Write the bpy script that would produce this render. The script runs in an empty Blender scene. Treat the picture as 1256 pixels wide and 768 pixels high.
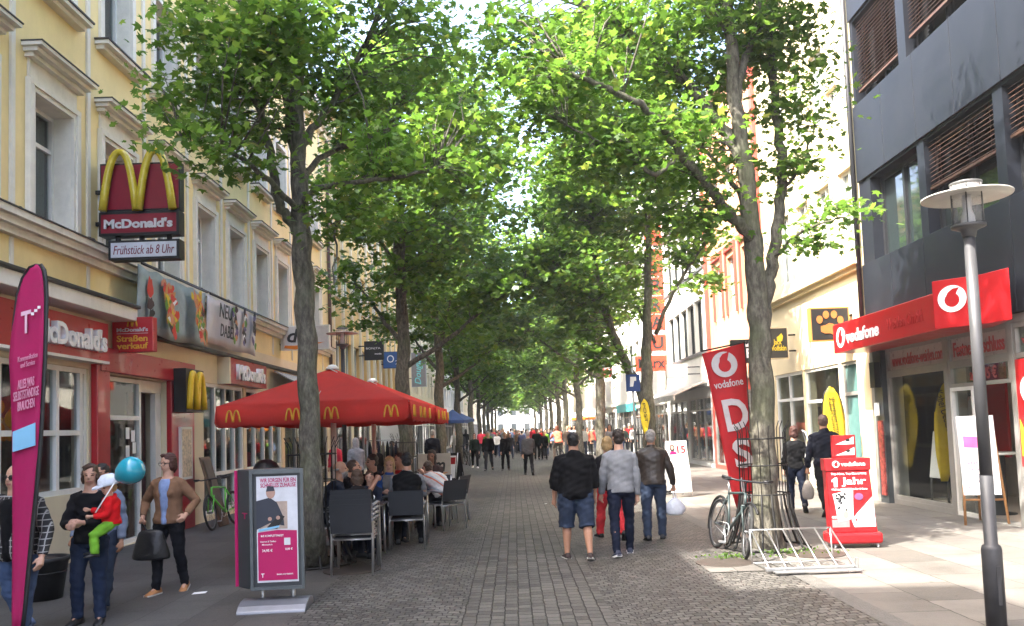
import bpy, math, random
import numpy as np
from mathutils import Vector as V, Matrix, noise

random.seed(11)
RNG = np.random.default_rng(5)
SC = bpy.context.scene
COL = SC.collection
R_ = math.radians
PI = math.pi

# ------------------------------------------------------------------ camera
CAM_H, F_PX, PITCH, ROLL = 1.7, 1030.0, 3.7, 2.0
SHIFT = 0.0597
cam_d = bpy.data.cameras.new('camera')
cam = bpy.data.objects.new('camera', cam_d)
COL.objects.link(cam)
cam_d.sensor_fit = 'HORIZONTAL'
cam_d.sensor_width = 36
cam_d.lens = 36 * F_PX / 1256
cam_d.shift_y = SHIFT
cam_d.clip_start = 0.1
cam_d.clip_end = 3000
CR = Matrix.Rotation(R_(90 + PITCH), 3, 'X') @ Matrix.Rotation(R_(-ROLL), 3, 'Z')
cam.matrix_world = Matrix.Translation((0, 0, CAM_H)) @ CR.to_4x4()
SC.camera = cam


def ray(px, py):
    return CR @ V(((px - 628) / F_PX, -(py - 384 - SHIFT * 1256) / F_PX, -1))


def G(px, py, z=0.0):
    """the point of the level z that the photograph shows at pixel px, py"""
    d = ray(px, py)
    t = (z - CAM_H) / d.z
    return V((d.x * t, d.y * t, z))


def D(px, py, y):
    """the point at street distance y that the photograph shows at pixel px, py"""
    d = ray(px, py)
    t = y / d.y
    return V((d.x * t, y, CAM_H + d.z * t))


# ------------------------------------------------------------------ materials
def lin(r, g, b):
    f = lambda c: (c / 255 / 12.92) if c / 255 <= 0.04045 else ((c / 255 + 0.055) / 1.055) ** 2.4
    return (f(r), f(g), f(b))


class NT:
    def __init__(s, m):
        s.t = m.node_tree
        s.n = s.t.nodes
        s.l = s.t.links

    def new(s, kind, **kw):
        n = s.n.new(kind)
        for k, v in kw.items():
            if k.startswith('i_'):
                key = k[2:]
                key = int(key) if key.isdigit() else key.replace('_', ' ')
                n.inputs[key].default_value = v
            else:
                setattr(n, k, v)
        return n

    def link(s, a, b):
        s.l.new(a, b)

    def math(s, op, a, b=None, c=None):
        n = s.n.new('ShaderNodeMath')
        n.operation = op
        for i, x in enumerate((a, b, c)):
            if x is None:
                continue
            if hasattr(x, 'is_output'):
                s.l.new(x, n.inputs[i])
            else:
                n.inputs[i].default_value = x
        return n.outputs[0]

    def mix(s, fac, a, b, blend='MIX'):
        n = s.n.new('ShaderNodeMix')
        n.data_type = 'RGBA'
        n.blend_type = blend
        for i, x in ((0, fac), (6, a), (7, b)):
            if hasattr(x, 'is_output'):
                s.l.new(x, n.inputs[i])
            else:
                n.inputs[i].default_value = x if i == 0 else (*x[:3], 1)
        return n.outputs[2]

    def ramp(s, fac, stops):
        n = s.n.new('ShaderNodeValToRGB')
        el = n.color_ramp.elements
        while len(el) < len(stops):
            el.new(0.5)
        for e, (p, c) in zip(el, stops):
            e.position = p
            e.color = (*c[:3], 1) if len(c) >= 3 else (c[0], c[0], c[0], 1)
        s.l.new(fac, n.inputs[0])
        return n.outputs[0]


MATS = {}


def mat(name, col, rough=0.6, metal=0.0, var=0.12, scale=6.0, bump=0.0, bscale=40.0, spec=0.4, dirt=0.0, coord='Object', coat=0.0):
    """a painted or plain surface with slight blotchy variation, optional fine bump and grime"""
    if name in MATS:
        return MATS[name]
    m = bpy.data.materials.new(name)
    m.use_nodes = True
    t = NT(m)
    b = t.n['Principled BSDF']
    tc = t.new('ShaderNodeTexCoord')
    nz = t.new('ShaderNodeTexNoise', i_Scale=scale, i_Detail=6.0, i_Roughness=0.65)
    t.link(tc.outputs[coord], nz.inputs['Vector'])
    lo = tuple(c * (1 - var) for c in col)
    hi = tuple(min(1, c * (1 + var)) for c in col)
    c = t.ramp(nz.outputs['Fac'], [(0.3, lo), (0.7, hi)])
    if dirt:
        n2 = t.new('ShaderNodeTexNoise', i_Scale=scale * 0.28, i_Detail=8.0, i_Roughness=0.75)
        mp = t.new('ShaderNodeMapping')
        mp.inputs['Scale'].default_value = (1, 1, 0.25)
        t.link(tc.outputs[coord], mp.inputs[0])
        t.link(mp.outputs[0], n2.inputs['Vector'])
        fac = t.ramp(n2.outputs['Fac'], [(0.48, (0, 0, 0)), (0.75, (dirt, dirt, dirt))])
        c = t.mix(fac, c, tuple(x * 0.45 for x in col))
    t.link(c, b.inputs['Base Color'])
    rr = t.ramp(nz.outputs['Fac'], [(0.25, (max(0.02, rough - 0.08),) * 3), (0.75, (min(1, rough + 0.08),) * 3)])
    t.link(rr, b.inputs['Roughness'])
    b.inputs['Metallic'].default_value = metal
    b.inputs['Specular IOR Level'].default_value = spec
    b.inputs['Coat Weight'].default_value = coat
    if bump:
        n3 = t.new('ShaderNodeTexNoise', i_Scale=bscale, i_Detail=4.0)
        t.link(tc.outputs[coord], n3.inputs['Vector'])
        bp = t.new('ShaderNodeBump', i_Strength=bump, i_Distance=0.02)
        t.link(n3.outputs['Fac'], bp.inputs['Height'])
        t.link(bp.outputs[0], b.inputs['Normal'])
    MATS[name] = m
    return m


def cloth(r, g, b, rough=0.85, weave=0.25):
    n = 'cloth_%d_%d_%d' % (r, g, b)
    return mat(n, lin(r, g, b), rough, var=0.16, scale=14, bump=weave, bscale=160, spec=0.15)


def glass(name, tint=(0.8, 0.84, 0.84), refl=0.03, rough=0.02, graze=0.6):
    if name in MATS:
        return MATS[name]
    m = bpy.data.materials.new(name)
    m.use_nodes = True
    t = NT(m)
    t.n.remove(t.n['Principled BSDF'])
    tr = t.new('ShaderNodeBsdfTransparent')
    tr.inputs[0].default_value = (*tint, 1)
    gl = t.new('ShaderNodeBsdfGlossy', i_Roughness=rough)
    lw = t.new('ShaderNodeLayerWeight', i_Blend=0.5)
    f = t.math('ADD', t.math('MULTIPLY', t.math('POWER', lw.outputs['Facing'], 4.0), graze), 0.02 + refl)
    f = t.math('MINIMUM', f, 1.0)
    mx = t.new('ShaderNodeMixShader')
    t.link(f, mx.inputs[0])
    t.link(tr.outputs[0], mx.inputs[1])
    t.link(gl.outputs[0], mx.inputs[2])
    t.link(mx.outputs[0], t.n['Material Output'].inputs[0])
    MATS[name] = m
    return m


W_ = lin
white = mat('white_paint', (0.78, 0.77, 0.73), 0.5, var=0.05, dirt=0.25)
white_clean = mat('white_plastic', (0.8, 0.8, 0.8), 0.4, var=0.03)
stucco_white = mat('pale_stucco_trim', (0.72, 0.69, 0.61), 0.8, var=0.08, bump=0.15, dirt=0.35)
yellow_wall = mat('pale_yellow_render', (0.82, 0.67, 0.34), 0.9, var=0.08, scale=1.2, bump=0.15, bscale=70, dirt=0.3)
ochre_wall = mat('ochre_panel_render', (0.72, 0.48, 0.18), 0.85, var=0.08, scale=1.5, dirt=0.2)
cream_wall = mat('cream_render', (0.72, 0.63, 0.44), 0.85, var=0.06, scale=1.3, bump=0.1, dirt=0.25)
light_wall = mat('offwhite_render', (0.74, 0.71, 0.64), 0.85, var=0.06, scale=1.3, dirt=0.25)
grey_wall = mat('grey_render', (0.42, 0.43, 0.43), 0.8, var=0.08, scale=1.3, dirt=0.25)
salmon_wall = mat('salmon_render', (0.6, 0.3, 0.17), 0.85, var=0.06, scale=1.3, dirt=0.2)
redtrim = mat('brick_red_trim', (0.5, 0.07, 0.05), 0.6, var=0.1)
dark_clad = mat('dark_slate_panel', (0.013, 0.0155, 0.022), 0.5, var=0.25, scale=2.0, spec=0.3, dirt=0.3)
dark_frame = mat('dark_metal_frame', (0.02, 0.021, 0.024), 0.4, var=0.15)
grey_frame = mat('grey_metal_frame', (0.3, 0.29, 0.27), 0.4, var=0.1, metal=0.3)
mcred = mat('signal_red_panel', (0.38, 0.012, 0.02), 0.32, var=0.08, coat=0.2)
mcdark = mat('deep_red_sign_face', (0.2, 0.009, 0.024), 0.35, var=0.1, coat=0.2)
vred = mat('bright_red_sign', (0.36, 0.008, 0.012), 0.35, var=0.06, coat=0.15)
vred_cloth = mat('red_flag_cloth', (0.5, 0.015, 0.02), 0.7, var=0.1, bump=0.1)
yellow_sign = mat('golden_yellow_plastic', (0.72, 0.47, 0.02), 0.3, var=0.08)
olive_yellow = mat('weathered_yellow_plastic', (0.5, 0.4, 0.03), 0.25, var=0.12, coat=0.4)
black = mat('black_plastic', (0.012, 0.012, 0.013), 0.45, var=0.2)
black_metal = mat('black_iron', (0.018, 0.017, 0.016), 0.55, var=0.3, metal=0.3)
iron = mat('rusty_cast_iron', (0.06, 0.048, 0.04), 0.65, var=0.35, scale=20, metal=0.3)
alu = mat('brushed_aluminium', (0.55, 0.55, 0.55), 0.32, var=0.08, metal=0.9)
steel = mat('galvanised_steel', (0.5, 0.51, 0.52), 0.42, var=0.15, metal=0.8, scale=18)
lamp_grey = mat('grey_lamp_paint', (0.07, 0.07, 0.074), 0.45, var=0.1, metal=0.2)
lamp_dark = mat('dark_lamp_sleeve', (0.035, 0.036, 0.04), 0.5, var=0.2)
anthracite = mat('anthracite_metal', (0.04, 0.046, 0.05), 0.4, var=0.12)
textilene = mat('charcoal_mesh_fabric', (0.028, 0.031, 0.036), 0.7, var=0.12, bump=0.35, bscale=220)
magenta = mat('magenta_print', (0.42, 0.004, 0.1), 0.5, var=0.06)
magenta_cloth = mat('magenta_flag_cloth', (0.36, 0.006, 0.085), 0.75, var=0.1, bump=0.08)
paleblue = mat('pale_blue_print', (0.22, 0.5, 0.72), 0.5, var=0.05)
wood = mat('light_wood', (0.4, 0.2, 0.08), 0.55, var=0.25, scale=10)
brownboard = mat('brown_board', (0.16, 0.1, 0.065), 0.7, var=0.2)
darkred = mat('dark_red_interior', (0.12, 0.012, 0.014), 0.6, var=0.15)
darkbrown = mat('doorway_dark_brown', (0.05, 0.018, 0.016), 0.5, var=0.15)
blackprint = mat('black_print', (0.015, 0.015, 0.015), 0.5, var=0.1)
whiteprint = mat('white_print', (0.82, 0.82, 0.82), 0.5, var=0.02)
greyprint = mat('silver_print', (0.5, 0.5, 0.52), 0.5, var=0.05)
orangeprint = mat('orange_print', (0.7, 0.2, 0.02), 0.5, var=0.06)
yellowprint = mat('yellow_print', (0.62, 0.46, 0.02), 0.55, var=0.05)
goldprint = mat('golden_lettering', (0.62, 0.35, 0.03), 0.5, var=0.05)
brau_red = mat('orange_red_sign', (0.5, 0.045, 0.018), 0.5, var=0.06)
umb_red = mat('red_canvas', (0.62, 0.05, 0.038), 0.85, var=0.14, scale=3, bump=0.2, bscale=180)
_t = NT(umb_red)
_tr = _t.new('ShaderNodeBsdfTranslucent')
_tr.inputs[0].default_value = (0.8, 0.075, 0.045, 1)
_mx = _t.new('ShaderNodeMixShader')
_mx.inputs[0].default_value = 0.4
_t.link(_t.n['Principled BSDF'].outputs[0], _mx.inputs[1])
_t.link(_tr.outputs[0], _mx.inputs[2])
_t.link(_mx.outputs[0], _t.n['Material Output'].inputs[0])
pole_white = mat('cream_pole', (0.6, 0.52, 0.45), 0.5, var=0.06)
win_glass = mat('window_glass_dark', (0.035, 0.045, 0.045), 0.05, var=0.3, scale=0.7, spec=0.9)
win_curtain = mat('window_glass_greygreen', (0.12, 0.15, 0.145), 0.08, var=0.2, scale=0.7, spec=0.9)
shop_glass = glass('shop_window_glass')
clear_glass = bpy.data.materials.new('lamp_glass')
clear_glass.use_nodes = True
_t = NT(clear_glass)
_t.n['Principled BSDF'].inputs['Base Color'].default_value = (0.5, 0.5, 0.49, 1)
_t.n['Principled BSDF'].inputs['Roughness'].default_value = 0.15
_t.n['Principled BSDF'].inputs['Alpha'].default_value = 0.26
blindwood = mat('brown_blind_slats', (0.085, 0.042, 0.026), 0.5, var=0.25)
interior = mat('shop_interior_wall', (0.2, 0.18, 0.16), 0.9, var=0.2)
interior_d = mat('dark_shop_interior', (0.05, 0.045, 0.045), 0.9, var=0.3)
skin_a = mat('skin_light', (0.52, 0.3, 0.21), 0.5, var=0.08, scale=20, spec=0.35)
skin_b = mat('skin_tan', (0.42, 0.22, 0.14), 0.5, var=0.08, scale=20, spec=0.35)
skin_c = mat('skin_brown', (0.26, 0.13, 0.08), 0.5, var=0.08, scale=20, spec=0.35)
lips = mat('lip_tone', (0.34, 0.13, 0.11), 0.45)
eyedark = mat('eye_dark', (0.02, 0.015, 0.012), 0.2)
HAIR = {k: mat('hair_' + k, c, 0.55, var=0.3, scale=40, bump=0.5, bscale=120) for k, c in dict(
    black=(0.012, 0.01, 0.009), dark=(0.025, 0.016, 0.011), brown=(0.06, 0.032, 0.018), auburn=(0.06, 0.02, 0.014), blonde=(0.42, 0.27, 0.12),
    grey=(0.3, 0.28, 0.26), red=(0.16, 0.05, 0.025), shaved=(0.14, 0.09, 0.07)).items()}


# ------------------------------------------------------------------ mesh building
class MB:
    def __init__(s):
        s.v, s.f, s.m, s.s = [], [], [], []

    def add(s, vs, fs, mi=0, smooth=False):
        o = len(s.v)
        s.v += [tuple(x) for x in vs]
        for f in fs:
            s.f.append([i + o for i in f])
            s.m.append(mi)
            s.s.append(smooth)
        return s

    def bx(s, x0, x1, y0, y1, z0, z1, mi=0):
        x0, x1 = min(x0, x1), max(x0, x1)
        y0, y1 = min(y0, y1), max(y0, y1)
        z0, z1 = min(z0, z1), max(z0, z1)
        v = [(x0, y0, z0), (x1, y0, z0), (x1, y1, z0), (x0, y1, z0), (x0, y0, z1), (x1, y0, z1), (x1, y1, z1), (x0, y1, z1)]
        return s.add(v, [(0, 3, 2, 1), (4, 5, 6, 7), (0, 1, 5, 4), (1, 2, 6, 5), (2, 3, 7, 6), (3, 0, 4, 7)], mi)

    def hexa(s, v, mi=0):
        """a box from its eight corners: bottom four, top four"""
        return s.add(v, [(0, 3, 2, 1), (4, 5, 6, 7), (0, 1, 5, 4), (1, 2, 6, 5), (2, 3, 7, 6), (3, 0, 4, 7)], mi)

    def tube(s, pts, rad, n=8, mi=0, smooth=True, flat=None, cap=True):
        pts = [V(p) for p in pts]
        if not hasattr(rad, '__len__'):
            rad = [rad] * len(pts)
        vs, fs = [], []
        ref = None
        for i, p in enumerate(pts):
            t = (pts[min(i + 1, len(pts) - 1)] - pts[max(i - 1, 0)]).normalized()
            if ref is None:
                ref = V((1, 0, 0)) if abs(t.x) < 0.8 else V((0, 1, 0))
            a = (ref - t * ref.dot(t)).normalized()
            ref = a
            b = t.cross(a)
            r = rad[i]
            ra, rb = r if hasattr(r, '__len__') else (r, r)
            for k in range(n):
                q = 2 * PI * k / n
                vs.append(p + a * (math.cos(q) * ra) + b * (math.sin(q) * rb))
        for i in range(len(pts) - 1):
            for k in range(n):
                fs.append((i * n + k, i * n + (k + 1) % n, (i + 1) * n + (k + 1) % n, (i + 1) * n + k))
        s.add(vs, fs, mi, smooth)
        if cap:
            o = len(s.v) - len(vs)
            s.f.append([o + k for k in range(n)][::-1]); s.m.append(mi); s.s.append(False)
            o2 = o + (len(pts) - 1) * n
            s.f.append([o2 + k for k in range(n)]); s.m.append(mi); s.s.append(False)
        return s

    def prism(s, poly, fn, t, mi=0, back=0.0):
        """extrude a flat polygon (a, b) placed by fn(a, b, d) from d=back to d=t"""
        n = len(poly)
        vs = [fn(a, b, back) for a, b in poly] + [fn(a, b, t) for a, b in poly]
        fs = [list(range(n))[::-1], list(range(n, 2 * n))]
        fs += [(k, (k + 1) % n, n + (k + 1) % n, n + k) for k in range(n)]
        return s.add(vs, fs, mi)

    def lathe(s, prof, n=16, c=(0, 0, 0), mi=0, smooth=True):
        vs, fs = [], []
        for r, z in prof:
            for k in range(n):
                q = 2 * PI * k / n
                vs.append((c[0] + r * math.cos(q), c[1] + r * math.sin(q), c[2] + z))
        for i in range(len(prof) - 1):
            for k in range(n):
                fs.append((i * n + k, i * n + (k + 1) % n, (i + 1) * n + (k + 1) % n, (i + 1) * n + k))
        if prof[0][0] > 0.001:
            fs.append(tuple(range(n))[::-1])
        if prof[-1][0] > 0.001:
            o = (len(prof) - 1) * n
            fs.append(tuple(range(o, o + n)))
        return s.add(vs, fs, mi, smooth)

    def ell(s, c, r, n=12, mi=0, T=None):
        c = V(c)
        vs, fs = [], []
        h = n // 2 + 1
        vs.append(V((0, 0, -r[2])))
        for i in range(1, h):
            a = -PI / 2 + PI * i / h
            for k in range(n):
                q = 2 * PI * k / n
                vs.append(V((r[0] * math.cos(a) * math.cos(q), r[1] * math.cos(a) * math.sin(q), r[2] * math.sin(a))))
        vs.append(V((0, 0, r[2])))
        for k in range(n):
            fs.append((0, 1 + (k + 1) % n, 1 + k))
            o = 1 + (h - 2) * n
            fs.append((o + k, o + (k + 1) % n, len(vs) - 1))
        for i in range(h - 2):
            o = 1 + i * n
            for k in range(n):
                fs.append((o + k, o + (k + 1) % n, o + n + (k + 1) % n, o + n + k))
        vs = [v + c for v in vs]
        if T is not None:
            vs = [T @ v for v in vs]
        return s.add(vs, fs, mi, True)

    def torus(s, c, Rr, r, a, b, n=28, m=6, mi=0, arc=(0, 1)):
        """ring of radius Rr in the plane of unit vectors a, b"""
        c, a, b = V(c), V(a), V(b)
        full = arc == (0, 1)
        k = n if full else n + 1
        vs, fs = [], []
        nn = a.cross(b)
        for i in range(k):
            q = 2 * PI * (arc[0] + (arc[1] - arc[0]) * i / n)
            d = a * math.cos(q) + b * math.sin(q)
            for j in range(m):
                w = 2 * PI * j / m
                vs.append(c + d * (Rr + r * math.cos(w)) + nn * (r * math.sin(w)))
        for i in range(n if full else n):
            i2 = (i + 1) % k
            for j in range(m):
                fs.append((i * m + j, i2 * m + j, i2 * m + (j + 1) % m, i * m + (j + 1) % m))
        return s.add(vs, fs, mi, True)

    def mesh(s, name):
        me = bpy.data.meshes.new(name)
        me.from_pydata(s.v, [], s.f)
        me.polygons.foreach_set('material_index', s.m)
        me.polygons.foreach_set('use_smooth', s.s)
        return me

    def build(s, name, mats, parent=None, world=True, bevel=0.0):
        me = s.mesh(name)
        for m in (mats if isinstance(mats, (list, tuple)) else [mats]):
            me.materials.append(m)
        o = bpy.data.objects.new(name, me)
        COL.objects.link(o)
        if parent is not None:
            o.parent = parent
            if world and parent.type == 'EMPTY':
                o.matrix_parent_inverse = parent.matrix_basis.inverted()
        if bevel:
            b = o.modifiers.new('bevel', 'BEVEL')
            b.width = bevel
            b.segments = 2
            b.limit_method = 'ANGLE'
        return o


USED = {}


def tag(o, label, cat, group=None, kind=None):
    if label:
        if label in USED and not group:
            print('DUP LABEL', label)
        USED[label] = 1
        n = len(label.split())
        if n < 4 or n > 16:
            print('LABEL LENGTH', n, label)
        o['label'] = label
    if cat:
        o['category'] = cat
    if group:
        o['group'] = group
    if kind:
        o['kind'] = kind
    return o


def thing(name, label, cat, loc=(0, 0, 0), rz=0.0, group=None):
    o = bpy.data.objects.new(name, None)
    COL.objects.link(o)
    o.empty_display_size = 0.2
    o.location = loc
    o.rotation_euler = (0, 0, rz)
    o.matrix_basis = Matrix.Translation(V(loc)) @ Matrix.Rotation(rz, 4, 'Z')
    return tag(o, label, cat, group)


KIDS = {}


def copy_tree(o, parent=None):
    c = o.copy()
    COL.objects.link(c)
    if parent is not None:
        c.parent = parent
        c.matrix_parent_inverse = o.matrix_parent_inverse.copy()
    for ch in o.children:
        copy_tree(ch, c)
    return c


def structure(o):
    o['kind'] = 'structure'
    return o


# ------------------------------------------------------------------ lettering
_txt = {}


def letters(s, parent, c, right, up, w, h, m, depth=0.012, bold=0.0, shear=0.0, name='lettering', world=True):
    """raised lettering fitted into a w by h field centred at c, running along right, standing along up"""
    cu = bpy.data.curves.new('t', 'FONT')
    cu.body = s
    cu.size = 1
    cu.extrude = 0.02
    cu.offset = bold
    cu.shear = shear
    cu.resolution_u = 3
    cu.space_line = 0.85
    cu.align_x = 'CENTER'
    to = bpy.data.objects.new('t', cu)
    me = bpy.data.meshes.new_from_object(to)
    bpy.data.objects.remove(to)
    n = len(me.vertices)
    co = np.empty(n * 3)
    me.vertices.foreach_get('co', co)
    co = co.reshape(-1, 3)
    lo, hi = co.min(0), co.max(0)
    a = (co[:, 0] - (lo[0] + hi[0]) / 2) / max(1e-6, hi[0] - lo[0]) * w
    b = (co[:, 1] - (lo[1] + hi[1]) / 2) / max(1e-6, hi[1] - lo[1]) * h
    d = np.where(co[:, 2] > 0, depth, -0.002)
    right, up = np.array(V(right).normalized()), np.array(V(up).normalized())
    nn = np.cross(right, up)
    out = np.array(V(c)) + a[:, None] * right + b[:, None] * up + d[:, None] * nn
    me.vertices.foreach_set('co', out.ravel())
    me.materials.clear()
    me.materials.append(m)
    me.update()
    me.name = name
    o = bpy.data.objects.new(name, me)
    COL.objects.link(o)
    o.parent = parent
    if world and parent.type == 'EMPTY':
        o.matrix_parent_inverse = parent.matrix_basis.inverted()
    return o


def frame_fn(c, right, up):
    c, right, up = V(c), V(right).normalized(), V(up).normalized()
    nn = right.cross(up)
    return lambda a, b, d=0.0: c + right * a + up * b + nn * d


def circle(r, n=24, cx=0, cy=0, ry=None):
    ry = ry or r
    return [(cx + r * math.cos(2 * PI * k / n), cy + ry * math.sin(2 * PI * k / n)) for k in range(n)]


def arches(mb, fn, w, h, r, mi=0, d=0.0, n=8):
    """the double arch: two tall parabolic loops side by side"""
    for cx in (-w / 4, w / 4):
        pts, rad = [], []
        for k in range(17):
            t = -1 + k / 8
            x = cx + t * (w / 4) * (1.0 if (t * cx > 0) else 0.93)
            z = h * (1 - abs(t) ** 2.5)
            pts.append(fn(x, z, d))
            rad.append(r * (1.0 + 0.25 * abs(t)))
        mb.tube(pts, rad, n, mi)


def speech_logo(mb, fn, r, mi_disc=0, mi_drop=1, d=0.0, t=0.012):
    """white disc with a comma-shaped drop cut in another colour"""
    mb.prism(circle(r, 28), fn, d + t, mi_disc, d - 0.002)
    drop = [(0.52 * r * math.cos(q), -0.1 * r + 0.52 * r * math.sin(q)) for q in [R_(x) for x in range(-225, 66, 20)]]
    drop += [(0.36 * r, 0.5 * r), (0.55 * r, 0.78 * r), (0.1 * r, 0.74 * r), (-0.25 * r, 0.5 * r)]
    mb.prism(drop, fn, d + t + 0.005, mi_drop, d + t)
# ------------------------------------------------------------------ ground
def cobble_mat(name, mode):
    m = bpy.data.materials.new(name)
    m.use_nodes = True
    t = NT(m)
    b = t.n['Principled BSDF']
    tc = t.new('ShaderNodeTexCoord')
    nz = t.new('ShaderNodeTexNoise', i_Scale=7.0, i_Detail=2.0)
    t.link(tc.outputs['Object'], nz.inputs['Vector'])
    nd = t.new('ShaderNodeVectorMath', operation='MULTIPLY_ADD')
    t.link(nz.outputs['Color'], nd.inputs[0])
    nd.inputs[1].default_value = (0.075, 0.075, 0) if mode == 'fan' else (0.035, 0.035, 0)
    t.link(tc.outputs['Object'], nd.inputs[2])
    sp = t.new('ShaderNodeSeparateXYZ')
    t.link(nd.outputs[0], sp.inputs[0])
    x, y = sp.outputs[0], sp.outputs[1]
    cb = t.new('ShaderNodeCombineXYZ')
    if mode == 'fan':
        P, Rr = 1.28, 0.95
        xm = t.math('SUBTRACT', t.math('MODULO', t.math('ADD', x, 40 * P + 0.2), P), P / 2)
        arc = t.math('SQRT', t.math('SUBTRACT', Rr * Rr, t.math('MULTIPLY', xm, xm)))
        t.link(t.math('MULTIPLY', t.math('ARCSINE', t.math('DIVIDE', xm, Rr)), Rr), cb.inputs[0])
        t.link(t.math('SUBTRACT', y, arc), cb.inputs[1])
        bw, rh, ms = 0.105, 0.094, 0.007
        c1, c2, mo = (0.056, 0.052, 0.047), (0.112, 0.105, 0.096), (0.013, 0.0115, 0.0095)
    elif mode == 'row':
        t.link(y, cb.inputs[0])
        t.link(x, cb.inputs[1])
        bw, rh, ms = 0.14, 0.125, 0.0065
        c1, c2, mo = (0.055, 0.051, 0.046), (0.106, 0.099, 0.09), (0.013, 0.0115, 0.0095)
    else:
        t.link(y, cb.inputs[0])
        t.link(x, cb.inputs[1])
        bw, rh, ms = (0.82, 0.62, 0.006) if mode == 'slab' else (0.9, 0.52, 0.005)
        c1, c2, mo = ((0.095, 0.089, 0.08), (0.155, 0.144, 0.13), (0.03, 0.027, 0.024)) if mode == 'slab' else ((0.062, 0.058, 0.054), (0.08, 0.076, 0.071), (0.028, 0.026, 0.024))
    br = t.new('ShaderNodeTexBrick', offset=0.5, offset_frequency=2, squash=1.0)
    br.inputs['Scale'].default_value = 1
    br.inputs['Mortar Size'].default_value = ms
    br.inputs['Mortar Smooth'].default_value = 0.35
    br.inputs['Brick Width'].default_value = bw
    br.inputs['Row Height'].default_value = rh
    br.inputs['Color1'].default_value = (*c1, 1)
    br.inputs['Color2'].default_value = (*c2, 1)
    br.inputs['Mortar'].default_value = (*mo, 1)
    t.link(cb.outputs[0], br.inputs['Vector'])
    # worn, stained patches
    n2 = t.new('ShaderNodeTexNoise', i_Scale=0.9, i_Detail=7.0, i_Roughness=0.7)
    t.link(tc.outputs['Object'], n2.inputs['Vector'])
    st = t.ramp(n2.outputs['Fac'], [(0.3, (0.68, 0.67, 0.66)), (0.5, (1, 1, 1)), (0.72, (1.22, 1.2, 1.16))])
    c = t.mix(1.0, br.outputs['Color'], st, 'MULTIPLY')
    n3 = t.new('ShaderNodeTexNoise', i_Scale=60.0, i_Detail=3.0)
    t.link(tc.outputs['Object'], n3.inputs['Vector'])
    c = t.mix(0.35, c, t.ramp(n3.outputs['Fac'], [(0.3, (0.6, 0.6, 0.6)), (0.7, (1.35, 1.33, 1.3))]), 'MULTIPLY')
    # trodden gum spots and drips
    vo = t.new('ShaderNodeTexVoronoi', i_Scale=2.6)
    t.link(tc.outputs['Object'], vo.inputs['Vector'])
    gum = t.ramp(vo.outputs['Distance'], [(0.05, (0.42, 0.42, 0.42)), (0.075, (1, 1, 1))])
    c = t.mix(0.8 if mode in ('slab', 'dark') else 0.3, c, gum, 'MULTIPLY')
    t.link(c, b.inputs['Base Color'])
    t.link(t.ramp(n3.outputs['Fac'], [(0.2, (0.5,) * 3), (0.8, (0.78,) * 3)]), b.inputs['Roughness'])
    b.inputs['Specular IOR Level'].default_value = 0.35
    h = t.math('ADD', t.math('MULTIPLY', br.outputs['Fac'], -1.0), t.math('MULTIPLY', n3.outputs['Fac'], 0.25))
    bp = t.new('ShaderNodeBump', i_Strength=0.75 if mode in ('fan', 'row') else 0.3, i_Distance=0.016 if mode in ('fan', 'row') else 0.006)
    t.link(h, bp.inputs['Height'])
    t.link(bp.outputs[0], b.inputs['Normal'])
    return m


def sheet(name, m, x0, x1, y0, y1, z, nx=1, ny=1):
    mb = MB()
    mb.add([(x0, y0, z), (x1, y0, z), (x1, y1, z), (x0, y1, z)], [(0, 1, 2, 3)])
    return structure(mb.build(name, m))


asphalt = mat('dusty_asphalt', (0.11, 0.108, 0.105), 0.85, var=0.2, scale=0.6, bump=0.2, bscale=60)
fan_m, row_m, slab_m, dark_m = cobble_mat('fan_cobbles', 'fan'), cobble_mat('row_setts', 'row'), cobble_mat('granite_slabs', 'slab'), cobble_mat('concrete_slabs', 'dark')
sheet('ground', asphalt, -900, 900, -400, 1500, 0)
sheet('street', fan_m, -2.15, 2.98, -30, 190, 0.004)
sheet('gutter', row_m, -0.55, 0.82, -30, 190, 0.008)
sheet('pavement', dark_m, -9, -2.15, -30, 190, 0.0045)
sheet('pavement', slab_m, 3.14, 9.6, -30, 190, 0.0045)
kerb_m = mat('granite_kerb', (0.1, 0.095, 0.087), 0.7, var=0.25, scale=9, bump=0.3, bscale=60)
sheet('kerb', kerb_m, 2.96, 3.16, -30, 190, 0.0085)
# paved cross band beside the right tree
sheet('path', slab_m, 2.15, 3.0, 9.55, 10.05, 0.0125)


# ------------------------------------------------------------------ building helpers
class Fr:
    """a facade along the street: u = street distance, d = distance out of the wall, z = height"""
    def __init__(s, side, x0):
        s.sg = 1 if side == 'L' else -1
        s.x0 = x0

    def P(s, u, d, z):
        return V((s.x0 + s.sg * d, u, z))

    def fn(s, u, z, d=0.0):
        """frame for signs read from the street; right runs along the reader's right"""
        return frame_fn(s.P(u, d, z), (0, s.sg, 0), (0, 0, 1))

    @property
    def right(s):
        return (0, s.sg, 0)

    def box(s, mb, u0, u1, d0, d1, z0, z1, mi=0):
        a, b = s.P(u0, d0, z0), s.P(u1, d1, z1)
        return mb.bx(a.x, b.x, a.y, b.y, a.z, b.z, mi)


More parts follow.
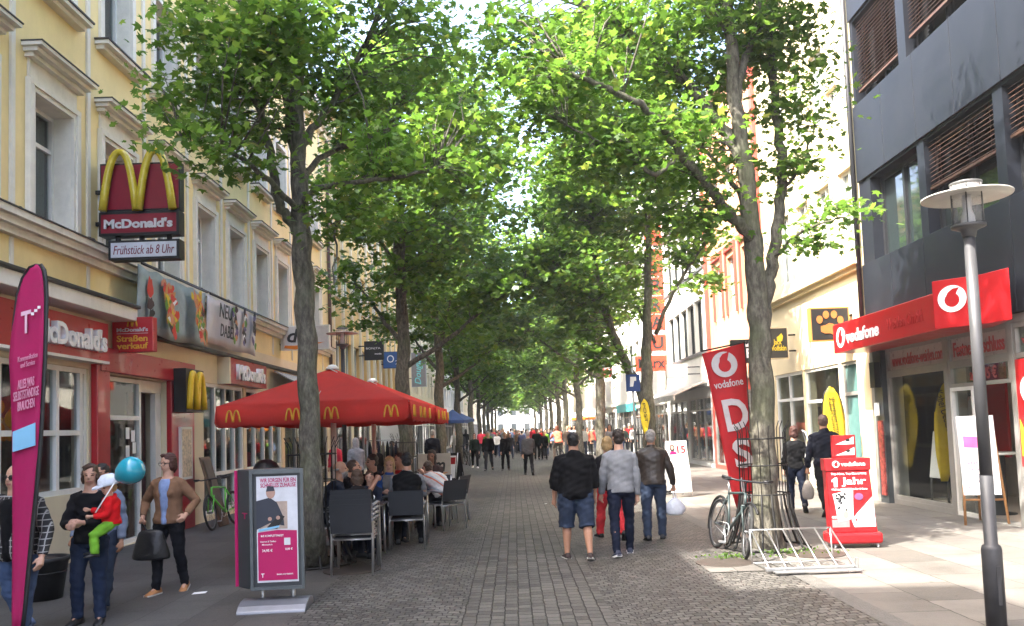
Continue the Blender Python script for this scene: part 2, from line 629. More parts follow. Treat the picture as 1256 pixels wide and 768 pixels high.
def wall_grid(mb, fr, u0, u1, z0, z1, holes, rev=0.3, mi=0, mir=0, d=0.0):
    us = sorted({u0, u1, *[h[0] for h in holes], *[h[1] for h in holes]})
    zs = sorted({z0, z1, *[h[2] for h in holes], *[h[3] for h in holes]})
    us = [u for u in us if u0 <= u <= u1]
    zs = [z for z in zs if z0 <= z <= z1]
    for a, b in zip(us, us[1:]):
        for c, e in zip(zs, zs[1:]):
            mu, mz = (a + b) / 2, (c + e) / 2
            if any(h[0] < mu < h[1] and h[2] < mz < h[3] for h in holes):
                continue
            mb.add([fr.P(a, d, c), fr.P(b, d, c), fr.P(b, d, e), fr.P(a, d, e)], [(0, 1, 2, 3)], mi)
    for h in holes:
        a, b, c, e = h[:4]
        r = h[4] if len(h) > 4 else rev
        q = [fr.P(a, d, c), fr.P(b, d, c), fr.P(b, d, e), fr.P(a, d, e)]
        k = [fr.P(a, d - r, c), fr.P(b, d - r, c), fr.P(b, d - r, e), fr.P(a, d - r, e)]
        for i in range(4):
            j = (i + 1) % 4
            mb.add([q[i], q[j], k[j], k[i]], [(0, 1, 2, 3)], mir)


def shell(mb, fr, u0, u1, H, deep=11, mi=0, zg=0):
    """gable walls, rear wall and flat top behind a facade"""
    p = fr.P
    mb.add([p(u0, 0, zg), p(u0, -deep, zg), p(u0, -deep, H), p(u0, 0, H)], [(0, 1, 2, 3)], mi)
    mb.add([p(u1, 0, zg), p(u1, -deep, zg), p(u1, -deep, H), p(u1, 0, H)], [(0, 1, 2, 3)], mi)
    mb.add([p(u0, -deep, zg), p(u1, -deep, zg), p(u1, -deep, H), p(u0, -deep, H)], [(0, 1, 2, 3)], mi)
    mb.add([p(u0, 0, H), p(u1, 0, H), p(u1, -deep, H), p(u0, -deep, H)], [(0, 1, 2, 3)], mi)


def pitched_roof(fr, u0, u1, H, root, m, rise=3.0, deep=11, over=0.35):
    mb = MB()
    p = fr.P
    a = [p(u0, over, H), p(u1, over, H), p(u1, -deep / 2, H + rise), p(u0, -deep / 2, H + rise), p(u1, -deep - over, H), p(u0, -deep - over, H)]
    b = [v + V((0, 0, 0.14)) for v in a]
    mb.add(a + b, [(0, 1, 2, 3), (3, 2, 4, 5), (6, 7, 8, 9), (9, 8, 10, 11), (0, 1, 7, 6), (4, 5, 11, 10), (0, 3, 9, 6), (3, 5, 11, 9), (1, 2, 8, 7), (2, 4, 10, 8)])
    return mb.build('roof', m, root)


roof_tile = mat('red_roof_tiles', (0.22, 0.07, 0.045), 0.8, var=0.25, scale=8)


def win_part(fr, w, h, root, wm, gm, d=-0.22, split=2, transom=None, bar=0.06, name='window', open_=False):
    """frame bars (the part) and its pane (the sub-part), modelled at u=0, z=0"""
    mb = MB()
    fr.box(mb, -w / 2, w / 2, d, d + 0.07, 0, bar)
    fr.box(mb, -w / 2, w / 2, d, d + 0.07, h - bar, h)
    for k in range(split + 1):
        u = -w / 2 + w * k / split
        u0 = min(max(u - bar / 2, -w / 2), w / 2 - bar)
        fr.box(mb, u0, u0 + bar, d + 0.002, d + 0.072, bar, h - bar)
    if transom:
        fr.box(mb, -w / 2 + bar, w / 2 - bar, d + 0.004, d + 0.066, transom - bar / 2, transom + bar / 2)
    f = mb.build(name, wm, root)
    g = MB()
    fr.box(g, -w / 2 + 0.01, w / 2 - 0.01, d + 0.01, d + 0.025, 0.01, h - 0.01)
    p = g.build('pane', gm, f)
    return f


def zero_x(fr):
    return Fr('L' if fr.sg > 0 else 'R', 0.0)


def place_part(o, fr, u, z, first):
    c = o if first else copy_tree(o, o.parent)
    c.location = (fr.x0, u, z)
    return c


# ------------------------------------------------------------------ LEFT: pale yellow corner house with the burger restaurant
L = Fr('L', -6.4)
LZ = zero_x(L)
A = thing('town_house', 'pale yellow rendered house with stucco window hoods above the red burger restaurant', 'building', (-6.4, 16, 0))
U0, U1, HA = 1.72, 29.3, 12.6
wu = [11.65 + 1.96 * k for k in range(-4, 9)]
holes = [(u - 0.5, u + 0.5, 4.72, 6.5) for u in wu] + [(u - 0.5, u + 0.5, 8.08, 9.9) for u in wu]
gh = [(9.0, 12.65, 0.98, 2.82, 0.25), (13.1, 15.5, 0.02, 2.78, 0.5), (17.35, 19.95, 0.12, 2.88, 0.25), (20.15, 23.2, 0.12, 2.88, 0.25), (23.5, 28.9, 0.12, 2.88, 0.25)]
mb = MB()
wall_grid(mb, L, U0, U1, 3.85, HA, holes, 0.34, 0, 1)
wall_grid(mb, L, U0, U1, 0, 3.85, gh, 0.3, 2, 2)
shell(mb, L, U0, U1, HA)
mb.build('wall', [yellow_wall, stucco_white, cream_wall], A)
pitched_roof(L, U0, U1, HA + 0.02, A, roof_tile)
mb = MB()
for z0, z1, d in ((4.4, 4.5, 0.1), (4.5, 4.6, 0.18), (4.6, 4.69, 0.25), (12.1, 12.25, 0.15), (12.25, 12.45, 0.3), (12.45, 12.58, 0.42)):
    L.box(mb, U0, U1, 0.001, d, z0, z1)
mb.build('cornice', stucco_white, A)
mb = MB()
L.box(mb, U0, U1, 0.01, 0.27, 4.692, 4.71)
for k in range(60):                     # stones, leaves and dirt lying on the ledge
    u = random.uniform(9, 26)
    r = random.uniform(0.015, 0.05)
    mb.ell(L.P(u, random.uniform(0.1, 0.24), 4.715), (r, r * 1.5, r * 0.7), 6)
mb.build('ledge_flashing', mat('dark_lead', (0.05, 0.045, 0.04), 0.7, var=0.3), A)
mb = MB()
L.box(mb, U0, 13.4, 0.001, 0.42, 3.62, 3.82)
L.box(mb, U0, 13.42, 0.001, 0.47, 3.822, 3.875, 1)
L.box(mb, 13.42, U1, 0.001, 0.16, 3.5, 3.58, 1)
mb.build('awning_cassette', [white, dark_frame], A, bevel=0.012)
mb = MB()
for u in [wu[0] - 0.98] + [u + 0.98 for u in wu]:
    L.box(mb, u - 0.045, u + 0.045, 0.001, 0.035, 4.72, 12.09)
    L.box(mb, u - 0.03, u + 0.03, 0.001, 0.03, 3.9, 4.39)
mb.build('pilaster_strip', stucco_white, A)
# first-floor window with surround, frieze and hood
mb = MB()
for s in (-1, 1):
    LZ.box(mb, s * 0.5, s * 0.56, 0.001, 0.05, 0.002, 1.85)
    LZ.box(mb, s * 0.56, s * 0.66, 0.001, 0.075, 0.002, 1.85)
LZ.box(mb, -0.66, 0.66, 0.001, 0.078, 1.852, 1.93)
LZ.box(mb, -0.56, 0.56, 0.001, 0.048, 1.782, 1.851)
LZ.box(mb, -0.62, 0.62, 0.001, 0.03, 1.93, 2.2)
LZ.box(mb, -0.68, 0.68, 0.001, 0.12, 2.2, 2.26)
LZ.box(mb, -0.72, 0.72, 0.001, 0.2, 2.261, 2.32)
LZ.box(mb, -0.76, 0.76, 0.001, 0.28, 2.321, 2.37)
LZ.box(mb, -0.77, 0.77, 0.001, 0.295, 2.371, 2.388, 1)
hood = mb.build('window_hood', [stucco_white, MATS['dark_lead']], A, world=False)
house_glass = glass('house_window_glass', (0.62, 0.68, 0.66), 0.1)


def curtain(f, w, h, d, m, full=1.0, seed=0):
    q = random.Random(seed)
    mb = MB()
    n = 40
    for i in range(n + 1):
        u = -w / 2 + w * full * i / n
        dd = d - 0.03 * math.sin(i * 0.9 + q.random())
        mb.v += [tuple(LZ.P(u, dd, 0.02)), tuple(LZ.P(u, dd, h - 0.03))]
    for i in range(n):
        mb.f.append((2 * i, 2 * i + 2, 2 * i + 3, 2 * i + 1)); mb.m.append(0); mb.s.append(True)
    c = mb.build('curtain', m, f)
    s = c.modifiers.new('thickness', 'SOLIDIFY')
    s.thickness = 0.004


net = mat('grey_net_curtain', (0.36, 0.38, 0.37), 0.9, var=0.12, scale=3)
w1 = win_part(LZ, 1.0, 1.78, A, white, house_glass, d=-0.32, split=2, transom=1.25)
curtain(w1, 0.98, 1.76, -0.4, net, 1.0, 1)
mb = MB()
for s in (-1, 1):
    LZ.box(mb, s * 0.5, s * 0.62, 0.001, 0.05, 0.002, 1.94)
LZ.box(mb, -0.62, 0.62, 0.001, 0.055, 1.822, 1.94)
LZ.box(mb, -0.7, 0.7, 0.001, 0.13, -0.16, -0.09)
LZ.box(mb, -0.74, 0.74, 0.001, 0.22, -0.09, -0.03)
LZ.box(mb, -0.76, 0.76, 0.001, 0.24, -0.03, -0.002, 1)
sill2 = mb.build('window_surround', [stucco_white, MATS['dark_lead']], A, world=False)
w2 = win_part(LZ, 1.0, 1.82, A, white, house_glass, d=-0.3, split=2, transom=1.3)
curtain(w2, 0.98, 1.8, -0.38, net, 0.62, 2)
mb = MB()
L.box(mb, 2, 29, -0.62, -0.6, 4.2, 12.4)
mb.build('dark_backdrop', interior_d, A)  # dark sheet behind the panes, its colour standing in for unlit rooms
for o in (hood, w1, sill2, w2):
    o.matrix_parent_inverse = A.matrix_basis.inverted()
for i, u in enumerate(wu):
    for o, z in ((hood, 4.72), (w1, 4.72), (sill2, 8.08), (w2, 8.08)):
        place_part(o, L, u, z, i == 0)
mb = MB()
mb.tube([L.P(29.2, 0.1, 0.0), L.P(29.2, 0.1, 12.2)], 0.06, 8)
mb.build('downpipe', mat('brown_drainpipe', (0.07, 0.035, 0.025), 0.5), A)

# restaurant ground floor
mb = MB()
L.box(mb, 12.72, 13.12, 0.001, 0.11, 0.0, 3.16)
L.box(mb, 15.5, 16.6, 0.001, 0.1, 0.0, 3.16)
L.box(mb, 12.8, 16.6, 0.002, 0.13, 2.8, 3.18)
portal = mb.build('portal', mcred, A, bevel=0.015)


def shop_win(fr, u0, u1, z0, z1, root, mull, trans, d=-0.12, fm=white, bar=0.075, gm=None, name='shop_window'):
    mb = MB()
    fr.box(mb, u0, u1, d, d + 0.09, z0, z0 + bar)
    fr.box(mb, u0, u1, d, d + 0.09, z1 - bar, z1)
    for u in [u0 + bar / 2, u1 - bar / 2] + list(mull):
        fr.box(mb, u - bar / 2, u + bar / 2, d + 0.003, d + 0.093, z0 + bar, z1 - bar)
    for z in trans:
        fr.box(mb, u0 + bar, u1 - bar, d + 0.006, d + 0.088, z - bar / 2, z + bar / 2)
    f = mb.build(name, fm, root)
    g = MB()
    fr.box(g, u0 + 0.02, u1 - 0.02, d + 0.03, d + 0.045, z0 + 0.02, z1 - 0.02)
    g.build('pane', gm or shop_glass, f)
    return f


shop_win(L, 9.0, 12.65, 0.98, 2.82, A, (10.5, 11.85, 12.5), (1.86,))
shop_win(L, 13.12, 14.55, 0.02, 2.76, A, (), (2.1,), d=-0.14, name='door', bar=0.07)
mb = MB()
L.box(mb, 14.56, 15.25, -0.32, -0.28, 0.02, 2.56)
mb.build('dark_doorway_panel', darkbrown, A)  # dark panel filling the opening, its colour standing for the shade inside
mb = MB()
L.box(mb, 15.26, 15.49, -0.2, -0.1, 0.02, 2.56)
L.box(mb, 14.56, 15.49, -0.2, -0.09, 2.561, 2.77)
mb.build('door_frame', white, A)
shop_win(L, 17.35, 19.95, 0.12, 2.88, A, (18.1, 18.75, 19.35), (0.95,))
shop_win(L, 20.15, 23.2, 0.12, 2.88, A, (20.9, 21.65, 22.4), (0.95,))
shop_win(L, 23.5, 28.9, 0.12, 2.88, A, (24.8, 26.1, 27.4), (0.6,), fm=grey_frame)
# what is seen inside: back wall, counters, pictures of orange drinks, coats of colour
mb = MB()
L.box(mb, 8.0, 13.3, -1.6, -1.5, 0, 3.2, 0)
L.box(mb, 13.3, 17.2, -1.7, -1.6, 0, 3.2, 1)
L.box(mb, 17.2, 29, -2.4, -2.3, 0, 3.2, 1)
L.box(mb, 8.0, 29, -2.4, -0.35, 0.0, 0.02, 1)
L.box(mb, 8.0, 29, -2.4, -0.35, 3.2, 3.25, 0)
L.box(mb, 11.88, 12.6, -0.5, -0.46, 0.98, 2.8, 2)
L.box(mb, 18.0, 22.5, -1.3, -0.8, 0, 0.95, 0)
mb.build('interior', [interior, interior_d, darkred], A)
mb = MB()
for u, r in ((9.3, 0.28), (9.75, 0.24), (10.2, 0.3), (10.9, 0.33), (11.25, 0.22), (11.5, 0.3), (11.75, 0.18)):
    for k in range(5):
        mb.prism(circle(r * random.uniform(0.3, 0.55), 12, random.uniform(-r, r) * 0.6, random.uniform(-0.25, 0.2)), L.fn(u, 2.1, -0.42 + 0.006 * k), 0.004, k % 3)
mb.build('window_poster', [orangeprint, goldprint, mat('tan_print', (0.5, 0.3, 0.16), 0.6)], A)
# glazed menu box and small notices by the door
mb = MB()
L.box(mb, 15.8, 16.35, 0.101, 0.15, 0.95, 1.95, 0)
L.box(mb, 15.85, 16.3, 0.15, 0.156, 1.0, 1.9, 1)
mb.build('menu_box', [white, mat('menu_paper', (0.62, 0.5, 0.36), 0.5, var=0.5, scale=18)], A)
mb = MB()
for u, z in ((13.75, 1.75), (13.95, 1.7), (13.75, 1.45), (14.0, 1.5), (13.8, 1.2), (14.1, 1.25)):
    L.box(mb, u + 0.2, u + 0.33, -0.04, -0.036, z, z + 0.19)
mb.build('notice', whiteprint, A)
# flat golden arches on a black box on the portal
mb = MB()
L.box(mb, 15.52, 16.4, 0.131, 0.36, 2.22, 3.03, 0)
fnm = L.fn(15.96, 2.27, 0.39)
arches(mb, fnm, 0.74, 0.68, 0.055, 1)
mb.build('arches_sign', [black, yellow_sign], A)
# lettered red board over the windows
bd = MB()
L.box(bd, 9.9, 12.86, 0.001, 0.2, 2.94, 3.52, 0)
L.box(bd, 9.88, 12.88, 0.001, 0.215, 2.9, 2.94, 1)
bd = bd.build('sign_board', [mcred, white], A)
letters("McDonald's", bd, L.P(11.72, 0.2, 3.22), L.right, (0, 0, 1), 1.88, 0.33, white_clean, 0.09, bold=0.035)
bd2 = MB()
L.box(bd2, 18.3, 20.95, 0.001, 0.26, 2.9, 3.46, 0)
L.box(bd2, 18.2, 18.298, 0.001, 0.262, 2.89, 3.47, 1)
bd2 = bd2.build('sign_board', [mcred, cream_wall], A)
letters("McDonald's", bd2, L.P(19.65, 0.26, 3.18), L.right, (0, 0, 1), 2.0, 0.36, white_clean, 0.07, bold=0.035)
# striped awning further along
mb = MB()
n = 22
for k in range(n):
    u0, u1 = 22.2 + 5 * k / n, 22.2 + 5 * (k + 1) / n
    a, b = L.P(u0, 0.1, 3.45), L.P(u1, 0.1, 3.45)
    c, e = L.P(u1, 1.15, 2.85), L.P(u0, 1.15, 2.85)
    dn = V((0, 0, -0.03))
    mb.hexa([a + dn, b + dn, c + dn, e + dn, a, b, c, e], k % 2)
L.box(mb, 22.2, 27.2, 1.12, 1.16, 2.7, 2.84, 1)
mb.build('awning', [mat('grey_awning_stripe', (0.2, 0.2, 0.19), 0.8), mat('pale_awning_stripe', (0.5, 0.49, 0.45), 0.8)], A)

# projecting arch sign on brackets
A2 = thing('arches_sign', 'big projecting sign with golden double arches on a dark red board', 'sign', (-6.4, 12.8, 4.5))
mb = MB()
xl, yw = -6.33, 12.8
mb.bx(-6.28, -5.08, yw + 0.02, yw + 0.14, 5.3, 6.0, 0)
mb.bx(-6.3, -5.06, yw + 0.03, yw + 0.2, 5.27, 6.03, 1)
mb.build('board', [mcdark, black], A2)
mb = MB()
arches(mb, frame_fn((-5.68, yw - 0.06, 5.26), (1, 0, 0), (0, 0, 1)), 1.08, 0.92, 0.052)
mb.build('arches', olive_yellow, A2)
mb = MB()
mb.bx(-6.3, -5.06, yw - 0.02, yw + 0.2, 4.88, 5.25, 0)
mb.bx(-6.26, -5.1, yw - 0.03, yw - 0.02, 4.92, 5.21, 1)
nb = mb.build('name_board', [black, mcdark], A2)
letters("McDonald's", nb, (-5.68, yw - 0.03, 5.06), (1, 0, 0), (0, 0, 1), 1.06, 0.15, greyprint, 0.015, bold=0.04)
mb = MB()
mb.bx(-6.15, -5.06, yw - 0.02, yw + 0.2, 4.5, 4.8, 0)
mb.bx(-6.11, -5.1, yw - 0.03, yw - 0.02, 4.535, 4.765, 1)
hb = mb.build('hours_board', [black, mat('milky_panel', (0.5, 0.53, 0.6), 0.4)], A2)
letters("Fr\u00fchst\u00fcck ab 8 Uhr", hb, (-5.6, yw - 0.03, 4.65), (1, 0, 0), (0, 0, 1), 0.94, 0.14, mat('wine_lettering', (0.16, 0.01, 0.03), 0.5), 0.006, shear=0.25)
mb = MB()
for z in (5.6, 5.1, 4.66):
    mb.bx(-6.4, -6.2, yw + 0.08, yw + 0.13, z - 0.03, z + 0.03)
for x in (-6.05, -5.68, -5.25):
    mb.bx(x - 0.03, x + 0.03, yw + 0.06, yw + 0.12, 4.78, 5.32)
mb.build('bracket', black_metal, A2)

A3 = thing('takeaway_sign', 'small red projecting box sign with golden arches and street sale lettering', 'sign', (-6.4, 13.4, 3.1))
mb = MB()
mb.bx(-6.38, -5.72, 13.36, 13.52, 3.13, 3.69, 0)
bx3 = mb.build('box', [mcred], A3, bevel=0.012)
mb = MB()
arches(mb, frame_fn((-6.05, 13.352, 3.54), (1, 0, 0), (0, 0, 1)), 0.15, 0.12, 0.011, 0)
mb.build('arches', goldprint, A3)
letters("McDonald's", A3, (-6.05, 13.357, 3.49), (1, 0, 0), (0, 0, 1), 0.5, 0.065, greyprint, 0.006, bold=0.03)
letters("Stra\u00dfen\nverkauf", A3, (-6.05, 13.357, 3.29), (1, 0, 0), (0, 0, 1), 0.5, 0.22, goldprint, 0.006, bold=0.02)
mb = MB()
mb.bx(-6.3, -5.8, 13.353, 13.358, 3.425, 3.432)
mb.build('rule_line', greyprint, A3)


# food banner hung below the first-floor windows
def banner(name, label, u0, u1, zt, zb, base, art, lettering, cents):
    root = thing(name, label, 'banner', (-6.1, u0, 3.5))
    mb = MB()
    n, k = 26, 6
    for i in range(n + 1):
        for j in range(k + 1):
            u = u0 + (u1 - u0) * i / n
            v = j / k
            sag = 0.05 * math.sin(i / n * PI * 3) * (1 - v) + 0.03 * math.sin(i * 1.3) * v
            mb.v.append(L.P(u + 0.05 * (1 - v), 0.33 + 0.03 * math.sin(i * 0.9) * math.sin(v * PI) + 0.06 * v, zb + sag * 0.4 + (zt - zb) * v - 0.04 * abs(math.sin(i / n * PI * 4)) * v))
    for i in range(n):
        for j in range(k):
            a = i * (k + 1) + j
            mb.f.append((a, a + k + 1, a + k + 2, a + 1)); mb.m.append(0); mb.s.append(True)
    bn = mb.build('cloth', base, root)
    sol = bn.modifiers.new('thickness', 'SOLIDIFY')
    sol.thickness = 0.012
    pal = [mat('bun_print', (0.5, 0.24, 0.09), 0.6), mat('tomato_print', (0.55, 0.05, 0.03), 0.6), mat('lettuce_print', (0.12, 0.25, 0.04), 0.6),
           mat('salmon_print', (0.6, 0.25, 0.15), 0.6), yellowprint, blackprint, whiteprint, mat('dark_food_print', (0.06, 0.03, 0.03), 0.6), mat('violet_print', (0.13, 0.1, 0.22), 0.6)]
    cen = cents
    mbs = [MB() for _ in cen]
    for i, (u, z, r, ry, ci, rot) in enumerate(art):
        mb = mbs[min(range(len(cen)), key=lambda k: abs(cen[k] - u))]
        pts = [(a * math.cos(rot) - b * math.sin(rot), a * math.sin(rot) + b * math.cos(rot)) for a, b in circle(r, 14, 0, 0, ry)]
        pts = [(a * (1 + 0.2 * math.sin(5 * k)), b * (1 + 0.2 * math.cos(3 * k))) for k, (a, b) in enumerate(pts)]
        mb.prism(pts, L.fn(u, z, 0.43 + 0.0015 * i), 0.001, ci)
    for mb in mbs:
        mb.build('picture', pal, root)
    for t, u, z, w, h in lettering:
        letters(t, root, L.P(u, 0.5, z), L.right, (0, 0, 1), w, h, blackprint, 0.003, bold=0.01, shear=0.2)
    mb = MB()
    mb.tube([L.P(u0 + 0.05, 0.42, zt + 0.02), L.P(u1, 0.42, zt + 0.02)], 0.018, 6)
    mb.build('rail', dark_frame, root)
    return root


rr = random.Random(4)
art = [(13.85, 4.25, 0.12, 0.17, 1, 0), (13.85, 3.98, 0.14, 0.1, 7, 0.3), (13.9, 3.82, 0.12, 0.07, 5, 0.4)]
for uc, zc in ((14.55, 4.02), (15.7, 4.0)):
    for i in range(46):
        t = i / 45
        art.append((uc + rr.uniform(-0.22, 0.22) + 0.15 * t, zc + 0.42 - 0.85 * t, rr.uniform(0.05, 0.15), rr.uniform(0.03, 0.09), rr.choice([0, 1, 2, 3, 3, 1, 4, 7, 2, 6, 0, 2]) if t > 0.3 else rr.choice([3, 0, 1, 4]), rr.uniform(0, 3)))
banner('food_banner', 'grey blue banner printed with two stacked sandwiches, hung under the windows', 13.5, 16.5, 4.58, 3.5, mat('greyblue_banner_cloth', (0.3, 0.38, 0.4), 0.7, var=0.25, scale=2.5), art, [], (13.85, 14.6, 15.8))
art = []
for uc in (18.1, 18.7, 19.3):
    for i in range(12):
        t = i / 11
        art.append((uc + rr.uniform(-0.12, 0.12), 4.5 - 0.7 * t, rr.uniform(0.05, 0.12), rr.uniform(0.05, 0.1), rr.choice([7, 8, 8, 5, 6, 2, 0]), rr.uniform(0, 3)))
banner('drinks_banner', 'whitish banner with black lettering and small drink pictures, beside the sandwich banner', 16.6, 19.8, 4.58, 3.62, mat('white_banner_cloth', (0.6, 0.58, 0.6), 0.7, var=0.08, scale=3), art,
       [('NEU', 17.35, 4.32, 0.8, 0.3), ('DABEI', 17.4, 3.92, 0.82, 0.26)], (18.1, 18.7, 19.3))

# taller neighbour on this side, behind the photographer's shoulder: its eaves throw the shade in front
A0 = thing('town_house', 'tall grey rendered house on the left side before the yellow house', 'building', (-6.4, -6, 0))
mb = MB()
hol = [(u - 0.6, u + 0.6, z, z + 1.7) for u in [-14.5 + 2.2 * k for k in range(7)] for z in (4.7, 7.9, 11.1)]
wall_grid(mb, L, -16, 1.7, 0, 16.6, hol, 0.25)
shell(mb, L, -16, 1.7, 16.6)
mb.build('wall', grey_wall, A0)
w = win_part(LZ, 1.2, 1.7, A0, white, win_glass, d=-0.2)
w.matrix_parent_inverse = A0.matrix_basis.inverted()
for i, h in enumerate(hol):
    place_part(w, L, (h[0] + h[1]) / 2, h[2], i == 0)
pitched_roof(L, -16, 1.7, 16.62, A0, roof_tile, 1.0, over=0.1)


# ------------------------------------------------------------------ generic street houses further along
def street_house(name, label, side, x0, u0, u1, H, wallm, floors, wsp, ww, wh, shop, framem=white, glassm=win_glass, band=None, mull=None, roofm=None, fascia=None, awn=None, gh_z=3.0, trimm=None, rev=0.22):
    fr = Fr(side, x0)
    fz = zero_x(fr)
    root = thing(name, label, 'building', (x0, (u0 + u1) / 2, 0))
    n = max(1, int((u1 - u0 - 0.4) / wsp))
    off = (u1 - u0 - (n - 1) * wsp) / 2
    us = [u0 + off + k * wsp for k in range(n)]
    holes = [(u - ww / 2, u + ww / 2, z, z + wh) for u in us for z in floors]
    mb = MB()
    bays = max(1, round((u1 - u0) / 4.5))
    bw = (u1 - u0) / bays
    gh = [(u0 + bw * k + 0.22, u0 + bw * (k + 1) - 0.22, 0.15, gh_z - 0.35, 0.25) for k in range(bays)]
    wall_grid(mb, fr, u0, u1, gh_z, H, holes, rev, 0, 0)
    wall_grid(mb, fr, u0, u1, 0, gh_z, gh, 0.25, 1, 1)
    shell(mb, fr, u0 + 0.005, u1 - 0.005, H)
    mb.build('wall', [wallm, shop], root)
    w = win_part(fz, ww, wh, root, framem, glassm, d=-rev + 0.02, split=2 if ww < 2.2 else 3)
    w.matrix_parent_inverse = root.matrix_basis.inverted()
    for i, h in enumerate(holes):
        place_part(w, fr, (h[0] + h[1]) / 2, h[2], i == 0)
    for a, b, c, e, r in gh:
        shop_win(fr, a, b, c, e, root, [a + (b - a) / 3, a + 2 * (b - a) / 3] if b - a > 3 else [(a + b) / 2], [e - 0.5], fm=grey_frame, bar=0.06)
    mb = MB()
    fr.box(mb, u0 + 0.1, u1 - 0.1, -1.6, -1.5, 0, gh_z)
    fr.box(mb, u0 + 0.1, u1 - 0.1, -1.5, -0.3, gh_z - 0.1, gh_z - 0.05)
    q = random.Random(int(u0 * 10))
    for k in range(int((u1 - u0) * 2.2)):
        u = q.uniform(u0 + 0.4, u1 - 0.4)
        h = q.uniform(0.5, 1.7)
        wd = q.uniform(0.12, 0.35)
        fr.box(mb, u, u + wd, -q.uniform(0.6, 1.2), -0.45, q.choice([0.2, 0.2, 0.7]), h, q.randint(1, 5))
    mb.build('interior', [interior, mat('goods_white', (0.6, 0.58, 0.55), 0.7), mat('goods_red', (0.4, 0.06, 0.05), 0.7), mat('goods_blue', (0.08, 0.14, 0.3), 0.7), mat('goods_tan', (0.4, 0.27, 0.15), 0.7), mat('goods_dark', (0.04, 0.04, 0.045), 0.7)], root)
    mb = MB()
    tm = trimm or stucco_white
    fr.box(mb, u0, u1, 0.002, 0.14, gh_z, gh_z + 0.12)
    mb.build('string_course', tm, root)
    mb = MB()
    fr.box(mb, u0, u1, 0.002, 0.3, H - 0.25, H)
    if band:
        for z in floors:
            m2 = MB()
            fr.box(m2, u0, u1, 0.002, 0.05, z - 0.12, z - 0.005)
            m2.build('sill_band', tm, root)
    mb.build('cornice', tm, root)
    if mull:
        mb = MB()
        for k in range(n + 1):
            u = u0 + off - wsp / 2 + k * wsp
            fr.box(mb, u - 0.09, u + 0.09, 0.001, 0.09, gh_z + 0.13, H - 0.26)
        mb.build('mullion', mull, root)
    if fascia:
        fm, a, b, z0, z1 = fascia
        mb = MB()
        fr.box(mb, a, b, 0.001, 0.18, z0, z1)
        mb.build('fascia_board', fm, root)
    if awn:
        am, a, b, out, z0, z1 = awn
        mb = MB()
        p = [fr.P(a, 0.05, z1), fr.P(b, 0.05, z1), fr.P(b, out, z0), fr.P(a, out, z0)]
        mb.hexa([v - V((0, 0, 0.04)) for v in p] + p)
        fr.box(mb, a, b, out - 0.02, out + 0.02, z0 - 0.22, z0 - 0.041)
        mb.build('awning', am, root)
    if roofm:
        pitched_roof(fr, u0, u1, H + 0.02, root, roofm, 2.6)
    return root


B = street_house('office_house', 'ochre panelled building with cream mullions beyond the pale yellow house', 'L', -6.4, 29.32, 50, 13.4, ochre_wall, (3.75, 6.9, 10.05), 1.75, 1.55, 1.5, cream_wall, framem=white, glassm=win_curtain, mull=cream_wall, band=True, fascia=(mat('teal_fascia', (0.03, 0.09, 0.1), 0.5), 34, 49, 2.75, 3.1), trimm=cream_wall)
street_house('town_house', 'cream house standing past the ochre panelled building', 'L', -6.4, 50.02, 73, 13.0, cream_wall, (4.2, 7.4, 10.3), 2.5, 1.2, 1.8, light_wall, roofm=roof_tile)
street_house('office_house', 'grey white house far down the left row of trees', 'L', -6.4, 73.02, 108, 14.0, light_wall, (4.0, 7.0, 10.0), 2.6, 1.7, 1.7, grey_wall, awn=(mat('blue_awning', (0.03, 0.08, 0.3), 0.8), 78, 92, 1.6, 2.6, 3.1))
street_house('town_house', 'last pale house at the far left end of the street', 'L', -6.4, 108.02, 160, 12.5, cream_wall, (4.1, 7.2, 10.0), 3.0, 1.3, 1.8, light_wall, roofm=roof_tile)

# ------------------------------------------------------------------ RIGHT
Rr = Fr('R', 7.3)
RZ = zero_x(Rr)
K = thing('office_house', 'dark slate clad building with brown blinds above the red phone shop', 'building', (7.3, 4, 0))
KU0, KU1, KH = -16, 17.08, 14.5
bays1 = [(14.6, 16.55), (12.25, 14.35), (9.9, 12.0), (7.55, 9.65), (5.2, 7.3)]
bays2 = [(15.05, 16.95), (12.6, 14.75), (10.2, 12.35), (7.8, 9.95), (5.4, 7.55)]
holes = [(a, b, 4.8, 6.45) for a, b in bays1] + [(a, b, 8.12, 9.85) for a, b in bays2] + [(a, b, 11.4, 13.1) for a, b in bays2]
gh = [(14.15, 16.35, 0.1, 2.98, 0.3), (12.3, 14.05, 0.02, 2.98, 0.3), (6.0, 12.2, 0.1, 2.98, 0.3)]
mb = MB()
wall_grid(mb, Rr, KU0, KU1, 3.1, KH, holes, 0.35, 0, 0)
wall_grid(mb, Rr, KU0, KU1, 0, 3.1, gh, 0.3, 1, 1)
shell(mb, Rr, KU0, KU1 - 0.02, KH)
mb.build('wall', [dark_clad, grey_frame], K)
for z0, z1 in ((3.12, 4.78), (6.5, 8.08), (9.9, 11.36), (13.15, 14.4)):       # cladding panels with open joints
    mb = MB()
    u = KU1 - 0.03
    while u > 2:
        w = 1.28
        Rr.box(mb, u - w + 0.012, u, 0.002, 0.05, z0, z1)
        u -= w
    mb.build('cladding_band', dark_clad, K, bevel=0.006)
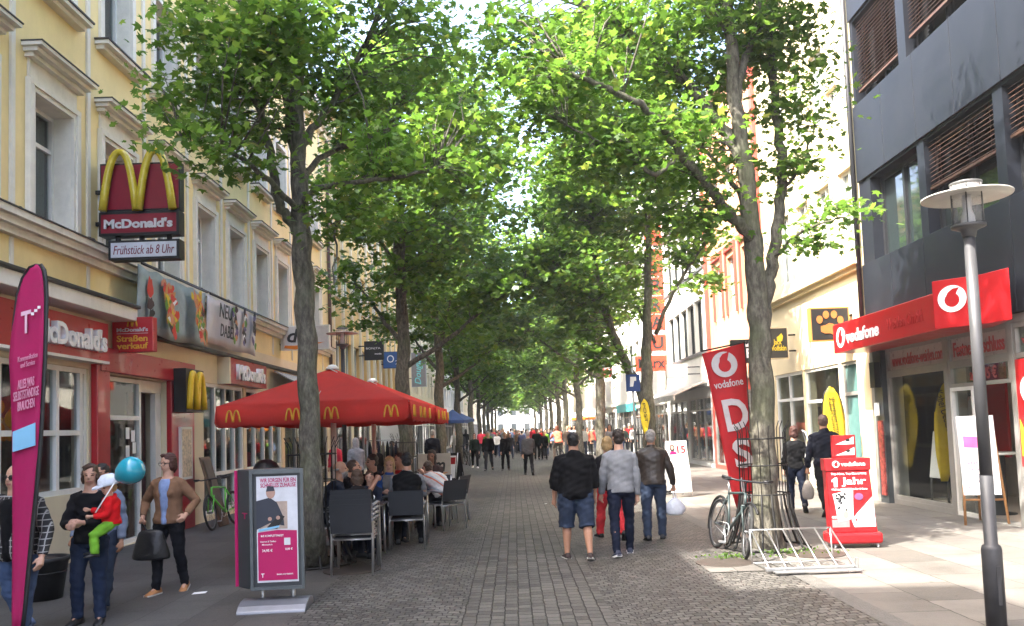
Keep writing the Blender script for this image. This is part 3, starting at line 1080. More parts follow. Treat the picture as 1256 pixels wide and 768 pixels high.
for (a, b, z0, z1) in holes:
    mb = MB()
    for u in (a + 0.04, (a + b) / 2, b - 0.04):
        Rr.box(mb, u - 0.04, u + 0.04, -0.28, -0.2, z0, z1)
    for z in (z0 + 0.04, z1 - 0.04):
        Rr.box(mb, a + 0.08, b - 0.08, -0.278, -0.202, z - 0.04, z + 0.04)
    f = mb.build('window', dark_frame, K)
    g = MB()
    Rr.box(g, a + 0.02, b - 0.02, -0.27, -0.255, z0 + 0.02, z1 - 0.02)
    g.build('pane', mat('dark_reflecting_glass', (0.02, 0.03, 0.03), 0.03, spec=1.0, coat=0.6), f)
blind_spec = [(bays1[1], 6.42, 5.62), (bays1[2], 6.42, 5.7), (bays2[0], 9.82, 8.4), (bays2[1], 9.82, 8.5), (bays2[2], 9.82, 8.7), (bays1[3], 6.42, 5.9), (bays2[0], 13.05, 12.0), (bays2[1], 13.05, 11.6)]
for (a, b), zt, zb in blind_spec:
    mb = MB()
    z = zt
    while z > zb:
        q = [Rr.P(a + 0.06, -0.12, z), Rr.P(b - 0.06, -0.12, z), Rr.P(b - 0.06, -0.05, z - 0.05), Rr.P(a + 0.06, -0.05, z - 0.05)]
        up = V((0, 0, 0.006))
        mb.hexa(q + [v + up for v in q])
        z -= 0.075
    Rr.box(mb, a + 0.06, b - 0.06, -0.13, -0.04, zb - 0.06, zb - 0.02)
    for u in (a + 0.3, b - 0.3):
        Rr.box(mb, u - 0.01, u + 0.01, -0.125, -0.12, zb - 0.02, zt)
    mb.build('blind', blindwood, K)
# red canopy with lettering
mb = MB()
Rr.box(mb, 12.63, 17.0, 0.001, 0.75, 2.98, 3.56)
cp = mb.build('canopy', vred, K, bevel=0.015)
mb = MB()
fz_ = lambda u, z: frame_fn(Rr.P(u, 0.751, z), Rr.right, (0, 0, 1))
speech_logo(mb, fz_(16.6, 3.27), 0.2, 0, 1)
mb.build('logo', [whiteprint, vred], cp)
letters('vodafone', cp, Rr.P(15.6, 0.751, 3.25), Rr.right, (0, 0, 1), 1.45, 0.25, whiteprint, 0.012, bold=0.025)
letters('Weiden GmbH', cp, Rr.P(13.9, 0.751, 3.27), Rr.right, (0, 0, 1), 1.3, 0.2, mat('dim_red_lettering', (0.3, 0.01, 0.012), 0.5), 0.008)
# angled logo box standing out of the canopy
mb = MB()
pl = [(6.35, 13.05), (7.28, 12.55), (7.28, 11.3), (7.05, 11.55)]
pa, pb, pc, pd = (6.4, 12.62), (6.85, 12.15), (6.97, 11.6), (7.28, 12.62)
for z0, z1 in ((2.97, 3.7),):
    q = [V((x, y, z0)) for x, y in (pa, pb, pc, pd)]
    mb.hexa(q + [V((v.x, v.y, z1)) for v in q])
lb = mb.build('logo_box', vred, K, bevel=0.01)
right = V((pb[0] - pa[0], pb[1] - pa[1], 0)).normalized()
mid = V(((pa[0] + pb[0]) / 2, (pa[1] + pb[1]) / 2, 3.4))
mb = MB()
speech_logo(mb, frame_fn(mid - right * 0.05 + right.cross(V((0, 0, 1))) * 0.001, right, (0, 0, 1)), 0.2, 0, 1)
mb.build('logo', [whiteprint, vred], lb)
# glazed shop front
shop_win(Rr, 14.15, 16.35, 0.1, 2.5, K, (), (), d=-0.1, fm=grey_frame, bar=0.07, gm=glass('low_reflection_shop_glass', (0.86, 0.88, 0.87), 0.0, 0.02, 0.12))  # reflection turned down so the yellow flag outside hardly mirrors here
shop_win(Rr, 14.15, 16.35, 2.5, 2.98, K, (), (), d=-0.1, fm=grey_frame, bar=0.06, gm=mat('greyish_transom_panel', (0.42, 0.36, 0.34), 0.3))
shop_win(Rr, 12.3, 14.05, 2.5, 2.98, K, (), (), d=-0.1, fm=grey_frame, bar=0.06, gm=MATS['greyish_transom_panel'])
shop_win(Rr, 12.3, 14.05, 2.12, 2.5, K, (), (), d=-0.1, fm=grey_frame, bar=0.06)
shop_win(Rr, 13.35, 14.05, 0.02, 2.12, K, (), (), d=-0.1, fm=white, bar=0.06, name='door')
shop_win(Rr, 6.0, 12.2, 0.1, 2.98, K, (8.2, 10.2), (2.5,), d=-0.1, fm=grey_frame)
redlet = mat('faded_red_lettering', (0.38, 0.05, 0.05), 0.5)
letters('www.vodafone-weiden.com', K, Rr.P(15.22, -0.05, 2.74), Rr.right, (0, 0, 1), 1.95, 0.22, redlet, 0.006, bold=0.01)
letters('Festnetzanschluss', K, Rr.P(13.2, -0.05, 2.74), Rr.right, (0, 0, 1), 1.45, 0.24, redlet, 0.006, bold=0.02)
letters('ab 9.95 \u20ac', K, Rr.P(13.1, -0.05, 2.31), Rr.right, (0, 0, 1), 0.75, 0.2, redlet, 0.006, bold=0.02)
letters('www.vodafone', K, Rr.P(11.4, -0.02, 2.72), Rr.right, (0, 0, 1), 1.2, 0.12, redlet, 0.006)
mb = MB()
Rr.box(mb, 11.5, 12.12, 0.0, 0.03, 0.9, 2.44, 0)
fnp = frame_fn(Rr.P(11.82, 0.031, 2.0), Rr.right, (0, 0, 1))
speech_logo(mb, fnp, 0.2, 1, 0)
yl = [(-0.27, -0.95), (0.27, -0.95), (0.27, -0.45), (0.2, -0.62), (0.1, -0.4), (0.0, -0.6), (-0.12, -0.35), (-0.18, -0.6), (-0.27, -0.42)]
mb.prism(yl, fnp, 0.004, 2)
mb.build('poster', [vred, whiteprint, yellowprint], K)
mb = MB()
Rr.box(mb, 5.5, 16.9, -2.6, -2.5, 0, 3.1, 0)
Rr.box(mb, 5.5, 16.9, -2.5, -0.31, 0.0, 0.02, 1)
Rr.box(mb, 5.5, 16.9, -2.5, -0.31, 3.0, 3.05, 0)
Rr.box(mb, 12.6, 14.2, -1.9, -1.75, 1.2, 2.3, 2)
Rr.box(mb, 14.6, 15.3, -1.3, -1.25, 0.9, 2.6, 2)
Rr.box(mb, 13.0, 13.6, -1.74, -1.5, 1.3, 1.9, 3)
Rr.box(mb, 12.6, 14.0, -1.74, -1.3, 0.0, 0.95, 4)
Rr.box(mb, 15.5, 16.1, -1.2, -1.15, 1.2, 2.0, 3)
Rr.box(mb, 15.0, 15.4, -0.5, -0.48, 1.5, 2.0, 2)
mb.build('interior', [mat('pale_shop_wall', (0.66, 0.6, 0.53), 0.8), mat('pale_shop_floor', (0.45, 0.4, 0.35), 0.5), vred, whiteprint, wood], K)
mb = MB()
Rr.box(mb, 16.36, 16.72, 0.001, 0.1, 0, 2.97, 0)
Rr.box(mb, 16.42, 16.6, 0.1, 0.13, 0.15, 1.6, 1)
Rr.box(mb, 16.4, 16.62, 0.1, 0.22, 2.25, 2.75, 2)
Rr.box(mb, 16.48, 16.58, 0.13, 0.18, 1.7, 1.95, 3)
mb.build('doorbell_panel', [anthracite, mat('sticker_paper', (0.3, 0.06, 0.05), 0.6, var=0.8, scale=12), black, white], K)

# yellow house on the right
C = thing('town_house', 'sunlit cream yellow house with outdoor clothing shop and paw sign', 'building', (7.3, 20, 0))
cu = [(17.4 + 1.55 * k) for k in range(1, 4)]
hol = [(u - 0.42, u + 0.42, 5.25, 7.0) for u in (17.75, 19.1, 20.5, 21.9)] + [(u - 0.42, u + 0.42, 8.5, 10.2) for u in (19.1, 20.5, 21.9)] + [(17.95, 18.6, 8.5, 9.0), (18.2, 18.9, 11.2, 11.5)]
gh = [(17.15, 17.18, 0.1, 0.2), (17.75, 18.6, 0.05, 2.9, 0.3), (18.75, 21.0, 0.1, 2.9, 0.3), (21.1, 23.3, 0.05, 2.9, 0.3)]
mb = MB()
lit_yellow = mat('light_yellow_render', (0.74, 0.62, 0.4), 0.9, var=0.05, scale=1.2, bump=0.1, bscale=70, dirt=0.15)
wall_grid(mb, Rr, 17.1, 23.7, 3.0, 13.2, hol, 0.2)
wall_grid(mb, Rr, 17.1, 23.7, 0, 3.0, gh[1:], 0.3)
shell(mb, Rr, 17.1, 23.7, 13.2)
mb.build('wall', lit_yellow, C)
pitched_roof(Rr, 17.1, 23.7, 13.22, C, roof_tile, 3.0)
mb = MB()
for z0, z1, d in ((4.75, 4.85, 0.1), (4.85, 4.98, 0.2)):
    Rr.box(mb, 17.12, 23.68, 0.001, d, z0, z1)
mb.build('string_course', lit_yellow, C)
mb = MB()
for z0, z1, d in ((12.6, 12.8, 0.15), (12.8, 13.1, 0.35)):
    Rr.box(mb, 17.12, 23.68, 0.001, d, z0, z1)
mb.build('cornice', lit_yellow, C)
for i, h in enumerate(hol):
    w = win_part(RZ, h[1] - h[0], h[3] - h[2], C, white, win_curtain, d=-0.16, split=2)
    w.matrix_parent_inverse = C.matrix_basis.inverted()
    w.location = (7.3, (h[0] + h[1]) / 2, h[2])
shop_win(Rr, 17.75, 18.6, 0.05, 2.9, C, (), (2.2,), fm=grey_frame, gm=mat('greenish_door_glass', (0.1, 0.2, 0.19), 0.1, spec=0.8), name='door')
shop_win(Rr, 18.75, 21.0, 0.1, 2.9, C, (), (2.1,), fm=white)
shop_win(Rr, 21.1, 23.3, 0.05, 2.9, C, (22.2,), (2.2,), fm=white)
mb = MB()
Rr.box(mb, 17.2, 23.6, -1.9, -1.8, 0, 3.1, 0)
Rr.box(mb, 19, 20.8, -1.0, -0.95, 0.6, 2.6, 2)
Rr.box(mb, 21.4, 21.9, -0.9, -0.8, 0.9, 2.1, 1)
Rr.box(mb, 22.4, 22.9, -0.9, -0.8, 0.5, 2.0, 3)
Rr.box(mb, 19.3, 20.3, -0.8, -0.5, 0.1, 0.9, 3)
mb.build('interior', [interior, vred, whiteprint, MATS['goods_dark']], C)
mb = MB()
mb.tube([Rr.P(17.14, 0.08, 3.6), Rr.P(17.14, 0.08, 13)], 0.055, 8)
mb.build('downpipe', dark_frame, C)

# salmon house, red trim
S = street_house('town_house', 'salmon house with brick red trim behind the leaning red flag', 'R', 7.3, 23.72, 30.8, 13.0, salmon_wall, (5.3, 8.4), 1.75, 0.95, 1.8, redtrim, trimm=mat('cream_cornice', (0.62, 0.5, 0.4), 0.8))
mb = MB()
for u in (23.95, 30.65):
    Rr.box(mb, u - 0.14, u + 0.14, 0.002, 0.1, 3.2, 12.7)
for k in range(3):
    u = 25.5 + 1.75 * k
    for s in (-0.6, 0.6):
        Rr.box(mb, u + s - 0.06, u + s + 0.06, 0.002, 0.07, 5.2, 7.3)
    Rr.box(mb, u - 0.66, u + 0.66, 0.002, 0.09, 7.3, 7.5)
mb.build('pilaster_strip', redtrim, S)
Mh = street_house('office_house', 'white modern shop building with dark strip windows and slatted awning', 'R', 7.3, 30.82, 39.5, 12.4, light_wall, (4.4, 7.6, 10.2), 1.4, 1.2, 2.0, grey_wall, framem=dark_frame, awn=(mat('striped_shop_awning', (0.45, 0.43, 0.38), 0.8, var=0.4, scale=5), 31.2, 38.8, 1.3, 2.75, 3.25), band=True, trimm=mat('grey_band', (0.12, 0.125, 0.13), 0.5))
street_house('office_house', 'white department house carrying the tall orange red lettered sign', 'R', 7.3, 39.52, 60, 14.5, light_wall, (4.6, 7.9, 11.2), 2.4, 1.5, 1.9, light_wall, fascia=(mat('turquoise_fascia', (0.05, 0.4, 0.42), 0.5), 50, 58, 2.5, 3.0))
street_house('office_house', 'bright white fashion store with red letters on its front', 'R', 7.3, 60.02, 84, 13.5, light_wall, (4.8, 8.0, 11), 2.6, 1.3, 1.9, light_wall, awn=(mat('orange_awning', (0.6, 0.25, 0.05), 0.8), 66, 78, 1.7, 2.6, 3.1))
street_house('town_house', 'cream house far down the right row of trees', 'R', 7.3, 84.02, 120, 12.8, cream_wall, (4.2, 7.4, 10.3), 2.6, 1.2, 1.8, light_wall, roofm=roof_tile)
street_house('town_house', 'last white house at the far right end of the street', 'R', 7.3, 120.02, 160, 12, light_wall, (4.2, 7.4, 9.8), 2.8, 1.2, 1.7, light_wall, roofm=roof_tile)


# square at the end of the street with a sunlit gabled house
E = thing('gabled_house', 'sunlit pale house closing the far end of the street', 'building', (0, 190, 0))
mb = MB()
mb.bx(-22, 24, 190, 202, 0, 12.5, 0)
mb.build('wall', mat('bright_offwhite_render', (0.78, 0.75, 0.68), 0.9, var=0.05), E)
mb = MB()
mb.add([(-23, 189.4, 12.5), (25, 189.4, 12.5), (25, 196, 18), (-23, 196, 18), (25, 202.6, 12.5), (-23, 202.6, 12.5)], [(0, 1, 2, 3), (3, 2, 4, 5), (0, 3, 5), (1, 2, 4)])
mb.build('roof', roof_tile, E)
mb = MB()
mb.bx(-0.7, 0.7, 189.9, 189.98, 0, 1.9)
wn = mb.build('window', white, E)
g = MB()
g.bx(-0.6, 0.6, 189.86, 189.89, 0.1, 1.8)
g.build('pane', win_glass, wn)
for i, (x, z) in enumerate([(x, z) for x in range(-18, 22, 3) for z in (1.0, 4.6, 8.2)]):
    c = wn if i == 0 else copy_tree(wn, E)
    c.location = (x, 0, z)
# ------------------------------------------------------------------ street lamps
def street_lamp(label, loc, h, k):
    root = thing('street_lamp', label, 'street lamp', loc, 0, 'street lamps with flat disc shades')
    mb = MB()
    mb.lathe([(0.075 * k, 0.0), (0.075 * k, 0.62), (0.066 * k, 0.65), (0.05 * k, 0.66), (0.05 * k, 1.2)], 18)
    mb.bx(-0.015, 0.015, -0.079 * k, -0.07 * k, 0.2, 0.5)
    mb.build('sleeve', lamp_dark, root, world=False)
    mb = MB()
    mb.lathe([(0.047 * k, 1.2), (0.043 * k, h - 0.44 * k)], 18)
    mb.build('pole', lamp_grey, root, world=False)
    mb = MB()
    z = h - 0.44 * k
    mb.lathe([(0.05 * k, z), (0.06 * k, z + 0.05 * k), (0.1 * k, z + 0.07 * k), (0.13 * k, z + 0.08 * k), (0.13 * k, z + 0.1 * k), (0.02, z + 0.1 * k)], 20)
    for a in range(6):
        q = a * PI / 3
        c, s = math.cos(q) * 0.125 * k, math.sin(q) * 0.125 * k
        mb.tube([(c, s, z + 0.09 * k), (c, s, z + 0.42 * k)], 0.0055 * k, 6)
    mb.lathe([(0.06, z + 0.43 * k), (0.122 * k, z + 0.43 * k), (0.122 * k, z + 0.445 * k), (0.09 * k, z + 0.455 * k), (0.0, z + 0.458 * k)], 20)
    mb.build('lantern_cage', mat('lantern_grey', (0.09, 0.09, 0.092), 0.45), root, world=False)
    mb = MB()
    mb.lathe([(0.118 * k, z + 0.1 * k), (0.118 * k, z + 0.42 * k)], 20)
    mb.build('glass_cylinder', clear_glass, root, world=False)
    mb = MB()
    mb.lathe([(0.055 * k, z + 0.1 * k), (0.05 * k, z + 0.17 * k), (0.035 * k, z + 0.22 * k), (0.035 * k, z + 0.36 * k), (0.0, z + 0.38 * k)], 14)
    mb.build('bulb_socket', white_clean, root, world=False)
    mb = MB()
    mb.lathe([(0.128 * k, z + 0.345 * k), (0.335 * k, z + 0.325 * k), (0.337 * k, z + 0.335 * k), (0.128 * k, z + 0.365 * k)], 40)
    mb.build('disc_shade', mat('shade_enamel', (0.62, 0.6, 0.55), 0.4), root, world=False)
    return root


pl_ = G(1223, 772)
street_lamp('grey street lamp with disc shade standing before the red phone shop', pl_, 3.55, 1.0)
plx = D(424, 600, 15.15)
street_lamp('street lamp with disc shade rising between the two red parasols', (plx.x, plx.y, 0), 3.62, 0.86)


# ------------------------------------------------------------------ banners on poles
def cloth_poly(name, pts_l, pts_r, m, root, thick=0.012, wob=0.02):
    """a sheet of cloth between two edges given as lists of points"""
    mb = MB()
    n = len(pts_l)
    k = 6
    for i in range(n):
        a, b = V(pts_l[i]), V(pts_r[i])
        for j in range(k + 1):
            t = j / k
            p = a.lerp(b, t)
            p.y += wob * math.sin(t * PI * 2 + i * 0.8)
            mb.v.append(tuple(p))
    for i in range(n - 1):
        for j in range(k):
            q = i * (k + 1) + j
            mb.f.append((q, q + 1, q + k + 2, q + k + 1)); mb.m.append(0); mb.s.append(True)
    o = mb.build(name, m, root)
    s = o.modifiers.new('thickness', 'SOLIDIFY')
    s.thickness = thick
    s.offset = 0
    return o


YF = 7.1
root = thing('beach_flag', 'tall magenta drop shaped flag with black edge and white lettering', 'flag', tuple(G(35, 792)))
ed = [(325, 40, 50), (332, 31, 55), (345, 25, 57), (365, 20, 58), (400, 15, 57), (440, 12, 56), (480, 14, 54), (520, 15, 52), (560, 15, 49), (600, 15, 46), (650, 15, 41), (700, 15, 36), (750, 15, 31), (790, 16, 26)]
cloth_poly('cloth', [D(l, y, YF) for y, l, r in ed], [D(r - 3, y, YF) for y, l, r in ed], magenta_cloth, root, wob=0.008)
mb = MB()
mb.tube([D(r - 1, y, YF + 0.005) for y, l, r in ed], [(0.022, 0.012)] * len(ed), 8)
mb.tube([D(14, 441, YF + .003), D(16, 400, YF + .003), D(21, 362, YF + .003), D(27, 342, YF + .003), D(36, 328, YF + .003), D(44, 325, YF + .003), D(50, 326, YF + .003)], 0.012, 6)
mb.build('pole', black, root)
mb = MB()
c = D(34, 790, YF)
mb.bx(c.x - 0.2, c.x + 0.2, c.y - 0.2, c.y + 0.2, 0, 0.05)
mb.build('base_plate', black, root)
upv = (D(33, 380, YF) - D(33, 470, YF)).normalized()
rt = V((0.9, 0, 0.22))
letters('T', root, D(32, 395, YF - 0.035), rt, upv, 0.085, 0.19, mat('pale_pink_print', (0.7, 0.45, 0.55), 0.6), 0.004, bold=0.02)
mb = MB()
for x, y in ((40, 385), (44, 381), (48, 377)):
    p = D(x, y, YF - 0.035)
    mb.bx(p.x - 0.012, p.x + 0.012, p.y - 0.004, p.y, p.z - 0.012, p.z + 0.012)
mb.build('dots', whiteprint, root)
letters('Kommunikation\nund Service', root, D(34, 442, YF - 0.035), rt, upv, 0.17, 0.1, mat('pinkish_print', (0.66, 0.3, 0.42), 0.6), 0.003)
letters('ALLES WAS\nSELBSTST\u00c4NDIGE\nBRAUCHEN', root, D(32, 483, YF - 0.035), rt, upv, 0.22, 0.26, MATS['pinkish_print'], 0.003, bold=0.01)
mb = MB()
mb.prism([(-0.09, -0.11), (0.1, -0.06), (0.1, 0.13), (-0.09, 0.06)], frame_fn(D(29, 538, YF - 0.03), (1, 0, 0), (0, 0, 1)), 0.006)
mb.build('blue_panel', paleblue, root)

# leaning red flag tied behind the right tree
YV = 12.05
root = thing('leaning_flag', 'red leaning flag with white logo and big letters beside the right tree guard', 'flag', tuple(G(926, 652)))
ed = [(430 - 0, 861, 912), (450, 866, 914.5), (475, 871.5, 916), (500, 877, 917.5), (525, 882, 919), (550, 887, 920.5), (575, 892, 922), (600, 897, 923.5), (622, 904, 925)]
tl = [D(l, y + (4 if i == 0 else 2), YV) for i, (y, l, r) in enumerate(ed)]
trr = [D(r, y - (9 if i == 0 else 5), YV) for i, (y, l, r) in enumerate(ed)]
cloth_poly('cloth', tl, trr, vred_cloth, root, wob=0.012)
mb = MB()
mb.tube([D(913, 418, YV + .02), D(926, 640, YV + .02), D(927, 654, YV + .02)], 0.014, 6)
mb.tube([D(860, 431, YV + .01), D(913, 420, YV + .01)], 0.014, 6)
mb.bx(D(926, 655, YV).x - 0.22, D(926, 655, YV).x + 0.22, YV - 0.2, YV + 0.22, 0, 0.06)
mb.build('pole', black, root)
fu = (D(884, 440, YV) - D(897, 500, YV)).normalized()
fr_ = (D(912, 421, YV) - D(861, 430, YV)).normalized()
mb = MB()
q = D(888.5, 447, YV - 0.028)
mb.prism([(0.185 * math.cos(t), 0.185 * math.sin(t)) for t in [2 * PI * k / 26 for k in range(26)]], frame_fn(q, fr_, fu), 0.006, 0)
mb.prism([(0.09 * math.cos(t), -0.02 + 0.09 * math.sin(t)) for t in [R_(x) for x in range(-225, 66, 20)]] + [(0.07, 0.1), (0.1, 0.17), (0.0, 0.15), (-0.05, 0.1)], frame_fn(q, fr_, fu), 0.011, 1, 0.006)
mb.build('logo', [mat('pale_flag_print', (0.6, 0.55, 0.55), 0.6), vred_cloth], root)
letters('vodafone', root, D(893.5, 470, YV - 0.03), fr_, fu, 0.42, 0.11, MATS['pale_flag_print'], 0.005, bold=0.01)
letters('D', root, D(903, 508, YV - 0.03), fr_, fu, 0.34, 0.46, MATS['pale_flag_print'], 0.005, bold=0.03)
letters('S', root, D(911, 556, YV - 0.03), fr_, fu, 0.26, 0.42, MATS['pale_flag_print'], 0.005, bold=0.03)
letters('L', root, D(916, 598, YV - 0.03), fr_, fu, 0.15, 0.3, MATS['pale_flag_print'], 0.005, bold=0.02)


def drop_flag(label, x, y, z0, z1, w, m, text, tm, lean=0.0, name='beach_flag', base=True):
    root = thing(name, label, 'flag', (x, y, 0))
    L_, R2 = [], []
    n = 12
    for i in range(n + 1):
        t = i / n
        z = z0 + (z1 - z0) * t
        wl = w * (0.25 + 0.75 * math.sin(min(1, t / 0.62) * PI / 2)) * (1 if t < 0.62 else math.sqrt(max(0.0, 1 - ((t - 0.62) / 0.385) ** 2)))
        cx = x + lean * (z - z0)
        L_.append((cx - wl * 0.5, y, z))
        R2.append((cx + wl * 0.5, y, z))
    cloth_poly('cloth', L_, R2, m, root, wob=0.01)
    mb = MB()
    mb.tube(R2 + [L_[-1]] + L_[-2:-6:-1], 0.012, 6)
    mb.tube([(R2[0][0], y, 0 if base else z0 - 0.05), R2[0]], 0.012, 6)
    if base:
        mb.bx(x - 0.2, x + 0.2, y - 0.18, y + 0.18, 0, 0.05)
    mb.build('pole', black, root)
    letters(text, root, (x + lean * (z1 - z0) * 0.45, y - 0.025, z0 + (z1 - z0) * 0.6), (0.12 + lean, 0, -1), (1, 0, 0.12 + lean), (z1 - z0) * 0.55, w * 0.28, tm, 0.004)
    return root


p = D(1027, 560, 17.4)
drop_flag('yellow drop shaped flag with black edge standing before the paw sign shop', p.x, 17.4, 0.55, D(1022, 474, 17.4).z, 0.46, yellowprint, 'Breitband\u00adinternet\nKabel Deutschland', blackprint, -0.03)
p = D(793, 520, 20.0)
drop_flag('small yellow flag hanging against the second right tree trunk', p.x, 20.15, 1.45, 2.3, 0.24, yellowprint, 'POST', blackprint)
drop_flag('yellow drop shaped flag with dark lettering inside the phone shop window', 7.58, 14.95, 0.5, 2.35, 0.5, mat('muted_yellow_cloth', (0.7, 0.5, 0.02), 0.6), 'Kabel Deutschland', blackprint, 0.12)

# ------------------------------------------------------------------ advertising pylon on a steel foot
pb_ = G(341, 748)
root = thing('advertising_pylon', 'dark free standing pylon with a magenta and white poster on a steel foot', 'advertising pylon', tuple(pb_), R_(4))
mb = MB()
zb, zt = 0.2, 1.38
pl = [(0.26, 0), (-0.24, 0), (-0.43, 0.2), (0.08, 0.34)]
mb.hexa([(x, y, zb) for x, y in pl] + [(x, y, zt) for x, y in pl])
body = mb.build('body', anthracite, root, world=False, bevel=0.012)
mb = MB()
mb.hexa([(-0.455, 0.19, zb + 0.01), (-0.434, 0.2, zb + 0.01), (-0.42, 0.22, zb + 0.01), (-0.44, 0.22, zb + 0.01), (-0.455, 0.19, zt - 0.01), (-0.434, 0.2, zt - 0.01), (-0.42, 0.22, zt - 0.01), (-0.44, 0.22, zt - 0.01)])
mb.build('edge_strip', magenta, root, world=False)
mb = MB()
mb.bx(-0.255, -0.225, -0.03, 0.0, zb, zt)
mb.bx(0.24, 0.27, -0.03, 0.0, zb, zt)
mb.bx(-0.224, 0.239, -0.028, 0.0, zt - 0.045, zt)
mb.bx(-0.224, 0.239, -0.028, 0.0, zb, zb + 0.03)
mb.build('frame', mat('slate_frame', (0.1, 0.115, 0.12), 0.35, metal=0.3), root, world=False)
fp = frame_fn((0.008, -0.002, 0.79), (1, 0, 0), (0, 0, 1))
mb = MB()
mb.prism([(-0.2, -0.52), (0.2, -0.52), (0.2, 0.52), (-0.2, 0.52)], fp, 0.003, 0)
mb.prism([(-0.19, -0.5), (0.19, -0.5), (0.19, -0.02), (-0.0, -0.01), (-0.19, -0.03)], fp, 0.006, 1, 0.003)
mb.prism([(-0.17, 0.0), (0.1, 0.0), (0.1, 0.27), (-0.17, 0.27)], fp, 0.006, 2, 0.003)
mb.prism([(-0.2, 0.0), (-0.07, 0.06), (0.07, 0.03), (0.06, 0.12), (0.0, 0.26), (-0.07, 0.31), (-0.2, 0.28)], fp, 0.009, 3, 0.006)   # seated man's dark clothes
mb.prism([(-0.1, 0.02), (0.0, 0.0), (0.075, 0.12), (0.03, 0.14)], fp, 0.011, 5, 0.009)
mb.prism(circle(0.045, 14, -0.06, 0.36, 0.06), fp, 0.0095, 4, 0.006)
mb.prism([(-0.105, 0.37), (-0.02, 0.375), (-0.03, 0.42), (-0.09, 0.425)], fp, 0.0105, 3, 0.0095)
mb.prism(circle(0.02, 10, 0.01, 0.11), fp, 0.012, 4, 0.011)
mb.prism(circle(0.02, 10, -0.07, 0.1), fp, 0.0105, 4, 0.009)
mb.prism([(-0.18, -0.02), (0.02, 0.015), (0.02, 0.035), (-0.18, 0.0)], fp, 0.0135, 6, 0.006)
mb.prism([(0.065, -0.16), (0.125, -0.16), (0.125, -0.09), (0.065, -0.09)], fp, 0.009, 0, 0.006)
mb.build('poster', [mat('pale_poster_paper', (0.6, 0.62, 0.66), 0.4), magenta, mat('sandy_picture', (0.42, 0.33, 0.27), 0.5, var=0.3), mat('navy_picture', (0.03, 0.035, 0.05), 0.5), mat('skin_picture', (0.42, 0.26, 0.2), 0.5), blackprint, paleblue], root, world=False)
letters('WIR SORGEN F\u00dcR EIN\nSCHNELLES ZUHAUSE', root, (0.02, -0.006, 1.25), (1, 0, 0), (0, 0, 1), 0.35, 0.1, magenta, 0.003, bold=0.02, world=False)
for t, x, z, w_, h_ in (('IHR KOMPLETTPAKET', -0.05, 0.725, 0.22, 0.02), ('34,95 \u20ac', -0.1, 0.58, 0.1, 0.03), ('0,00 \u20ac', 0.11, 0.59, 0.07, 0.025), ('Internet & Telefon', -0.09, 0.67, 0.15, 0.016), ('Monatlich', -0.1, 0.64, 0.1, 0.014), ('ERLEBEN, WAS VERBINDET.', 0.07, 0.345, 0.16, 0.015)):
    letters(t, root, (x + 0.008, -0.009, z), (1, 0, 0), (0, 0, 1), w_, h_, whiteprint, 0.003, bold=0.01, world=False)
letters('T', root, (-0.14, -0.009, 0.34), (1, 0, 0), (0, 0, 1), 0.03, 0.04, whiteprint, 0.003, bold=0.03, world=False)
side_r = V((0.19, -0.2, 0)).normalized()
letters('T', root, V((-0.33, 0.1, 0.92)) + side_r.cross(V((0, 0, 1))) * 0.0, side_r, (0, 0, 1), 0.1, 0.06, magenta, 0.006, bold=0.02, world=False)
for x in (-0.17, 0.13):
    mb = MB()
    mb.tube([(x, 0.12, 0.0), (x, 0.12, 0.25)], 0.022, 10)
    mb.build('post', steel, root, world=False)
mb = MB()
prof = [(-0.2, 0.0), (-0.19, 0.03), (-0.13, 0.07), (-0.02, 0.1), (0.12, 0.105), (0.25, 0.08), (0.3, 0.03), (0.3, 0.0)]
vs = [(-0.36, y, z) for y, z in prof] + [(0.3, y, z) for y, z in prof]
n = len(prof)
mb.add(vs, [list(range(n))[::-1], list(range(n, 2 * n))] + [(k, (k + 1) % n, n + (k + 1) % n, n + k) for k in range(n)], 0, False)
mb.build('foot', mat('worn_steel_foot', (0.2, 0.21, 0.235), 0.45, var=0.12, metal=0.5), root, world=False, bevel=0.01)

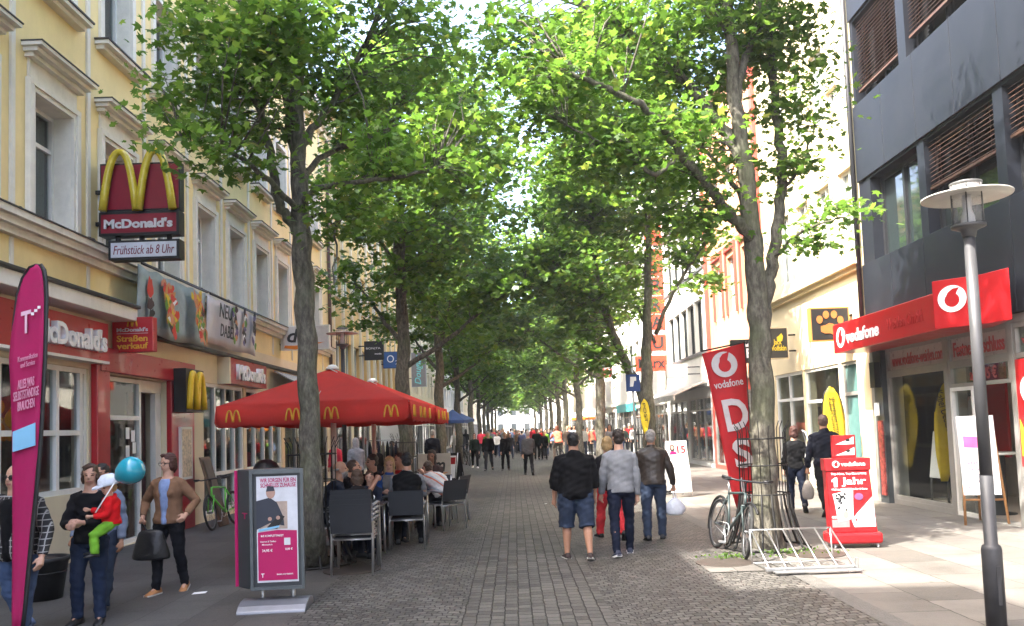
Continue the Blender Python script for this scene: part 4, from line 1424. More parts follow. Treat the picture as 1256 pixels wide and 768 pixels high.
# ------------------------------------------------------------------ parasols of the terrace
def parasol(label, cx, cy, first=None):
    root = thing('parasol', label, 'parasol', (cx, cy, 0), 0, 'red square parasols of the terrace')
    hw, ze, za, zv = 1.375, 2.16, 2.76, 1.86
    mb = MB()
    mb.lathe([(0.045, 0.05), (0.042, 2.8)], 12)
    mb.build('pole', pole_white, root, world=False)
    mb = MB()
    mb.bx(-0.35, 0.35, -0.35, 0.35, 0, 0.07)
    mb.build('base_slab', mat('concrete_slab', (0.25, 0.24, 0.23), 0.8), root, world=False, bevel=0.01)
    # canopy: four sagging fields
    mb = MB()
    cs = [(-hw, -hw), (hw, -hw), (hw, hw), (-hw, hw)]
    n = 8
    for k in range(4):
        a, b = V((*cs[k], ze)), V((*cs[(k + 1) % 4], ze))
        ap = V((0, 0, za))
        o = len(mb.v)
        for i in range(n + 1):
            for j in range(n + 1):
                t = j / n
                s = i / n
                e = a.lerp(b, s)
                p_ = e.lerp(ap, t)
                p_.z -= 0.05 * math.sin(s * PI) * math.sin(PI * min(1, t * 1.0)) * (1 - t)
                mb.v.append(tuple(p_))
        for i in range(n):
            for j in range(n):
                q = o + i * (n + 1) + j
                mb.f.append((q, q + n + 1, q + n + 2, q + 1)); mb.m.append(0); mb.s.append(True)
    cn = mb.build('canopy', umb_red, root, world=False)
    s = cn.modifiers.new('thickness', 'SOLIDIFY')
    s.thickness = 0.008
    for k in range(4):
        a, b = V((*cs[k], 0)), V((*cs[(k + 1) % 4], 0))
        d_ = (b - a).normalized()
        nn = V((d_.y, -d_.x, 0))
        mb = MB()
        m_ = 40
        for i in range(m_ + 1):
            t = i / m_
            e = a.lerp(b, t) + nn * (0.006 + 0.02 * math.sin(t * 23) * 0.5)
            drop = 0.3 - 0.05 * (abs(math.sin(t * PI * 1)) < 0.07) + 0.012 * math.sin(t * 30)
            mb.v += [(e.x, e.y, ze + 0.005), (e.x + nn.x * 0.02, e.y + nn.y * 0.02, ze - drop * 0.5), (e.x + nn.x * 0.03, e.y + nn.y * 0.03, ze - drop)]
        for i in range(m_):
            for j in range(2):
                q = i * 3 + j
                mb.f.append((q, q + 3, q + 4, q + 1)); mb.m.append(0); mb.s.append(True)
        vl = mb.build('valance', umb_red, root, world=False)
        s = vl.modifiers.new('thickness', 'SOLIDIFY')
        s.thickness = 0.008
        for f in (0.09, 0.40, 0.6, 0.91):
            mb = MB()
            c = a.lerp(b, f) + nn * 0.052 + V((0, 0, ze - 0.235))
            arches(mb, frame_fn(c, d_, (0, 0, 1)), 0.2, 0.165, 0.0115)
            mb.build('arches', mat('gold_print_on_canvas', (0.62, 0.3, 0.03), 0.7), vl, world=False)
    mb = MB()
    for k in range(8):
        q = k * PI / 4
        ex = hw if k % 2 == 0 else hw * 1.41
        e = V((math.cos(q) * ex * 0.97, math.sin(q) * ex * 0.97, ze - 0.01))
        mb.tube([(0, 0, za - 0.06), e], 0.012, 6)
        mb.tube([(0, 0, 2.0), V((0, 0, za - 0.06)).lerp(e, 0.5)], 0.01, 6)
    mb.lathe([(0.07, 1.97), (0.07, 2.04)], 12)
    mb.build('ribs', pole_white, root, world=False)
    mb = MB()
    mb.lathe([(0.03, za - 0.02), (0.12, za - 0.02), (0.06, za + 0.05), (0.02, za + 0.06)], 14)
    mb.build('finial', white, root, world=False)
    mb = MB()
    mb.tube([(-0.1, -0.05, za + 0.02), (0.12, -0.2, za - 0.08)], 0.006, 5)
    mb.build('cord', white, root, world=False)
    return root


parasol('red square parasol with golden arches, the nearer one beside the left tree trunk', -2.87, 13.4)
parasol('red square parasol with golden arches, the one behind, nearer the second tree', -2.84, 17.05)


# ------------------------------------------------------------------ chairs and tables
CH_LABELS = []


def chair_proto():
    root = thing('terrace_chair', None, 'chair', (0, 0, 0), 0)
    w, h = 0.25, 0.45
    r = 0.0135
    for s in (-1, 1):
        mb = MB()                                       # rear leg runs up into the back
        mb.tube([(s * w, -0.26, 0), (s * w, -0.22, 0.42), (s * (w - 0.01), -0.24, 0.55), (s * (w - 0.015), -0.31, 0.84)], r, 8)
        mb.build('leg', alu, root, world=False)
        mb = MB()
        mb.tube([(s * (w + 0.012), 0.24, 0), (s * (w + 0.012), 0.2, 0.45), (s * (w + 0.012), 0.17, 0.64), (s * (w + 0.012), 0.12, 0.665)], r, 8)
        mb.build('leg', alu, root, world=False)
        mb = MB()
        mb.tube([(s * (w + 0.012), 0.17, 0.655), (s * (w + 0.014), 0.0, 0.672), (s * (w + 0.005), -0.2, 0.66), (s * w, -0.27, 0.655)], (0.02), 8)
        mb.build('armrest', mat('armrest_grey', (0.25, 0.25, 0.26), 0.5), root, world=False)
    mb = MB()
    for x in (-w + 0.02, w - 0.02):
        mb.tube([(x, -0.22, 0.43), (x, 0.2, 0.445)], 0.011, 6)
    for y, z in ((-0.2, 0.42), (0.18, 0.43), (0.0, 0.415)):
        mb.tube([(-w, y, z), (w, y, z)], 0.01, 6)
    mb.bx(-0.02, 0.02, -0.215, -0.209, 0.41, 0.432)
    mb.build('seat_frame', alu, root, world=False)
    mb = MB()
    mb.hexa([(-w + 0.02, -0.21, 0.436), (w - 0.02, -0.21, 0.436), (w - 0.02, 0.21, 0.45), (-w + 0.02, 0.21, 0.45), (-w + 0.02, -0.21, 0.446), (w - 0.02, -0.21, 0.446), (w - 0.02, 0.21, 0.46), (-w + 0.02, 0.21, 0.46)])
    mb.build('seat', textilene, root, world=False)
    mb = MB()
    pr = [(-0.232, 0.5), (-0.256, 0.6), (-0.285, 0.73), (-0.312, 0.835), (-0.318, 0.855)]
    for i in range(len(pr) - 1):
        (ya, za), (yb, zb2) = pr[i], pr[i + 1]
        mb.hexa([(-w + 0.0, ya - 0.014, za), (w - 0.0, ya - 0.014, za), (w, ya + 0.002, za), (-w, ya + 0.002, za), (-w, yb - 0.014, zb2), (w, yb - 0.014, zb2), (w, yb + 0.002, zb2), (-w, yb + 0.002, zb2)])
    mb.build('backrest', textilene, root, world=False)
    return root


chair0 = chair_proto()
_first = [True]


def chair(label, x, y, head=0, z=0, group='dark mesh chairs of the terrace'):
    o = chair0 if _first[0] else copy_tree(chair0)
    _first[0] = False
    o.location = (x, y, z)
    o.rotation_euler = (0, 0, R_(head))
    tag(o, label, 'chair', group)
    USED[label] = 1
    return o


ps = (G(410, 706) + G(454, 706)) / 2
STX, STY = ps.x, ps.y + 0.26
for k, wd in enumerate(('bottom chair of the dark stack beside the left tree guard', 'second chair up in the dark stack by the left tree guard', 'third chair up in the dark stack by the left tree guard', 'topmost chair of the dark stack beside the left tree guard')):
    chair(wd, STX - 0.004 * k, STY + 0.045 * k, 0, 0.055 * k)


def table(label, x, y, w=0.72):
    root = thing('terrace_table', label, 'table', (x, y, 0), 0, 'square terrace tables')
    mb = MB()
    mb.bx(-w / 2, w / 2, -w / 2, w / 2, 0.7, 0.725)
    mb.build('table_top', mat('dark_table_top', (0.05, 0.05, 0.052), 0.35), root, world=False, bevel=0.006)
    for sx in (-1, 1):
        for sy in (-1, 1):
            mb = MB()
            mb.tube([(sx * (w / 2 - 0.05), sy * (w / 2 - 0.05), 0), (sx * (w / 2 - 0.05), sy * (w / 2 - 0.05), 0.7)], 0.017, 8)
            mb.build('leg', alu, root, world=False)
    return root


table('dark table nearest the chair stack, with a red and white food box', -2.2, 11.75)
table('dark table in front of the man in the black vest', -1.75, 13.35)
table('dark table between the woman and the bent man in the striped shirt', -1.75, 15.2)


def food_box(label, x, y, z, rz=0.2):
    root = thing('food_box', label, 'food box', (x, y, z), rz)
    mb = MB()
    mb.hexa([(-0.06, -0.05, 0), (0.06, -0.05, 0), (0.06, 0.05, 0), (-0.06, 0.05, 0), (-0.075, -0.065, 0.07), (0.075, -0.065, 0.07), (0.075, 0.065, 0.07), (-0.075, 0.065, 0.07)])
    mb.build('carton', vred, root, world=False)
    mb = MB()
    mb.hexa([(-0.076, -0.066, 0.07), (0.076, -0.066, 0.07), (0.076, 0.066, 0.07), (-0.076, 0.066, 0.07), (-0.09, -0.07, 0.105), (0.09, -0.07, 0.105), (0.085, 0.1, 0.12), (-0.085, 0.1, 0.12)])
    mb.build('lid', whiteprint, root, world=False)
    return root


food_box('red and white food carton on the table near the boy', -2.03, 11.6, 0.726)
root = thing('paper_cup', 'white paper cup with lid on the table by the clasped hands', 'cup', (-2.4, 11.8, 0.726))
mb = MB()
mb.lathe([(0.032, 0), (0.042, 0.12), (0.0, 0.12)], 14)
mb.build('cup', whiteprint, root, world=False)
mb = MB()
mb.lathe([(0.045, 0.12), (0.045, 0.13), (0.036, 0.14), (0.0, 0.14)], 14)
mb.build('lid', white_clean, root, world=False)


# ------------------------------------------------------------------ bicycles
tyre_m = mat('tyre_rubber', (0.02, 0.02, 0.02), 0.8, var=0.2)


def bicycle(label, loc, heading, frame_m, lean=0.0, steer=0.0, guard=True, far=False):
    """heading 0 points the front wheel away from the camera"""
    root = thing('bicycle', label, 'bicycle', tuple(loc))
    root.rotation_mode = 'XYZ'
    root.rotation_euler = (0, R_(lean), R_(heading))
    r, wb = 0.335, 1.04
    rear, front = V((0, -wb / 2, r)), V((0, wb / 2, r))
    bb = V((0, -0.1, 0.29))
    st = V((0, -0.24, 0.76))
    hd1, hd2 = V((0, 0.33, 0.8)), V((0, 0.37, 0.64))
    fm = MB()
    for a, b, q in ((bb, st, 0.017), (st, hd1, 0.016), (bb, hd2, 0.02), (hd1, hd2, 0.02), (V((0.05, *rear[1:])), bb, 0.009), (V((-0.05, *rear[1:])), bb, 0.009), (V((0.05, *rear[1:])), st, 0.008), (V((-0.05, *rear[1:])), st, 0.008)):
        fm.tube([a, b], q, 8)
    for s in (-1, 1):
        fm.tube([hd2 + V((s * 0.05, 0, -0.01)), hd2 + V((s * 0.05, 0.06, -0.12)), front + V((s * 0.05, 0, 0))], 0.012, 8)
    fm.tube([hd2 + V((-0.055, 0, 0)), hd2 + V((0.055, 0, 0))], 0.014, 6)
    fm.build('frame', frame_m, root, world=False)
    for c in (rear, front):
        a, b = (0, 1, 0), (0, 0, 1)
        if c is front and steer:
            a = (math.sin(R_(-steer)), math.cos(R_(steer)), 0)
        mb = MB()
        mb.torus(c, r - 0.022, 0.022, a, b, 36, 8)
        wl = mb.build('wheel', tyre_m, root, world=False)
        mb = MB()
        mb.torus(c, r - 0.05, 0.008, a, b, 36, 6)
        av, bv = V(a), V((0, 0, 1))
        nv = av.cross(bv)
        for k in range(18):
            q = 2 * PI * k / 18
            mb.tube([c + nv * (0.02 if k % 2 else -0.02), c + (av * math.cos(q) + bv * math.sin(q)) * (r - 0.055)], 0.0022, 4)
        mb.tube([c - nv * 0.05, c + nv * 0.05], 0.018, 8)
        mb.build('rim', mat('dull_rim', (0.16, 0.16, 0.165), 0.45, metal=0.6), wl, world=False)
    mb = MB()
    mb.tube([hd1, hd1 + V((0, -0.02, 0.12)), hd1 + V((0, 0.04, 0.15))], 0.013, 8)
    hc = hd1 + V((0, 0.04, 0.15))
    ang = R_(steer)
    ax = V((math.cos(ang), math.sin(ang), 0))
    ay = V((-math.sin(ang), math.cos(ang), 0))
    mb.tube([hc - ax * 0.31 - ay * 0.08 + V((0, 0, 0.03)), hc - ax * 0.14, hc, hc + ax * 0.14, hc + ax * 0.31 - ay * 0.08 + V((0, 0, 0.03))], 0.012, 8)
    hb_ = mb.build('handlebar', dark_frame, root, world=False)
    for s in (-1, 1):
        mb = MB()
        mb.tube([hc + ax * s * 0.2 - ay * 0.035 + V((0, 0, 0.015)), hc + ax * s * 0.31 - ay * 0.08 + V((0, 0, 0.03))], 0.017, 8)
        mb.tube([hc + ax * s * 0.2, hc + ax * s * 0.28 + ay * 0.02], 0.006, 5)
        mb.build('grip', black, hb_, world=False)
    mb = MB()
    mb.tube([st, st + V((0, -0.05, 0.17))], 0.013, 8)
    mb.build('seat_post', alu, root, world=False)
    mb = MB()
    sc_ = st + V((0, -0.06, 0.19))
    mb.tube([sc_ + V((0, -0.13, 0.01)), sc_ + V((0, -0.06, 0.005)), sc_ + V((0, 0.06, 0)), sc_ + V((0, 0.15, -0.005))], [(0.06, 0.02), (0.075, 0.028), (0.035, 0.022), (0.018, 0.014)], 10)
    mb.build('saddle', black, root, world=False)
    mb = MB()
    mb.torus(bb + V((0.035, 0, 0)), 0.085, 0.008, (0, 1, 0), (0, 0, 1), 20, 5)
    mb.tube([bb + V((0.06, 0, 0)), bb + V((0.065, 0.08, -0.15))], 0.009, 6)
    mb.tube([bb + V((-0.06, 0, 0)), bb + V((-0.065, -0.08, 0.15))], 0.009, 6)
    mb.bx(0.07, 0.15, bb.y + 0.05, bb.y + 0.12, bb.z - 0.165, bb.z - 0.14)
    mb.bx(-0.15, -0.07, bb.y - 0.12, bb.y - 0.05, bb.z + 0.14, bb.z + 0.165)
    mb.tube([bb + V((0.035, 0, 0.085)), rear + V((0.035, 0, 0.035))], 0.005, 4)
    mb.tube([bb + V((0.035, 0, -0.085)), rear + V((0.035, 0, -0.035))], 0.005, 4)
    mb.build('crank_set', steel, root, world=False)
    if guard:
        mb = MB()
        mb.torus(rear, r + 0.025, 0.02, (0, 1, 0), (0, 0, 1), 16, 6, 0, (0.15, 0.55))
        mb.torus(front, r + 0.02, 0.018, (0, 1, 0), (0, 0, 1), 12, 6, 0, (0.12, 0.45))
        mb.build('mudguard', black, root, world=False)
    return root


green_paint = mat('lime_green_paint', (0.12, 0.5, 0.05), 0.35, coat=0.3)
ga, gb = G(265.6, 650), G(286.6, 644)
bicycle('lime green bicycle parked against the restaurant windows', ((ga + gb) / 2), 180 + math.degrees(math.atan2(-(ga - gb).normalized().x, 1)) * 0 - 6, green_paint, 8, 8, False)
ga, gb = G(903, 687), G(884, 672)
bicycle('black and silver bicycle leaning on the right tree guard', (ga + gb) / 2 + V((0.02, 0, 0)), 186, mat('silver_grey_paint', (0.035, 0.05, 0.05), 0.4), -9, -14, True)
bikes = [(574, 571, 12, 'dark bicycle parked by the third left tree, its wheel towards the street'), (568, 566, 25, 'dark bicycle parked just behind another by the third left tree'), (560, 562, 5, 'dark bicycle nearest the shop fronts in the left bicycle row')]
for i, (px, py, a, lb) in enumerate(bikes):
    bicycle(lb, G(px, py), a + 180, dark_frame, 5, 0, True)

# floor rack for bicycles
root = thing('bicycle_rack', 'low silver bicycle rack with slanting bars lying on the pavement edge', 'bicycle rack', (3.2, 9.6, 0))
x0, x1 = 2.72, 3.72
mb = MB()
mb.bx(x0 + 0.06, x1, 9.22, 9.32, 0.03, 0.045)
mb.bx(x0, x1, 9.36, 9.4, 0.03, 0.07)
mb.bx(x1 - 0.03, x1, 9.3, 9.34, 0.045, 0.16)
mb.build('floor_rail', alu, root, bevel=0.004)
mb = MB()
mb.tube([(x0 + 0.02, 10.05, 0.4), (x0 + 0.1, 10.05, 0.4), (x1 - 0.02, 10.05, 0.4)], 0.011, 8)
mb.build('top_rail', alu, root)
for k in range(6):
    x = x0 + 0.04 + (x1 - x0 - 0.06) * k / 5
    mb = MB()
    mb.tube([(x, 9.36, 0.05), (x, 10.05, 0.4)], 0.0095, 8)
    mb.tube([(x, 9.38, 0.05), (x, 9.95, 0.03)], 0.008, 6)
    mb.build('bar', alu, root)
mb = MB()
for x in (x0 + 0.03, x1 - 0.02):
    mb.tube([(x, 10.05, 0.4), (x, 10.02, 0.0)], 0.01, 6)
mb.tube([(x0 + 0.02, 9.95, 0.03), (x1, 9.95, 0.03)], 0.01, 6)
mb.build('leg', steel, root)

# red promotion stand on castors
ps_ = G(1047, 671)
root = thing('promotion_stand', 'red promotion stand with one year offer poster and leaflet box on top', 'display stand', tuple(ps_), R_(-4))
mb = MB()
mb.bx(-0.34, 0.33, -0.17, 0.17, 0.06, 0.2)
mb.build('plinth', vred, root, world=False, bevel=0.03)
mb = MB()
mb.hexa([(-0.3, -0.09, 0.2), (0.29, -0.09, 0.2), (0.29, 0.1, 0.2), (-0.3, 0.1, 0.2), (-0.315, -0.06, 1.0), (0.24, -0.06, 1.0), (0.24, 0.1, 1.0), (-0.315, 0.1, 1.0)])
mb.hexa([(-0.33, -0.075, 1.0), (0.255, -0.075, 1.0), (0.255, 0.11, 1.0), (-0.33, 0.11, 1.0), (-0.335, -0.07, 1.16), (0.26, -0.07, 1.16), (0.26, 0.11, 1.16), (-0.335, 0.11, 1.16)])
mb.build('panel', vred, root, world=False, bevel=0.008)
fn = lambda x, z: frame_fn((x, -0.0932 + 0.0375 * (z - 0.2), z), (1, 0, 0), (0, 0.0375, 1))
mb = MB()
speech_logo(mb, frame_fn((-0.19, -0.0765, 1.085), (1, 0, 0), (0, 0, 1)), 0.045, 0, 1)
f2 = fn(-0.12, 0.58)
mb.prism([(-0.13, 0.12), (0.13, 0.17), (0.11, -0.2), (-0.08, -0.24)], f2, 0.006, 0)
mb.prism([(-0.02, 0.19), (0.12, 0.19), (0.12, 0.14), (-0.02, 0.12)], f2, 0.0075, 0)
for i in range(26):
    q = random.Random(i)
    x, z = q.uniform(-0.1, 0.03), q.uniform(-0.09, 0.13)
    mb.prism(circle(q.uniform(0.006, 0.018), 7, x, z), f2, 0.0085 + 0.0002 * i, 2, 0.006)
mb.prism(circle(0.04, 10, 0.02, -0.15, 0.05), f2, 0.0085, 3, 0.006)
f3 = fn(0.17, 0.42)
mb.prism([(-0.17, -0.15), (0.1, -0.15), (0.085, 0.24), (-0.13, 0.02), (-0.2, -0.06)], f3, 0.006, 0)
mb.prism(circle(0.012, 10, -0.14, -0.06, 0.025), f3, 0.009, 1, 0.006)
mb.prism(circle(0.055, 14, 0.0, 0.0, 0.045), fn(0.08, 0.66), 0.006, 4)
mb.prism([(-0.12, -0.05), (0.1, -0.05), (0.1, 0.05), (-0.12, 0.05)], fn(-0.16, 0.32), 0.004, 5)
mb.build('poster', [whiteprint, vred, blackprint, mat('yellow_blot', (0.7, 0.55, 0.2), 0.6), mat('violet_badge', (0.2, 0.08, 0.2), 0.5), mat('pink_small_print', (0.72, 0.2, 0.2), 0.6)], root, world=False)
mb = MB()
mb.prism([(-0.025, -0.06), (0.02, -0.06), (0.02, 0.06), (-0.01, 0.06), (-0.05, 0.032), (-0.05, 0.004), (-0.025, 0.02)], fn(-0.2, 0.85), 0.006)
mb.build('numeral', whiteprint, root, world=False)
letters('vodafone', root, (0.03, -0.077, 1.085), (1, 0, 0), (0, 0, 1), 0.31, 0.055, whiteprint, 0.004, bold=0.022, world=False)
for t, x, z, w_, h_, bo in (('Top-Netz, Top-Bewertung', -0.03, 0.955, 0.45, 0.035, 0.02), ('Jahr', 0.03, 0.85, 0.31, 0.12, 0.02), ('Highspeed-Internet f\u00fcr 0 Euro', -0.03, 0.755, 0.45, 0.03, 0.02), ('4G LTE', -0.24, 0.4, 0.08, 0.03, 0.02)):
    c = fn(x, z)(0, 0, 0)
    letters(t, root, c, (1, 0, 0), (0, 0.0375, 1), w_, h_, whiteprint, 0.006, bold=bo, world=False)
mb = MB()
mb.bx(-0.19, 0.09, -0.04, 0.08, 1.16, 1.46, 0)
for z in (1.2, 1.34):
    mb.prism([(-0.12, 0.0), (0.12, 0.0), (0.12, 0.1), (0.02, 0.05)], frame_fn((-0.05, -0.041, z), (1, 0, 0), (0, 0, 1)), 0.004, 1)
    mb.prism(circle(0.03, 10, 0.04, 0.055, 0.02), frame_fn((-0.05, -0.041, z), (1, 0, 0), (0, 0, 1)), 0.006, 2, 0.004)
mb.build('leaflet_box', [vred, whiteprint, blackprint], root, world=False, bevel=0.004)
mb = MB()
for x in (-0.27, 0.27):
    for y in (-0.12, 0.12):
        mb.torus((x, y, 0.03), 0.018, 0.012, (0, 1, 0), (0, 0, 1), 12, 6)
        mb.bx(x - 0.012, x + 0.012, y - 0.012, y + 0.012, 0.03, 0.065)
mb.build('castor', greyprint, root, world=False)


# ------------------------------------------------------------------ boards on the pavement
def a_board(label, loc, w, h, rz, m, name='sandwich_board'):
    root = thing(name, label, 'sign board', tuple(loc), R_(rz))
    for s in (-1, 1):
        mb = MB()
        mb.hexa([(-w / 2, s * 0.28, 0.12), (w / 2, s * 0.28, 0.12), (w / 2, s * 0.3, 0.12), (-w / 2, s * 0.3, 0.12), (-w / 2, s * 0.03, h), (w / 2, s * 0.03, h), (w / 2, s * 0.05, h), (-w / 2, s * 0.05, h)])
        mb.build('panel', m, root, world=False)
        for x in (-w / 2 + 0.03, w / 2 - 0.03):
            mb = MB()
            mb.tube([(x, s * 0.31, 0), (x, s * 0.06, h)], 0.014, 6)
            mb.build('leg', steel, root, world=False)
    return root


pb2 = G(832, 609)
bo = a_board('white poster board with a woman picture and red fifteen by the shop', pb2, 0.48, 1.28, 6, whiteprint)
tilt = V((0, 0.25, 1.16)).normalized()
fb = lambda x, z: frame_fn((x, -0.302 + 0.25 * (z - 0.12) / 1.16, z), (1, 0, 0), tilt)
mb = MB()
f4 = fb(0, 1.1)
mb.prism([(-0.21, -0.13), (0.21, -0.13), (0.21, 0.13), (-0.21, 0.13)], f4, 0.004, 0)
mb.prism(circle(0.06, 12, -0.12, 0.02, 0.09), f4, 0.006, 1, 0.004)
mb.prism(circle(0.035, 12, -0.12, 0.03, 0.05), f4, 0.008, 2, 0.006)
mb.prism([(-0.2, -0.125), (-0.02, -0.125), (-0.05, -0.06), (-0.17, -0.06)], f4, 0.0065, 3, 0.004)
mb.build('poster', [mat('pale_pink_paper', (0.7, 0.55, 0.55), 0.6), blackprint, MATS['skin_picture'], magenta], bo, world=False)
letters('15', bo, f4(0.09, -0.02, 0.004), (1, 0, 0), tilt, 0.2, 0.17, vred, 0.004, bold=0.022, world=False)

pb3 = G(533, 607)
root = thing('sign_trolley', 'wide beige sign board with dark lettering and orange swoosh behind the terrace', 'sign board', tuple(pb3))
mb = MB()
mb.bx(-0.46, 0.46, -0.02, 0.02, 0.35, 1.1)
mb.build('panel', mat('beige_board', (0.5, 0.43, 0.36), 0.6), root, world=False)
for x in (-0.42, 0.42):
    mb = MB()
    mb.tube([(x, 0.03, 0), (x, 0.03, 1.15)], 0.018, 6)
    mb.build('leg', steel, root, world=False)
letters('dm', root, (0.06, -0.02, 0.8), (1, 0, 0), (0, 0, 1), 0.5, 0.36, blackprint, 0.005, bold=0.022, shear=0.2, world=False)
mb = MB()
mb.prism([(-0.3, -0.05), (-0.1, -0.09), (0.2, -0.03), (0.4, 0.05), (0.2, 0.03), (-0.1, -0.01)], frame_fn((0.0, -0.021, 0.55), (1, 0, 0), (0, 0, 1)), 0.005)
mb.build('swoosh', orangeprint, root, world=False)
bo = a_board('narrow black sandwich board with white and red notice at the terrace end', G(556, 600), 0.5, 1.05, -25, black)
mb = MB()
f4 = fb(0, 0.68)
mb.prism([(-0.2, -0.35), (0.2, -0.35), (0.2, 0.3), (-0.2, 0.3)], f4, 0.004, 0)
mb.prism([(-0.05, 0.05), (0.18, 0.05), (0.18, 0.25), (-0.05, 0.25)], f4, 0.006, 1, 0.004)
mb.build('notice', [whiteprint, vred], bo, world=False)

# easel in the shop entrance
pe = G(1207, 643)
root = thing('easel', 'wooden easel with handwritten white paper board in the phone shop entrance', 'easel', tuple(pe), R_(-12))
mb = MB()
for x, t in ((-0.3, -0.22), (0.3, 0.22)):
    mb = MB()
    mb.tube([(x, -0.15, 0), (t, 0.05, 1.55)], 0.02, 6)
    mb.build('leg', wood, root, world=False)
mb = MB()
mb.tube([(0.1, 0.5, 0), (0, 0.08, 1.5)], 0.018, 6)
mb.build('leg', wood, root, world=False)
mb = MB()
mb.tube([(-0.27, -0.1, 0.38), (0.27, -0.1, 0.38)], 0.018, 6)
mb.build('crossbar', wood, root, world=False)
mb = MB()
tl_ = V((0, 0.13, 1)).normalized()
f5 = frame_fn((-0.03, -0.08, 1.05), (1, 0, 0), tl_)
mb.prism([(-0.27, -0.6), (0.25, -0.6), (0.25, 0.6), (-0.27, 0.6)], f5, 0.02, 0)
mb.prism([(-0.2, 0.12), (0.1, 0.1), (0.1, 0.27), (-0.2, 0.29)], f5, 0.024, 1, 0.02)
mb.prism(circle(0.09, 12, 0.08, 0.0, 0.12), f5, 0.023, 2, 0.02)
mb.build('paper_board', [whiteprint, mat('pink_note', (0.75, 0.15, 0.4), 0.6), mat('green_note', (0.3, 0.7, 0.35), 0.6)], root, world=False)
pen = mat('violet_pen', (0.12, 0.04, 0.16), 0.6)
for i, t in enumerate(('Jetzt neu', 'Tablet mit', 'Vertrag', 'Surfen', '+ Telefon')):
    letters(t, root, f5(-0.04 + 0.02 * (i % 2), -0.12 - 0.09 * i, 0.02), (1, 0.0, 0.02), tl_, 0.32, 0.05, pen, 0.003, world=False)
tb = thing('bar_table', 'small high table with phones behind the shop glass', 'table', (7.95, 13.95, 0.02))
mb = MB()
mb.lathe([(0.4, 0.98), (0.4, 1.01), (0, 1.01)], 20)
mb.build('table_top', whiteprint, tb, world=False)
mb = MB()
mb.lathe([(0.25, 0.0), (0.25, 0.02), (0.12, 0.04), (0.12, 0.98)], 16)
mb.build('column', anthracite, tb, world=False)
root = thing('window_stand', 'slanted picture stand behind the phone shop window', 'display stand', (7.75, 15.5, 0.02))
mb = MB()
mb.hexa([(-0.02, -0.3, 0.5), (0.0, -0.3, 0.5), (0.0, 0.3, 0.5), (-0.02, 0.3, 0.5), (0.1, -0.3, 1.35), (0.12, -0.3, 1.35), (0.12, 0.3, 1.35), (0.1, 0.3, 1.35)])
mb.build('panel', whiteprint, root, world=False)
mb = MB()
mb.tube([(0.0, -0.3, 0), (0.02, -0.3, 0.6)], 0.02, 6)
mb.tube([(0.0, 0.3, 0), (0.02, 0.3, 0.6)], 0.02, 6)
mb.build('leg', anthracite, root, world=False)


# ------------------------------------------------------------------ projecting shop signs
def box_sign(name, label, x0, x1, y, z0, z1, face, edge, thick=0.16, arm=None, cat='sign'):
    root = thing(name, label, cat, ((x0 + x1) / 2, y, z0))
    mb = MB()
    mb.bx(x0, x1, y, y + thick, z0, z1, 0)
    mb.bx(x0 + 0.03, x1 - 0.03, y - 0.006, y, z0 + 0.03, z1 - 0.03, 1)
    mb.build('box', [edge, face], root)
    mb = MB()
    xa = -6.4 if x0 < 0 else 7.3
    xe = x0 if x0 < 0 else x1
    for z in (z0 + (z1 - z0) * 0.25, z0 + (z1 - z0) * 0.75):
        mb.tube([(xa, y + thick / 2, z), (xe + (0.02 if x0 < 0 else -0.02), y + thick / 2, z)], 0.025, 6)
    mb.build('bracket', black_metal, root)
    return root


XR_, UZ = (1, 0, 0), (0, 0, 1)
s = D(344, 415, 23.1)
r = box_sign('drugstore_sign', 'broad white projecting sign with black lettering and orange swoosh', s.x, D(404, 415, 23.1).x, 23.1, D(344, 430, 23.1).z, D(344, 400, 23.1).z, mat('milk_white_panel', (0.62, 0.58, 0.57), 0.4), white)
xa, xb, zc = s.x, D(404, 415, 23.1).x, D(370, 415, 23.1).z
letters('dm', r, (xa + 0.55, 23.09, zc + 0.08), XR_, UZ, 0.72, 0.38, blackprint, 0.01, bold=0.022, shear=0.2)
mb = MB()
mb.prism([(-0.42, -0.06), (-0.1, -0.11), (0.3, -0.02), (0.7, 0.08), (0.3, 0.06), (-0.1, 0.0), (-0.4, 0.01)], frame_fn((xa + 0.52, 23.093, zc - 0.2), XR_, UZ), 0.008)
mb.build('swoosh', orangeprint, r)


def sq_sign(name, label, px0, px1, py0, py1, y, face, edge):
    a, b = D(px0, py1, y), D(px1, py0, y)
    return box_sign(name, label, a.x, b.x, y, a.z, b.z, face, edge), V(((a.x + b.x) / 2, y - 0.007, (a.z + b.z) / 2)), b.x - a.x, b.z - a.z


r, c, w_, h_ = sq_sign('fashion_sign', 'square black projecting sign with thin white capital lettering', 447, 470, 418, 442, 35, blackprint, black)
letters('BON|TA', r, c + V((-0.02, 0, 0.08)), XR_, UZ, w_ * 0.75, 0.11, whiteprint, 0.006)
letters('moda', r, c + V((0.18, 0, -0.14)), XR_, UZ, w_ * 0.35, 0.07, whiteprint, 0.006, bold=0.02)
r, c, w_, h_ = sq_sign('phone_shop_sign', 'square blue projecting sign with a white letter and small two', 470, 492, 431, 452, 40.5, mat('royal_blue_panel', (0.03, 0.1, 0.28), 0.4, var=0.3, scale=1.2), mat('blue_edge', (0.02, 0.05, 0.14), 0.4))
letters('O', r, c + V((-0.08, 0, 0.05)), XR_, UZ, w_ * 0.38, h_ * 0.45, whiteprint, 0.008, bold=0.0)
letters('2', r, c + V((0.22, 0, -0.13)), XR_, UZ, w_ * 0.16, h_ * 0.24, whiteprint, 0.008)
